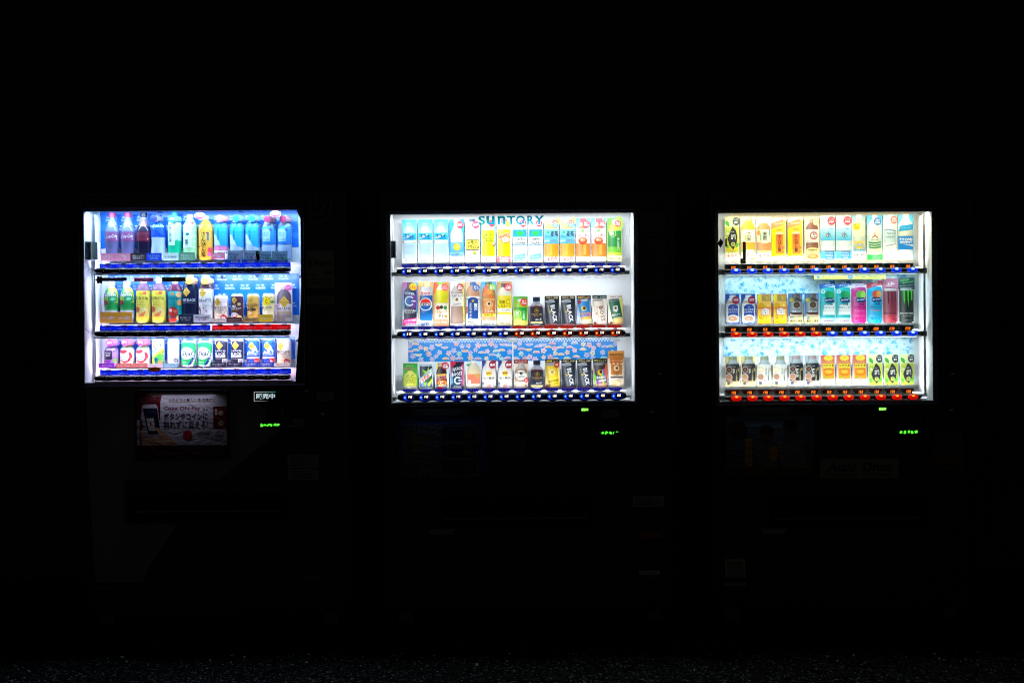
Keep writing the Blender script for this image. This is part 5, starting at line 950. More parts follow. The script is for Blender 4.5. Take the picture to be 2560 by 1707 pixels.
dummy(L, 0, 6, 515, 651, 541, 37, 'pet', [(.66, '#eeb43a'), (1, '#f0c45a')], .925, '#f2f2f6', w_sanpin, 'golden jasmine tea bottle with brush lettering')
def w_ilo1(a): w_ilohas(a, 1)
def w_ilo(a): w_ilohas(a, 0)
dummy(L, 0, 7, 553, 650, 540, 36, 'pet', [(.84, '#c8dcf8'), (1, '#e8f0fa')], .925, '#f4c4dc', w_ilo1, 'blue water bottle with pink peach label', (554.5, 549, '#c86a98', ''), (34, 16, '#ee84a8', '白桃果実\n０糖', '#fbe8f0', -2, 0))
for i, cx in ((8, 592.5), (9, 631.5)):
    dummy(L, 0, i, cx, 650, 540, 36, 'pet', [(.84, '#c8dcf8'), (1, '#e8f4fa')], .925, '#d8f0a0', w_ilo, 'still water bottle with blue cap disc', (cx+3, 549, '#1488e0', ''), (38.5, 37, '#7c8cae', '', '#101820', 1.5 if i == 8 else 3, -16))
for i, cx in ((10, 672.5), (11, 711.5)):
    dummy(L, 0, i, cx, 650, 541, 36, 'square', [(.8, '#b4ccf4'), (1, '#dfe8fa')], .925, '#e8e4f4', w_softwater, 'clear water bottle with maroon cap disc' if i == 10 else 'water bottle with maroon disc beside right wall', (cx+4.5-4, 551.5, '#8c2454', ''), (38.5, 36, '#6a88a8', '', '#101820', -9 if i == 10 else -8, -17))
# the four grey water placards on the tags
for j, (px, dz) in enumerate(((582, 0), (622.5, -.5), (663, 2), (700, 2))):
    g = MB(); x = L.X(px, 640, .062); zt = L.Z(627.5+dz, .062); k = K*1.014; y = .0635
    text3(g, 'Water', x+.002, zt-9*k, 27*k, 8*k, y, (.03, .06, .12), 0, .02); text3(g, '水/量', x+.001, zt-17*k, 17*k, 6.5*k, y, (.03, .06, .12), 0, .015)
    g.box(x-19*k, x+19*k, y, y+.0005, zt-23*k, zt-22*k, (.02, .25, .5)); g.box(x-19*k, x+19*k, y, y+.0005, zt-38*k, zt-23*k, (.01, .04, .25))
    g.box(x-4*k, x+12*k, y-.0004, y, zt-30.5*k, zt-25*k, (.22, .25, .30)); text3(g, '¥130', x+4*k, zt-27.8*k, 12*k, 4*k, y-.0008, (.02, .02, .03), 0, .03); text3(g, 'つめた〜い', x+1*k, zt-34.5*k, 27*k, 4.5*k, y-.0004, (.3, .4, .6), 0, .02)
    if j < 2: g.box(x-18*k, x-14*k, y-.0002, y, zt-7*k, zt-3*k, (.35, .15, .25)); g.box(x+13*k, x+18*k, y-.0002, y, zt-22*k, zt-18*k, (.5, .15, .25))
    else: g.box(x-19*k, x-15*k, y-.0002, y, zt-6*k, zt-2*k, (.02, .2, .08)); g.box(x+9*k, x+18*k, y-.0002, y, zt-22*k, zt-17*k, (.05, .3, .08))
    g.build('water_placard', M['print'], L.root)
# ---- left, middle shelf
for i, cx in ((0, 279), (1, 318.5)):
    dummy(L, 1, i, cx, 806, 702, 37, 'curvy', [(.3, '#f0f4f8'), (.74, '#58b868'), (1, '#dfe8f4')], .905, '#e8ecfa', None, 'green citrus soda bottle with white cap' if i == 0 else 'green citrus soda bottle beside yellow lemon tea', None, (40, 27, '#fbb43c', 'ゴクッと開放感', '#f4f0ff', -1, 0), key='f')
    k = K*1.022
    # its shrink label sits on the upper two thirds
    rt = bpy.data.objects.get('drink_bottle.%03d' % 0)
def fan_label(rt, Wpx, Hpx):
    k = K*(1+.103/D); W, H = Wpx*k, Hpx*k
    def mk(g):
        a = Art(W, H*.56); w_fanta(a); sf = surf_of('curvy', W, H)
        emit_art(g, a, W*.98, (0, 0, H*.34), lambda x, z: sf(x, z+H*.34), rad=lambda z: prof('curvy', min(max(z/H+.34, 0), 1))*W*.492)
    part('wrap_label', 'fanlab', mk, rt, M['print'], (0, 0, 0))
for o in [o for o in C.objects if o.name.startswith('drink_bottle') and 'green citrus' in o.get('label', '')]: fan_label(o, 37, 104)
for i, cx in ((2, 359), (3, 398)):
    dummy(L, 1, i, cx, 806, 696, 37, 'pet', [(.72, '#e8dc60'), (.9, '#8c6a84'), (1, '#e4e4f0')], .925, '#f0f0fa', w_lemontea, 'yellow lemon tea bottle with white cap', None) if i == 2 else dummy(L, 1, i, cx, 806, 696, 37, 'pet', [(.72, '#e8dc60'), (.9, '#9c6a74'), (1, '#e4e4f0')], .925, '#f0f0fa', w_lemontea, 'yellow lemon tea bottle beside teal one', None)
dummy(L, 1, 4, 438.5, 806, 698, 37, 'pet', [(.72, '#1c9898'), (.9, '#6c3450'), (1, '#e4e4f0')], .925, '#f0f0fa', w_peachtea, 'teal peach tea bottle')
dummy(L, 1, 5, 476, 806, 688, 38, 'round', [(.93, '#1c2644'), (1, '#e8ecf8')], .935, '#e8ecf8', w_gblack, 'navy black coffee bottle', (478, 703, '#e0a83c', ''), (36, 19, '#1a2240', '豊かな香りとコク\nザ・ブラック', '#c8ccd8', -6, 0))
dummy(L, 1, 6, 516, 806, 688, 38, 'round', [(.70, '#e0dce0'), (.93, '#5c4450'), (1, '#e8ecf8')], .935, '#e8ecf8', w_glatte, 'white latte bottle with coffee beans', (517, 703.5, '#e8b444', ''), (43, 19, '#f0e8ec', 'まろやかな甘さ\nザ・ラテ', '#2c2024', -5, 0))
def can(m, row, i, cx, yb, yt, W, wrap, desc, body='#e8e8f0', tag=None, kind='can'):
    dummy(m, row, i, cx, yb, yt, W, 'can', [(1, body)], .955, '#d8d8e4', wrap, desc, None, tag, 'can', 'tin')
can(L, 1, 7, 553.5, 806, 739, 35, w_cafeole, 'cream coffee can with red seal', tag=(36, 9, '#f2e8d8', '甘いコーヒー', '#c07828', -1, 0))
can(L, 1, 8, 593.5, 806, 736.5, 31, w_cocoa, 'brown cocoa can with cream swirl', tag=(38, 11, '#5a3030', 'ミルクココア', '#e8d8d0', -3, 0))
can(L, 1, 9, 633.5, 806, 736.5, 31, w_golden, 'golden drip coffee can', tag=(37, 10, '#b89858', '黄金のコク', '#4a3018', -3, 0))
can(L, 1, 10, 672, 806, 735.5, 31, w_sogood, 'cream and yellow lemon can', tag=(34, 18, '#f2cc2a', 'はちみつレモン', '#fbf4d0', -3, 0))
card(L, 1, 11, 709, 806, 708.5, 43, w_biglatte, 'tall pale pink coffee bottle card', d=.105)
# ---- left, bottom shelf
dummy(L, 2, 0, 279.5, 917, 850, 36, 'small', [(.66, '#9c78c4'), (1, '#b48cd8')], .845, '#c8a0e8', w_grape, 'small purple grape juice bottle', (281.5, 855, '#a028d8', 'スッキリ'), (39, 11, '#a43cd0', '１日分の鉄分', '#f0d8fa', -6, 0))
for i, cx in ((1, 319), (2, 358.5)):
    dummy(L, 2, i, cx, 917, 850, 36, 'small', [(.76, '#dfe8f0'), (1, '#e8f0f8')], .845, '#e8f0f8', w_apple, 'small red apple juice bottle beside grape' if i == 1 else 'small red apple juice bottle beside lime can', (319+39.5*(i-1), 854.5, '#e02c7c', '栄養士'), (38, 11, '#f08474', 'りんご果汁', '#fff0e4', -2, 0))
def canp(i, cx, yt, W, wrap, desc, tag=None, body='#e8ecf2'): can(L, 2, i, cx, 917, yt, W, wrap, desc, body, tag)
canp(3, 396, 847, 31, w_fantacan, 'lime green can with question mark', (38, 9, '#f8e8ec', 'レモン＆すだち', '#e88c94', 0, 0))
canp(4, 434, 847, 29, w_chill, 'pale grey relaxation drink can', (36, 10, '#9cccd8', '', '#fff', -2, 0))
canp(5, 473, 852, 38, w_skal, 'green soda can with white badge'); canp(6, 513.5, 850, 38, w_skal, 'green soda can beside black one')
for i, cx in ((7, 554), (8, 594)): canp(i, cx, 848, 32, w_platblack, 'navy black coffee can' if i == 7 else 'navy black coffee can beside blue mountain can', (38, 11, '#2a2c44', '香ばしく濃いコクで\nシャキッと', '#e8e8f0', -3, 0))
for i, cx in ((9, 634), (10, 672.5)): canp(i, cx, 848, 32, w_emerald, 'blue mountain coffee can' if i == 9 else 'blue mountain coffee can beside cream one', (38, 11, '#2a4cb4', '冴え香る豊潤さの\n王道バランス', '#e4ecff', -3, 0))
canp(11, 710.5, 849, 36, w_cafeole, 'cream coffee can beside right wall', (40, 9, '#f2e8d8', '甘いコーヒー', '#c07828', -1, 0))
# ---- middle machine
R0 = [(c_water, 'sky blue mineral water card'), (c_water, 'sky blue mineral water card'), (c_water, 'sky blue mineral water card'), (c_sparkling, 'sparkling lemon water card'), (c_squash, 'clear lemon squash card with navy cap'),
      (c_cclemon, 'bright yellow lemon drink card'), (c_deka, 'orange and yellow vitamin drink card'), (c_dakara, 'green heart sports drink card'), (c_dakara, 'green heart sports drink card'), (c_mugi, 'amber barley tea card'), (c_mugi, 'amber barley tea card'),
      (c_rooibos, 'pink rooibos tea card'), (c_rooibos, 'pink rooibos tea card'), (c_iemon, 'green tea card with circled character')]
for i, (f, t) in enumerate(R0): card(MM, 0, i, 1023.7+39.45*i, 655.5, 547.5, 37, f, t)
R1 = [(c_zone, 'dark energy drink card', 38), (c_pepsi, 'blue and white cola can card', 38), (c_fruit, 'yellow fruit milk card', 37), (c_latte, 'brown latte bottle card', 36), (c_milktea, 'blue-labelled milk tea card', 37), (c_tea, 'orange iced tea card', 37), (c_lemonade, 'yellow lemonade card', 37)]
for i, (f, t, w) in enumerate(R1): card(MM, 1, i, 1025+39.4*i, 814, 704, w, f, t)
def w_premium(a):
    a.R(-.5, .12, .5, .64, '#1c2238'); a.ring(0, .52, .2, .03, '#c8a03c', 20); a.E(0, .52, .1, '#c8a03c'); a.T('PREMIUM', 0, .38, .76, .13, '#c8a468', 0, .01); a.T('BOSS', 0, .315, .36, .08, '#c8a468', 0, .02); a.T('Black', .14, .20, .5, .14, '#e8e4e0', 8, 0, .4); a.R(-.5, .06, .5, .12, '#e0c080')
def premium(row, i, cx, yb, yt): dummy(MM, row, i, cx, yb, yt, 32, 'small', [(.06, '#2c2a34'), (.64, '#232a42'), (.68, '#8c4450'), (.86, '#b8bcc8'), (1, '#1c2a44')], .845, '#1a2844', w_premium, 'small dark coffee bottle with navy cap')
R1b = [(c_iemon_s, 'short green tea card', 1301.5), None, (c_black, 'tilted black coffee can card', 1380), (c_black, 'tilted black coffee can card', 1420.5), (c_rainbow, 'blue coffee can card', 1459.5), (c_aulait, 'cream coffee can card', 1499), (c_greencan, 'dark green coffee can card', 1538.8)]
for j, q in enumerate(R1b):
    if q: card(MM, 1, 7+j, q[2], 814, 741.5-.4*j, 36, q[0], q[1])
premium(1, 8, 1341.3, 813, 743)
R2 = [(c_ccplus, 'green and yellow lemon card', 1026, 906, 36), (c_dew, 'slanted green citrus can card', 1065.2, 908, 34), (c_dekab, 'dark red vitamin bottle card', 1104.7, 904, 34), (c_quick, 'purple and blue energy card', 1143.2, 902, 35), (c_peach, 'pale peach juice card with green leaf', 1183, 904, 37), (c_whitetea, 'white milk tea card', 1222.3, 900, 35), (c_whitetea, 'white milk tea card', 1262.6, 899, 35),
      (c_lattebot, 'cream latte card with red strip', 1302.6, 899, 35), None, (c_bito, 'yellow coffee can card', 1381.2, 898, 36), (c_black, 'tilted black coffee can card', 1421.6, 898, 36), (c_black, 'tilted black coffee can card', 1461, 898, 36), (c_color, 'rainbow coffee can card', 1501, 897.5, 36), (c_caramel, 'tall brown caramel tea card', 1541, 879, 40)]
for i, q in enumerate(R2):
    if q: card(MM, 2, i, q[2], 972, q[3], q[4], q[0], q[1])
premium(2, 8, 1342.3, 971, 902)
# ---- right machine
def c_so_t(a): c_so(a, True)
def c_so_s(a): c_so(a, False)
Q0 = [(c_so_t, 'green tea card with dark leaf', 1830, 540, 36), (c_juroku, 'pale yellow blended tea card', 1870, 540, 37), (c_mugicha, 'amber barley tea card', 1909.5, 541, 37), (c_sanpin, 'bright yellow jasmine tea card', 1947, 544, 36), (c_sanpin, 'bright yellow jasmine tea card', 1988.5, 543, 38), (c_wakocha, 'brown black-tea card', 2030, 542, 37),
      (c_oimizu, 'light blue water card with red disc', 2069.5, 539, 37), (c_oimizu, 'light blue water card with red disc', 2109.5, 539, 38), (c_wilk, 'yellow lemon sparkling card', 2146.5, 538, 34), (c_cider, 'green and white cider card', 2186.5, 539, 38), (c_calpis, 'white milky drink card', 2225.5, 538, 36), (c_pocari, 'blue and white sports drink card', 2264.5, 537, 38)]
for i, q in enumerate(Q0): card(MR, 0, i, q[2], 651, q[3], q[4], q[0], q[1])
Q1 = [(c_royal, 'navy royal milk tea card', 1831, 733, 35), (c_royal, 'navy royal milk tea card', 1870.7, 733, 35), (c_hotlemon, 'yellow hot lemon card', 1911, 734, 35), (c_hotlemon, 'yellow hot lemon card', 1950, 734, 35), (c_browncan, 'grey-brown coffee can card', 1988.5, 733, 35), (c_browncan, 'grey-brown coffee can card', 2029, 733, 35),
      (c_bir_salt, 'teal citrus drink card', 2068, 701, 39), (c_bir_salt, 'teal citrus drink card', 2107, 701, 39), (c_bir_pink, 'magenta guava drink card', 2146.5, 701, 39), (c_bir_blue, 'bright blue fruit drink card', 2186, 700, 39), (c_monpink, 'dark pink energy drink card', 2226, 697, 39), (c_monblack, 'black energy card with green claws', 2266, 695.5, 40)]
for i, q in enumerate(Q1): card(MR, 1, i, q[2], 808.5, q[3], q[4], q[0], q[1])
def c_botblack(a): c_bottlecan(a, '#2e2a30', '#e6d47c', 0)
def c_bottlecan(a, body, back, kind):
    w = kind == 1; ink = '#3a3430' if w else '#d8d4cc'
    a.R(-.5, 0, .5, 1, '#fbe9b8' if kind != 2 else '#eef2f6', back); a.R(-.5, .0, .5, .16, '#f6dc94' if kind != 2 else '#f4f6f8')
    a.B('botcan', .02, .16 if not w else .05, 1, .96, [(.70, body), (.86, '#a4b4bc'), (1, '#8a9478' if kind < 2 else '#a08c90')], .8)
    a.E(-.24, .55, .22, '#d8ccc0' if not w else '#d8c4a0'); a.E(-.24, .55, .19, '#4c342c' if not w else '#e8dcb8'); a.E(-.24, .55, .08, '#7a5c4c' if not w else '#f4f0dc'); a.E(-.26, .30, .24, '#d8ccc4'); a.E(-.26, .30, .2, '#b08468')
    a.V('コクの深味', .28, .36, .12, .84, ink if w else '#c8b878', .015); a.V({0: '微糖', 1: 'カフェオレ'}.get(kind, ''), .12 if w else .08, .46 if w else .50, .14, .60 if w else .36, ink, .02) if kind < 2 else a.T('BLACK', .08, .42, .62, .17, '#f0f0ee', -90, .03)
    a.T('Asahi', .1, .655, .22, .05, ink, 0, .02); a.R(.38, .5, .46, .60, '#b49c5c'); a.E(-.08, .14, .13, '#b89080' if not w else '#f4f0e8'); a.R(-.38, .04, -.18, .14, '#5a5a62'); a.leaf(.02, .2, .1, .08, '#6a3a34', 40)
def c_bcan0(a): c_bottlecan(a, '#2e2a30', '#e2d07a', 0)
def c_bcan1(a): c_bottlecan(a, '#eef0ea', '#e2e8e8', 1)
def c_bcan2(a): c_bottlecan(a, '#182028', '#9cacb4', 2)
Q2 = [(c_bcan0, 'black bottle-can card on yellow'), (c_bcan0, 'black bottle-can card on yellow'), (c_bcan1, 'white café au lait card'), (c_bcan1, 'white café au lait card'), (c_bcan2, 'black coffee bottle-can card on grey'), (c_bcan2, 'black coffee bottle-can card on grey'), (c_kokuuma, 'orange corn soup card'), (c_kokuuma, 'orange corn soup card'), (c_kokuuma, 'orange corn soup card'), (c_so_s, 'short green tea leaf card'), (c_so_s, 'short green tea leaf card'), (c_so_s, 'short green tea leaf card')]
for i, (f, t) in enumerate(Q2): card(MR, 2, i, 1831+39.73*i, 963, 889-.25*i, 35, f, t)
# ------------------------------------------------------------------ backdrops inside the windows
def okinawa(m, px0, px1, py0, py1, name='blue_backdrop', seed=0, dx=0):
    d = BACK-.001; x0, x1 = m.X(px0, (py0+py1)/2, d), m.X(px1, (py0+py1)/2, d); z1, z0 = m.Z(py0, d), m.Z(py1, d); k = K*(1+d/D)
    g = MB(); g.face([(x0, d, z0), (x1, d, z0), (x1, d, z1), (x0, d, z1)], lin('#1a78f2'))
    pw, ph = 38.6*k, 22.6*k; r = 0; z = z1-9*k
    while z > z0+7*k:
        x = x0+(8+dx)*k+(r % 2)*19*k; j = 0
        while x < x1:
            def inx(q): return max(x0+.0005, min(x1-.0005, q))
            a, b = inx(x-13*k), inx(x+14*k)
            if b-a > .006: g.face([(a, d-.0003, z-8*k), (b, d-.0003, z-8*k), (b, d-.0003, z+8*k), (a, d-.0003, z+8*k)], lin('#3286ee'))
            if x0+13*k < x < x1-13*k:
                w = (.8, .84, .92)
                text3(g, 'We', x-6*k, z+3.2*k, 9*k, 4.6*k, d-.0006, w, 0, .04)
                hp = [(16*math.sin(t)**3, 13*math.cos(t)-5*math.cos(2*t)-2*math.cos(3*t)-math.cos(4*t)) for t in [2*PI*(q+.5)/16 for q in range(16)]]
                g.face([(x+5.5*k-u*k*.21, d-.0006, z+3.4*k+v*k*.2) for u, v in hp], w)
                text3(g, 'OKINAWA' if (j+r+seed) % 2 else 'Coca-Cola', x, z-3.6*k, 25*k, 4.6*k, d-.0006, w, 0, .05)
            x += pw; j += 1
        z -= ph; r += 1
    return g.build(name, M['paper'], m.root)
okinawa(ML, 250, 746, 514, 620); okinawa(ML, 271, 748, 686, 789, seed=1, dx=6); okinawa(ML, 292, 738, 844, 899, dx=2)
def flower_sheet(m, px0, px1, seed):
    d = BACK-.001; rs = random.Random(seed); py0, py1 = 848, 902; x0, x1 = m.X(px0, 870, d), m.X(px1, 870, d); z1, z0 = m.Z(py0, d), m.Z(py1, d); k = K*(1+d/D)
    g = MB(); g.face([(x0, d, z0), (x1, d, z0), (x1, d, z1), (x0, d, z1)], lin('#1685d8'))
    # lighter woven band at the top
    for r in range(2):
        for j in range(int((x1-x0)/(3.6*k))):
            if (j+r) % 2 == 0:
                xx = x0+j*3.6*k; g.face([(xx, d-.0002, z1-(3+3.4*r)*k), (min(xx+3.6*k, x1), d-.0002, z1-(3+3.4*r)*k), (min(xx+3.6*k, x1), d-.0002, z1-(.2+3.4*r)*k), (xx, d-.0002, z1-(.2+3.4*r)*k)], lin('#cfeafa'))
    for j in range(18):   # thin drawn water lines
        xx = rs.uniform(x0, x1-40*k); zz = rs.uniform(z0, z1-9*k); g.face([(xx, d-.0002, zz), (xx+36*k, d-.0002, zz), (xx+36*k, d-.0002, zz+.5*k), (xx, d-.0002, zz+.5*k)], lin('#2a9ae4'))
    put = []; cols = ['#e8b0c8', '#c0a4dc', '#f0b890', '#a8d0c8', '#e89aa0', '#b8b0e0', '#f0d0a0']; lay = 0
    for t in range(900):
        x, z = rs.uniform(x0+3*k, x1-3*k), rs.uniform(z0+3*k, z1-10*k)
        if any((x-a)**2*.7+(z-b)**2 < (11.5*k)**2 for a, b in put): continue
        put.append((x, z)); c = lin(rs.choice(cols)); kind = rs.random(); r = rs.uniform(5.2, 6.8)*k; w = lin('#dfeef4'); dk = lin('#5a6aa0'); y = d-.0005-.0001*(lay % 3); lay += 1
        if kind < .6:
            n = rs.choice((5, 5, 6)); a0 = rs.uniform(0, 1)
            def fl(rr): return [(x+rr*(1+.22*math.cos(n*q))*math.cos(q+a0), z+rr*(1+.22*math.cos(n*q))*math.sin(q+a0)) for q in [2*PI*j/30 for j in range(30)]]
            for rr, cc, yy in ((r, w, 0), (r*.86, c, .0001), (r*.36, w, .0002), (r*.2, dk, .0003)):
                g.face([(min(max(a, x0), x1), y-yy, b) for a, b in fl(rr)], cc)
        else:
            up = rs.choice((1, 1, -1))
            for s, cc, yy in ((1, w, 0), (.84, c, .0001), (.5, lin(rs.choice(cols)), .0002)):
                q = [(x+s*9*k*math.cos(t), z+up*s*6.5*k*abs(math.sin(t))**.8-up*2*k) for t in [PI*j/12 for j in range(13)]]
                q = [(min(max(a, x0), x1), b) for a, b in q]
                if up < 0: q = q[::-1]
                g.face([(a, y-yy, b) for a, b in q], cc)
    return g.build('flower_backdrop', M['paper'], m.root)
flower_sheet(MM, 1020.5, 1280.5, 4); flower_sheet(MM, 1283.5, 1543, 9)
for px in (1033, 1281, 1539):
    g = MB(); x = MM.X(px, 855, .146); z = MM.Z(853, .146); g.box(x-.019, x+.019, .1465, .1475, z-.0045, z+.0075, (.75, .78, .8)); text3(g, 'SUNTORY', x, z+.001, .026, .004, .1462, (.3, .55, .68), 0, .02); g.build('shelf_clip', M['print'], MM.root)
def ice_mat(name, c1, c2, c3, scale, coat):
    m, n, l, b = newmat(name); tc = n.new('ShaderNodeTexCoord'); nz = n.new('ShaderNodeTexNoise'); nz.inputs['Scale'].default_value = scale*.5; nz.inputs['Detail'].default_value = 3
    mp = n.new('ShaderNodeVectorMath'); mp.operation = 'MULTIPLY_ADD'; mp.inputs[1].default_value = (.05, .05, .05)
    l.new(tc.outputs['Object'], nz.inputs['Vector']); l.new(nz.outputs['Color'], mp.inputs[0]); l.new(tc.outputs['Object'], mp.inputs[2])
    vo = n.new('ShaderNodeTexVoronoi'); vo.feature = 'SMOOTH_F1'; vo.inputs['Scale'].default_value = scale; vo.inputs['Smoothness'].default_value = .5; l.new(mp.outputs[0], vo.inputs['Vector'])
    no = n.new('ShaderNodeTexNoise'); no.inputs['Scale'].default_value = scale*1.6; no.inputs['Detail'].default_value = 5; no.inputs['Distortion'].default_value = 1.6; l.new(mp.outputs[0], no.inputs['Vector'])
    ad = n.new('ShaderNodeMath'); ad.operation = 'MULTIPLY_ADD'; ad.inputs[1].default_value = .55; l.new(vo.outputs['Distance'], ad.inputs[0]); l.new(no.outputs[0], ad.inputs[2])
    r = n.new('ShaderNodeValToRGB'); e = r.color_ramp.elements; e[0].position = .42; e[0].color = (*lin(c1), 1); e[1].position = .80; e[1].color = (*lin(c3), 1); q = e.new(.60); q.color = (*lin(c2), 1)
    l.new(ad.outputs[0], r.inputs[0]); l.new(r.outputs[0], b.inputs['Base Color']); b.inputs['Roughness'].default_value = .3; b.inputs['Coat Weight'].default_value = coat; b.inputs['Coat Roughness'].default_value = .25
    bp = n.new('ShaderNodeBump'); bp.inputs['Strength'].default_value = .15; bp.inputs['Distance'].default_value = .002; l.new(no.outputs[0], bp.inputs['Height']); l.new(bp.outputs[0], b.inputs['Normal'])
    return m
ICE = ice_mat('icy_print', '#0a84cc', '#58b2dc', '#cce8f4', 42, .6)
for (a, b, c, e) in ((1813, 2288, 687, 760), (1809, 2286, 845, 892)):
    d = .147; g = MB(); g.box(MR.X(a, (c+e)/2, d), MR.X(b, (c+e)/2, d), d, d+.002, MR.Z(e, d), MR.Z(c, d)); g.build('ice_backdrop', ICE, MR.root)
# pale woven backdrop behind the top shelf of the right machine
d = .148; g = MB(); x0, x1, z0, z1 = MR.X(1825, 560, d), MR.X(2284, 560, d), MR.Z(655, d), MR.Z(522, d); g.box(x0, x1, d, d+.0015, z0, z1, lin('#fff0cc'))
for i in range(64):
    for j in range(14):
        if (i+j) % 2: xx = x0+(x1-x0)*(i+.5)/64; zz = z0+(z1-z0)*(j+.5)/14; g.face([(xx-.004, d-.0004, zz-.0012), (xx+.004, d-.0004, zz-.0012), (xx+.004, d-.0004, zz+.0012), (xx-.004, d-.0004, zz+.0012)], lin('#f4c890'))
g.build('woven_backdrop', M['paper'], MR.root)
# yellow-green banner strips hanging from the upper rail of the right machine
def banner(a, b, t, name='banner'):
    def dr(A):
        A.R(-.5, 0, .5, 1, '#b8b83c', '#d2c85a'); A.E(-.36 if t[0] == 'ず' else -.34, .5, .07, '#2a5c9c', .045); A.T("Bireley's", -.355, .5, .12, .03, '#d8e0d0', 10); A.T(t, .08, .5, .62, .075, '#3a4a2a', 0, .015)
    placard(MR, name, a, 687.5, b, 698.5, bgc='#c8c850', d=.07, draw=dr, mat='print')
banner(2035, 2107, 'ずっといっしょ。'); banner(2108, 2214, "Okinawa \"Bireley's\"")
# ---- signs hung in the left window
def oval(px, py, w, t, c='#d02c6c'):
    x, z = ML.at(px, py, .05); r = w*K/2; g = MB()
    pts = [(x+r*math.cos(q), z+r*.62*math.sin(q)) for q in [2*PI*i/24 for i in range(24)]]
    g.prism(pts, .049, .0505, (.75, .6, .7)); g.prism([(x+(a-x)*.93, z+(b-z)*.9) for a, b in pts], .0483, .0489, lin(c)); text3(g, t, x, z, r*1.3, r*.36, .048, (.8, .7, .76), 0, .03); text3(g, 'Okinawa', x, z+r*.36, r*1.0, r*.12, .048, (.75, .6, .68), 0, .01); g.build('hanging_sign', M['print'], ML.root)
oval(499.5, 540, 27, '沖縄限定'); oval(689, 537, 27, '沖縄限定')
def strip(px0, px1, py0, py1, c, t, tc, edge=None):
    x0, z1 = ML.at(px0, py0, .03); x1, z0 = ML.at(px1, py1, .03); g = MB()
    if edge: g.box(x0-.001, x1+.001, .0305, .0315, z0-.001, z1+.001, lin(edge))
    g.box(x0, x1, .029, .0302, z0, z1, lin(c)); text3(g, t, (x0+x1)/2, (z0+z1)/2, (x1-x0)*.78, (z1-z0)*(.66 if '\n' in t else .5), .0286, lin(tc), 0, .03); g.build('hanging_sign', M['tagfilm'], ML.root); return g
strip(255, 317, 692.5, 701.5, '#14080e', '特別ハイビスカス', '#5a2436')
x, z = ML.at(249, 698, .028); g = MB(); pts = [(x+.0155*(1+.18*math.cos(6*q))*math.cos(q), z+.0155*(1+.18*math.cos(6*q))*math.sin(q)) for q in [2*PI*i/36 for i in range(36)]]; g.prism(pts, .0265, .0285, lin('#3c0c1c')); g.build('flower_sign', M['print'], ML.root)
strip(335.5, 384, 694, 702, '#c0246c', '沖縄限定商品\nSold only in OKINAWA', '#f4d8e4', '#c8a8b8')
strip(405.5, 464, 693, 703, '#1a1408', 'Special flavour\nin OKINAWA', '#7a6414', '#3c7484')
# bronze 100 yen coin sign on the lower strip
x, z = ML.at(386, 922.5, .02); g = MB(); pts = [(x+.028*math.cos(q), z+.0108*math.sin(q)) for q in [2*PI*i/24 for i in range(24)]]; g.prism(pts, .0185, .0205, lin('#d8a860')); g.prism([(x+(a-x)*.93, z+(b-z)*.88) for a, b in pts], .0178, .0184, lin('#ffe09c')); text3(g, '100円', x, z, .038, .0108, .0175, lin('#5a1418'), 0, .04); g.build('coin_sign', M['film'], ML.root)
for px, py in ((554.5, 693), (641, 689), (751, 693.5), (743.5, 853), (397, 528), (600, 528)):
    g = MB(); x, z = ML.at(px, py, .13); dome(g, x, z, .134, .0068, .0068, .004, (.12, .14, .3), 0, 14, 3); dome(g, x, z, .1305, .003, .003, .002, (.2, .1, .2), 0, 8, 2); g.build('fixing_screw', M['print'], ML.root)
# grey hinge boxes and wires on the left walls, and the clear corner clip of the left window
def gbox(m, name, px0, py0, px1, py1, y0, y1, mat):
    x0, z1 = m.at(px0, py0, y0); x1, z0 = m.at(px1, py1, y0); g = MB(); g.box(x0, x1, y0, y1, z0, z1, (.5, .5, .55)); return g.build(name, mat, m.root)
gbox(ML, 'latch_box', 213, 602, 227, 647, .01, .06, M['bracket']); gbox(ML, 'latch_plate', 227.5, 603, 244, 648, .03, .06, M['liner'])
gbox(MM, 'latch_box', 976, 600, 989, 642, .01, .04, M['bracket'])
for (m, pts) in ((ML, [(212, 663, .0), (222, 671, .02), (235, 681, .05)]), (ML, [(212, 665, .0), (214, 675, .02), (234, 683, .05)]), (ML, [(212, 818, .0), (222, 828, .02), (236, 838, .05)]), (ML, [(234, 686, .05), (234.5, 760, .05), (235, 820, .05)]), (ML, [(235, 845, .05), (236, 900, .05), (236, 950, .05)]),
                 (MM, [(983, 536, .02), (980, 565, .02), (982, 600, .02)]), (MM, [(985, 990, .02), (988, 975, .02), (993, 990, .02)])):
    g = MB(); g.tube([(m.X(a, b, y), y, m.Z(b, y)) for a, b, y in pts], .0011, (.3, .3, .35)); g.build('wire', M['steel'], m.root)
# uprights of the display frame
for m, px in ((ML, 221), (ML, 237), (MR, 2311), (MM, 982)):
    g = MB(); x = m.X(px, 770, .06); g.box(x-.001, x+.001, .07, .13, m.wz0+.005, m.wz1-.005); g.build('frame_upright', M['liner'], m.root)
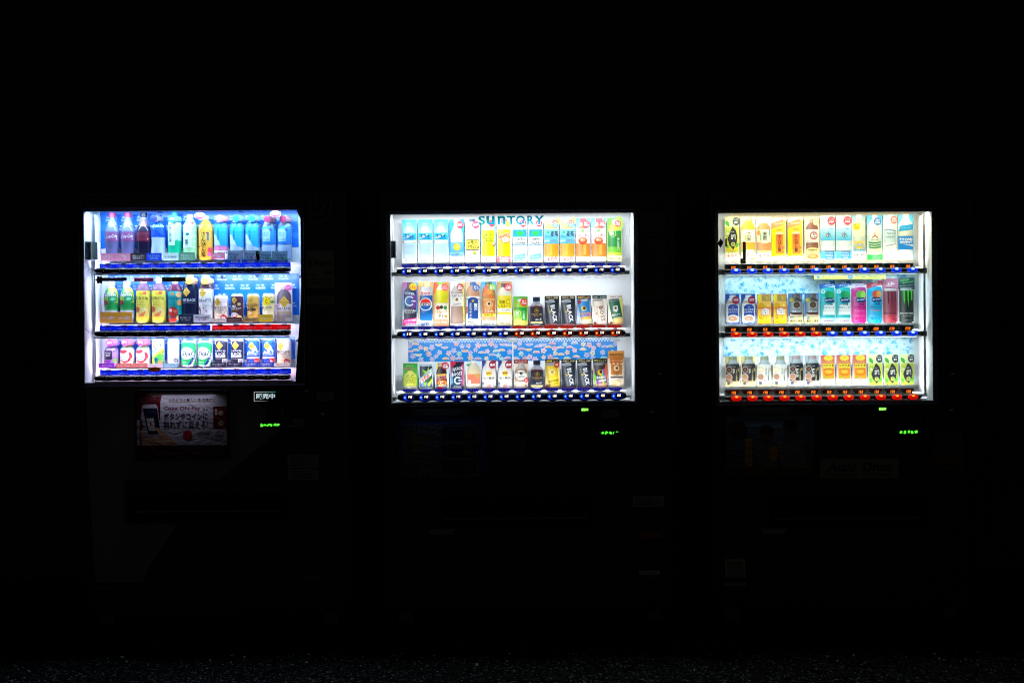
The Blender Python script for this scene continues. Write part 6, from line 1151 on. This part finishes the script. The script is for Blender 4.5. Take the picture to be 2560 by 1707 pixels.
# curved red door edge down the right side of the left window
zs = [(524, 751), (534, 751.3), (548, 752), (600, 754), (640, 755), (700, 755), (740, 754.2), (800, 751), (860, 746.5), (910, 743), (960, 739.5)]
m = ML; g = MB(); xo = m.X(761, 770)
for (a, xa), (b, xb) in zip(zs[:-1], zs[1:]):
    A, B2 = (m.X(xa, a), m.Z(a)), (m.X(xb, b), m.Z(b))
    g.prism([B2, (xo, B2[1]), (xo, A[1]), A], -.014, -.0125)
g.build('window_edge_trim', M['dark_blue'], m.root)
g = MB(); pp = [(743, 524.5), (750, 524.5), (752, 530), (753.5, 549), (748, 540), (744.5, 531)]; g.prism([(m.X(a, b), m.Z(b)) for a, b in pp][::-1], -.02, -.0145, (.5, .42, .5)); g.build('corner_clip', M['paper'], m.root)
# SUNTORY in blue letters on the middle pane
m = MM; g = MB(); x0, x1 = m.X(1196, 550, -.011), m.X(1360, 550, -.0065); z0, z1 = m.Z(562.5), m.Z(540.5); c = lin('#0f98c0')
n = 0; px = [(1196, 1212.5, 's', 'S'), (1216, 1237, 'u', 'u'), (1244, 1264, 'n', 'n'), (1267.5, 1288, 't', 'T'), (1290, 1312.5, 'o', 'O'), (1318, 1335, 'r', 'R'), (1336, 1360, 'y', 'Y')]
for a, b, nm, ch in px:
    g = MB(); text3(g, ch, m.X((a+b)/2, 550, -.007), (z0+z1)/2, (b-a)*K, (z1-z0), -.0115, c, 0, .035, 0, 0, 4)
    g.build('letter', M['film'], m.root)
# ------------------------------------------------------------------ lower fronts
SG = (.35, 1.0, .05)
def green_display(m, px, py, w, n, seed):
    rs = random.Random(seed); x0 = m.X(px-w/2, py); z = m.Z(py)
    g = MB(); g.box(x0-.006, x0+w*K+.006, -.004, 0, z-.011, z+.011); g.build('coin_display', M['button'], m.root)
    g = MB(); g.face([(x0, -.0041, z-.0055), (x0+w*K, -.0041, z-.0055), (x0+w*K, -.0041, z+.0055), (x0, -.0041, z+.0055)], (0, .10, .002), 0)
    for i in range(n):
        cx = x0+w*K*(i+.5)/n; 
        for j in range(5):
            a, b = rs.uniform(-.0042, .0042), rs.uniform(-.0042, .0042); r = rs.uniform(.0022, .0038); e = rs.uniform(.9, 1.7)
            g.face([(cx+a+r*math.cos(q), -.0046-.0001*j, z+b+r*math.sin(q)) for q in [2*PI*t/8 for t in range(8)]], (.14*e, 1.1*e, .05*e), 0)
        g.face([(cx+.0046*math.cos(q), -.0043, z+.0045*math.sin(q)) for q in [2*PI*t/12 for t in range(12)]], (.0, .14, .005), 0)
    g.build('lit_digits', M['glow'], m.root)
green_display(ML, 675.5, 1063.5, 48, 6, 1); green_display(MM, 1525, 1083.3, 47, 5, 2); green_display(MR, 2270.5, 1081, 47, 5, 3)
for m, px, py, w in ((MM, 1462, 1025, 16.5), (MR, 2205.5, 1023, 17.5)):
    x, z = m.at(px, py); g = MB(); g.box(x-w*K*.62, x+w*K*.62, -.004, 0, z-.009, z+.009); g.build('status_display', M['button'], m.root)
    g = MB(); g.face([(x-w*K*.52, -.0042, z-.0062), (x+w*K*.52, -.0042, z-.0062), (x+w*K*.52, -.0042, z+.0062), (x-w*K*.52, -.0042, z+.0062)], (.02, .35, .01)); text3(g, '販売中', x, z, w*K, .0108, -.0046, (.7, 2.4, .25), 0, .05); g.build('lit_digits', M['glow'], m.root)
m = ML; x, z = m.at(664, 991.5); g = MB(); g.box(x-.047, x+.047, -.003, 0, z-.021, z+.021); g.build('status_display', M['button'], m.root)
g = MB(); c = (.55, .68, .74); text3(g, '販売中', x, z, .081, .0232, -.0036, c, 0, .025, 0, 0, 3)
xa, xb = m.X(635.3, 991), m.X(689.5, 991); za, zb = m.Z(981), m.Z(1003.5); t = .0011
g.face([(xa, -.0034, za-t), (xb, -.0034, za-t), (xb, -.0034, za+t), (xa, -.0034, za+t)], [(.45, .4, .4), (.02, .25, .2), (.02, .25, .2), (.45, .4, .4)]); g.face([(xa, -.0034, zb), (xa+2*t, -.0034, zb), (xa+2*t, -.0034, za), (xa, -.0034, za)], (.45, .42, .45)); g.face([(xa, -.0034, zb-t), (xb-.03, -.0034, zb-t), (xb-.03, -.0034, zb+t), (xa, -.0034, zb+t)], [(.35, .35, .35), (.01, .01, .01), (.01, .01, .01), (.35, .35, .35)])
g.build('lit_sign', M['glow'], m.root)
# ---- left: pale lower panel with a slanting edge, delivery port, poster
m = ML; g = MB(); pl = [(216, 963), (600, 963), (708, 1072), (545, 1200), (470, 1275), (430, 1330), (375, 1412), (353, 1462), (243, 1468), (236, 1400), (222, 1180)]
g.prism([(m.X(a, b), m.Z(b)) for a, b in pl][::-1], -.0024, -.0006); g.build('pale_panel', M['panel'], m.root)
def port(m, a, b, c, e, lite=None):
    x0, z1 = m.at(a, b); x1, z0 = m.at(c, e); g = MB(); g.prism(ro(x0, x1, z0, z1, .018), -.007, -.0026); g.build('delivery_surround', M['black'], m.root)
    g = MB(); zz = z0+(z1-z0)*.1; g.prism(ro(x0+.03, x1-.03, zz, z0+(z1-z0)*.72, .01), -.012, -.0072); f = g.build('delivery_flap', M['button'], m.root)
    g = MB(); g.box(x0+.05, x1-.05, -.018, -.0122, z0+(z1-z0)*.27, z0+(z1-z0)*.30); g.build('flap_handle', M['metal'], f)
    return m
port(ML, 312, 1199, 735, 1307); port(MM, 1080, 1215, 1500, 1325); port(MR, 1905, 1215, 2330, 1325)
def kiosk_poster(a):
    a.R(-.5, 0, .5, 1, '#c8c4d8'); a.R(-.5, .60, -.24, 1, '#4c0c1c'); a.R(-.47, .2, -.26, .62, '#5c0a1c'); a.G([(-.28, .6), (-.22, 1), (-.24, 1), (-.32, .6)], '#5c0a1c')
    a.G([(-.44, .13), (-.46, .42), (-.42, .50), (-.36, .36), (-.20, .30), (-.18, .13)], '#d8a890')
    a.G([(-.455, .62), (-.44, .82), (-.42, .84), (-.29, .84), (-.27, .80), (-.235, .36), (-.25, .33), (-.37, .33), (-.40, .36)], '#b8b4c8'); a.G([(-.435, .78), (-.275, .78), (-.24, .38), (-.375, .37)], '#141c38'); a.G([(-.395, .62), (-.315, .625), (-.295, .43), (-.37, .43)], '#dcdce8'); a.G([(-.36, .57), (-.34, .57), (-.335, .50), (-.355, .50)], '#d03040')
    a.G([(-.31, .47), (-.27, .48), (-.17, .38), (-.05, .20), (-.1, .13), (-.22, .2), (-.25, .38)], '#d8a48c'); a.T('Coke ON Pay', .0, .77, .40, .052, '#8c2444', 0, .0, 0, 3); a.T('なら', .26, .755, .055, .028, '#2a2440')
    a.T('これからの新しい生活様式に', .115, .905, .52, .036, '#3a3040', 0, .01); a.R(-.15, .872, .37, .877, '#b0a02c'); a.T('ボタンやコインに', .04, .65, .485, .076, '#14183c', 0, .02, 0, 2); a.T('触れずに買える!', .04, .52, .49, .09, '#14183c', 0, .008, 0, 2)
    a.R(.345, .46, .5, .80, '#6c0c18'); a.E(.43, .70, .03, '#c8a8a0'); a.E(.43, .54, .03, '#c8a8a0'); a.R(.365, .67, .39, .76, '#d8c8c8'); a.E(.06, .36, .052, '#b01828'); a.T('Coca-Cola', .06, .36, .08, .012, '#e0c0c0', 8, 0, .3)
    a.ring(.32, .385, .001, .001, '#555'); a.R(.15, .40, .48, .402, '#5a5a6a'); a.R(.15, .325, .48, .327, '#5a5a6a'); a.T('しかも1本買うと1スタンプ!', .315, .382, .29, .02, '#7a3048'); a.T('15スタンプで1本無料!', .315, .348, .28, .026, '#3a3448', 0, .02); a.T('キャッシュレスでお買い求めください', .3, .28, .36, .014, '#4a4458'); a.R(-.5, 0, .5, .20, '#2c060a'); a.T('アプリでもっと便利に!', 0, .08, .5, .05, '#8c2a30')
def poster(m, a, b, c, e, fn, bgc, rec=.0):
    x0, z1 = m.at(a, b); x1, z0 = m.at(c, e); g = MB(); w = .007
    pts = ro(x0-w, x1+w, z0-w, z1+w, .012)
    g.box(x0-w, x0, -.016, -.003, z0-w, z1+w); g.box(x1, x1+w, -.016, -.003, z0-w, z1+w); g.box(x0, x1, -.016, -.003, z1, z1+w); g.box(x0, x1, -.016, -.003, z0-w, z0); g.build('poster_frame', M['black'], m.root)
    art = Art(x1-x0, z1-z0); fn(art); g = MB(); g.box(x0, x1, -.006, -.003, z0, z1, lin(bgc)); emit_art(g, art, x1-x0, ((x0+x1)/2, -.006, z0), None, off=.0002, step=.00008)
    return g.build('poster', M['poster'], m.root), (x0, x1, z0, z1)
mm_, n_, l_, b_ = newmat('wrinkled_film'); M['poster'] = mm_
at_ = n_.new('ShaderNodeAttribute'); at_.attribute_name = 'Col'; l_.new(at_.outputs['Color'], b_.inputs['Base Color']); b_.inputs['Roughness'].default_value = .32
tc_ = n_.new('ShaderNodeTexCoord'); mp_ = n_.new('ShaderNodeMapping'); mp_.inputs['Scale'].default_value = (9, 1, 20); ns_ = n_.new('ShaderNodeTexNoise'); ns_.inputs['Scale'].default_value = 1.5; ns_.inputs['Detail'].default_value = 3; ns_.inputs['Distortion'].default_value = 1.2
l_.new(tc_.outputs['Object'], mp_.inputs[0]); l_.new(mp_.outputs[0], ns_.inputs['Vector']); bp_ = n_.new('ShaderNodeBump'); bp_.inputs['Strength'].default_value = .35; bp_.inputs['Distance'].default_value = .02; l_.new(ns_.outputs[0], bp_.inputs['Height']); l_.new(bp_.outputs[0], b_.inputs['Normal'])
_, (x0, x1, z0, z1) = poster(ML, 343, 984, 570, 1144, kiosk_poster, '#c8c4d8')
def added_ledge(m, a, c, py, depth, power, col, y=-.03, fr=(.2, .75)):
    """an added sill whose lamp stands in for window light spilling on the poster"""
    x0, x1 = m.X(a, py), m.X(c, py); z = m.Z(py); g = MB(); g.box(x0, x1, -depth, -.0125, z-.004, z+.002); s = g.build('added_sill', M['matte'], m.root)
    xa, xb = x0+(x1-x0)*fr[0], x0+(x1-x0)*fr[1]; light('poster_fill', xa, xb, y, z-.006, .006, power, col, (0, .42, -1), s, 120)  # lamp added to brighten the poster from above
added_ledge(ML, 345, 568, 975, .045, .038, (.86, .84, 1), -.043, (.12, .85)); 
def sun_poster(a):
    a.R(-.5, 0, .5, 1, '#123c8c', '#1c5cb0'); a.R(-.44, .02, -.03, .86, '#70747a')
    for k in range(36):
        t = 2*PI*k/36; c = '#3a4468'; a.G([(x, v) for x, v in [(-.28+.06*math.cos(t), .55+.06*math.sin(t)/a.A), (max(-.44, min(-.03, -.28+.4*math.cos(t-.03))), max(.02, min(.86, .55+.4*math.sin(t-.03)/a.A))), (max(-.44, min(-.03, -.28+.4*math.cos(t+.03))), max(.02, min(.86, .55+.4*math.sin(t+.03)/a.A)))]], c) if abs(math.cos(t)) > 0 else None
    a.E(-.28, .55, .10, '#7a7458'); a.E(-.32, .16, .07, '#2a3858'); a.R(-.02, .02, .41, .86, '#60646c')
    for v in (.60, .32, .05): a.R(0, v, .39, v+.22, '#142450'); a.E(.3, v+.11, .05, '#5a5648')
_, q = poster(MM, 994, 1038, 1216, 1191, sun_poster, '#123c8c'); added_ledge(MM, 994, 1216, 1013, .035, .0045, (.5, .75, 1), -.028)
def duo_poster(a):
    a.R(-.5, 0, .5, 1, '#2c3e50', '#6c8494'); a.R(-.5, 0, .5, .14, '#5a4810'); a.E(-.36, .74, .11, '#4c2018'); a.G([(-.12, .12), (-.16, .5), (-.04, .6), (.06, .5), (.08, .12)], '#74726c'); a.E(-.04, .68, .075, '#6c5444', .1); a.E(-.04, .75, .08, '#1c1614', .06)
    a.G([(.12, .12), (.08, .56), (.22, .68), (.38, .58), (.42, .12)], '#7c7a74'); a.E(.23, .76, .08, '#6c5444', .11); a.E(.23, .84, .085, '#1c1614', .06); a.R(-.28, .14, -.2, .62, '#c8942c'); a.E(.04, .36, .05, '#c8942c', .09); a.T('Orion', -.3, .06, .2, .06, '#4a2c10', 0, .02)
_, q = poster(MR, 1812, 1036, 2037, 1186, duo_poster, '#6a8cac'); added_ledge(MR, 1812, 2037, 1010, .035, .0035, (.75, .9, 1), -.028)
# ---- stickers, locks, slots
def lines(a, rows, ink='#3a3a3a', x0=-.42, x1=.42, v0=.12, v1=.9, seed=1):
    rs = random.Random(seed)
    for r in range(rows):
        v = v1-(v1-v0)*(r+.5)/rows; h = (v1-v0)/rows*.4; a.R(x0, v-h/2, x0+(x1-x0)*rs.uniform(.6, 1), v+h/2, ink)
def sticker(m, a, b, c, e, col, fn=None): return placard(m, 'sticker', a, b, c, e, bgc=col, draw=fn or (lambda A: lines(A, 3)))
PAPER = '#a4a4a0'
def free_sign(a): a.T('1', -.36, .66, .12, .30, '#2a2a2a', 0, .03); a.T('本無料!', .1, .66, .62, .2, '#2a2a2a', 0, .03); lines(a, 3, '#4a4a4a', -.4, .05, .1, .4); a.R(.12, .38, .42, .44, '#2a2a2a'); lines(a, 3, '#5a5a5a', .1, .42, .1, .34)
sticker(ML, 764, 629, 836, 723, PAPER, free_sign); sticker(ML, 764, 742, 836, 763, PAPER); sticker(ML, 792, 982, 834, 1004, PAPER); sticker(ML, 721, 1049, 759, 1069, PAPER, lambda a: (a.R(-.42, .2, -.1, .8, '#444'), lines(a, 3, '#444', 0, .42)))
sticker(ML, 719, 1138, 797, 1171, PAPER, lambda a: lines(a, 4, '#444')); sticker(ML, 719, 1174, 797, 1202, PAPER, lambda a: lines(a, 3, '#444')); sticker(ML, 763, 1440, 801, 1452, '#8a8a88')
for k, (b, e, c) in enumerate(((975, 999, '#2c2c30'), (1022, 1036, '#6a6a60'), (1038, 1076, '#4a4418'), (1090, 1125, '#5a5a5c'))): sticker(ML, 577, b, 628, e, c, lambda a: lines(a, 3, '#8a8a80'))
x, z = ML.at(791, 521); g = MB()
for r, w, a0, a1 in ((.066, .004, 0, 360), (.034, .005, 130, 410)):
    for i in range(36):
        p, q = math.radians(a0+(a1-a0)*i/36), math.radians(a0+(a1-a0)*(i+1)/36); g.face([(x+(r-w)*math.cos(p), -.001, z+(r-w)*math.sin(p)), (x+r*math.cos(p), -.001, z+r*math.sin(p)), (x+r*math.cos(q), -.001, z+r*math.sin(q)), (x+(r-w)*math.cos(q), -.001, z+(r-w)*math.sin(q))], (.3, .3, .3))
g.box(x-.0025, x+.0025, -.0012, -.0008, z+.012, z+.045, (.3, .3, .3)); g.build('power_emblem', M['paper'], ML.root)
g = MB(); x, z = ML.at(505, 500); text3(g, 'Coca-Cola', x, z, .135, .034, -.001, (.10, .10, .11), 0, .01, .35, 0, 3); g.build('brand_lettering', M['paper'], ML.root)
sticker(MM, 1240, 1018, 1312, 1040, '#5a5a5a'); sticker(MM, 1241, 1062, 1312, 1080, '#6a6a40'); sticker(MM, 1241, 1091, 1312, 1136, '#707078', lambda a: lines(a, 4, '#2a2a2a')); sticker(MM, 1508, 1026, 1546, 1045, PAPER); sticker(MM, 1582, 1241, 1660, 1268, '#b0b0ae', lambda a: lines(a, 3, '#333')); sticker(MM, 1598, 1428, 1650, 1438, '#f4f4f4', lambda a: lines(a, 2, '#333')); sticker(MM, 1613, 1441, 1648, 1453, '#6a6a6a')
sticker(MM, 1603, 1333, 1656, 1346, '#b8481c', lambda a: None)
for k, (b, e) in enumerate(((533, 595), (600, 662), (668, 755), (765, 805), (825, 865))): sticker(MM, 1597, b, 1663, e, '#4a4c4a' if k < 3 else '#3a3c34', lambda a: lines(a, 4, '#22241f'))
sticker(MR, 2335, 1078, 2406, 1130, '#5c5c58', lambda a: lines(a, 4, '#333')); sticker(MR, 2328, 1135, 2410, 1175, '#7a641c', lambda a: lines(a, 3, '#3a2c0c')); sticker(MR, 1812, 1395, 1862, 1419, '#c8c890', lambda a: a.R(-.4, .1, .4, .8, '#8c8c80')); sticker(MR, 1813, 1421, 1864, 1461, '#c4c4bc', lambda a: a.R(-.4, .1, .4, .95, '#90908a')); sticker(MR, 2350, 1330, 2400, 1343, '#4a1c10', lambda a: None)
sticker(MR, 2049, 1147, 2246, 1196, '#a8a898', lambda a: (a.T('Asahi', -.22, .60, .38, .13, '#1c1c1c', 0, .03, .35, 2), a.T('Orion', .23, .60, .38, .12, '#1c1c1c', 0, .05, 0, 2), a.T('SOFT DRINKS', -.22, .18, .38, .04, '#1c1c1c', 0, .02), a.T('SOFT DRINKS', .23, .18, .38, .04, '#1c1c1c', 0, .02)))
for m, a, b in ((MM, 1075, 1320), (MR, 1903, 1319)):
    g = MB(); g.prism([(m.X(p, q), m.Z(q)) for p, q in ((a, b), (a+65, b), (a+56, b+13), (a, b+13))][::-1], -.0085, -.0075, (.35, .36, .40)); g.build('arrow_sticker', M['paper'], m.root)
for m, px, py in ((ML, 808, 1045), (MM, 1651, 945), (MR, 2380, 945)):
    x, z = m.at(px, py); g = MB(); g.prism(ro(x-.023, x+.023, z-.05, z+.05, .022), -.012, -.0005); k = g.build('lock_handle', M['black'], m.root)
    g = MB(); dome(g, x, z+.012, -.0122, .012, .012, .006, (.3, .3, .3), 0, 18, 3); dome(g, x+.003, z+.010, -.019, .003, .003, .002, (.5, .5, .5), 0, 10, 2); g.build('key_barrel', M['metal'], k, smooth=True)
for m, px, py in ((ML, 767, 981), (MM, 1632, 1033), (MR, 2380, 1028)):
    x, z = m.at(px, py); g = MB(); dome(g, x, z, -.0005, .014, .014, .008, (.3, .3, .3), 0, 20, 3); g.build('coin_return_knob', M['metal'], m.root, smooth=True)
for m, px, py in ((ML, 700, 1030), (MM, 1560, 1070), (MR, 2310, 1050)):
    x, z = m.at(px, py); g = MB(); g.prism(ro(x-.06, x+.05, z-.055, z+.035, .02), -.0035, -.0003); c = g.build('coin_panel', M['black'], m.root)
    g = MB(); g.box(x+.01, x+.013, -.006, -.0036, z-.01, z+.02); g.build('coin_slot', M['metal'], c); g = MB(); g.prism(ro(x-.045, x-.005, z-.04, z-.02, .004), -.0065, -.0036); g.build('note_slot', M['button'], c)
# ---- small paper tag and black strip hanging in the right window
m = MR; g = MB(); pp = [(1801, 594), (1808, 606), (1800.5, 618), (1794, 606.5)]; g.prism([(m.X(a, b, -.01), m.Z(b, -.01)) for a, b in pp][::-1], -.0145, -.0135, (.012, .05, .035)); text3(g, 'ふ', m.X(1801, 610), m.Z(610), .008, .009, -.0149, (.5, .55, .5), 0, 0); t = g.build('leaf_tag', M['paper'], m.root)
g = MB(); g.tube([(m.X(1789, 600), -.02, m.Z(599.5)), (m.X(1791, 602), -.018, m.Z(603)), (m.X(1795, 605), -.014, m.Z(606))], .0018, (.6, .6, .58)); g.build('tag_clip', M['paper'], m.root)
g = MB(); pp = [(1811, 597), (1815.5, 593.5), (1816, 613), (1818, 615), (1811, 615)]; g.prism([(m.X(a, b), m.Z(b)) for a, b in pp][::-1], -.0145, -.0135, (.01, .008, .008)); g.build('leaf_tag', M['paper'], m.root)
def blk(a): a.R(-.1, 0, .42, 1, '#14140f'); a.R(-.5, 0, .42, .24, '#14140f'); a.V('香り広がる', .16, .62, .2, 2.4, '#d8d4b0', .01); a.T('颯', -.04, .12, .56, .56, '#d8d8cc', 0, 0)
def blks(m):
    x0, z1 = m.at(1851, 603, .04); x1, z0 = m.at(1866, 658, .04); a = Art(x1-x0, z1-z0); blk(a); g = MB(); emit_art(g, a, x1-x0, ((x0+x1)/2, .04, z0)); g.box(x0+(x1-x0)*.42, x0+(x1-x0)*.90, .0402, .041, z0, z1, lin('#14140f')); g.box(x0, x0+(x1-x0)*.42, .0402, .041, z0, z0+(z1-z0)*.23, lin('#14140f')); g.build('hanging_strip', M['print'], m.root)
blks(MR)
bpy.data.objects.remove(_to); bpy.data.curves.remove(_tc)
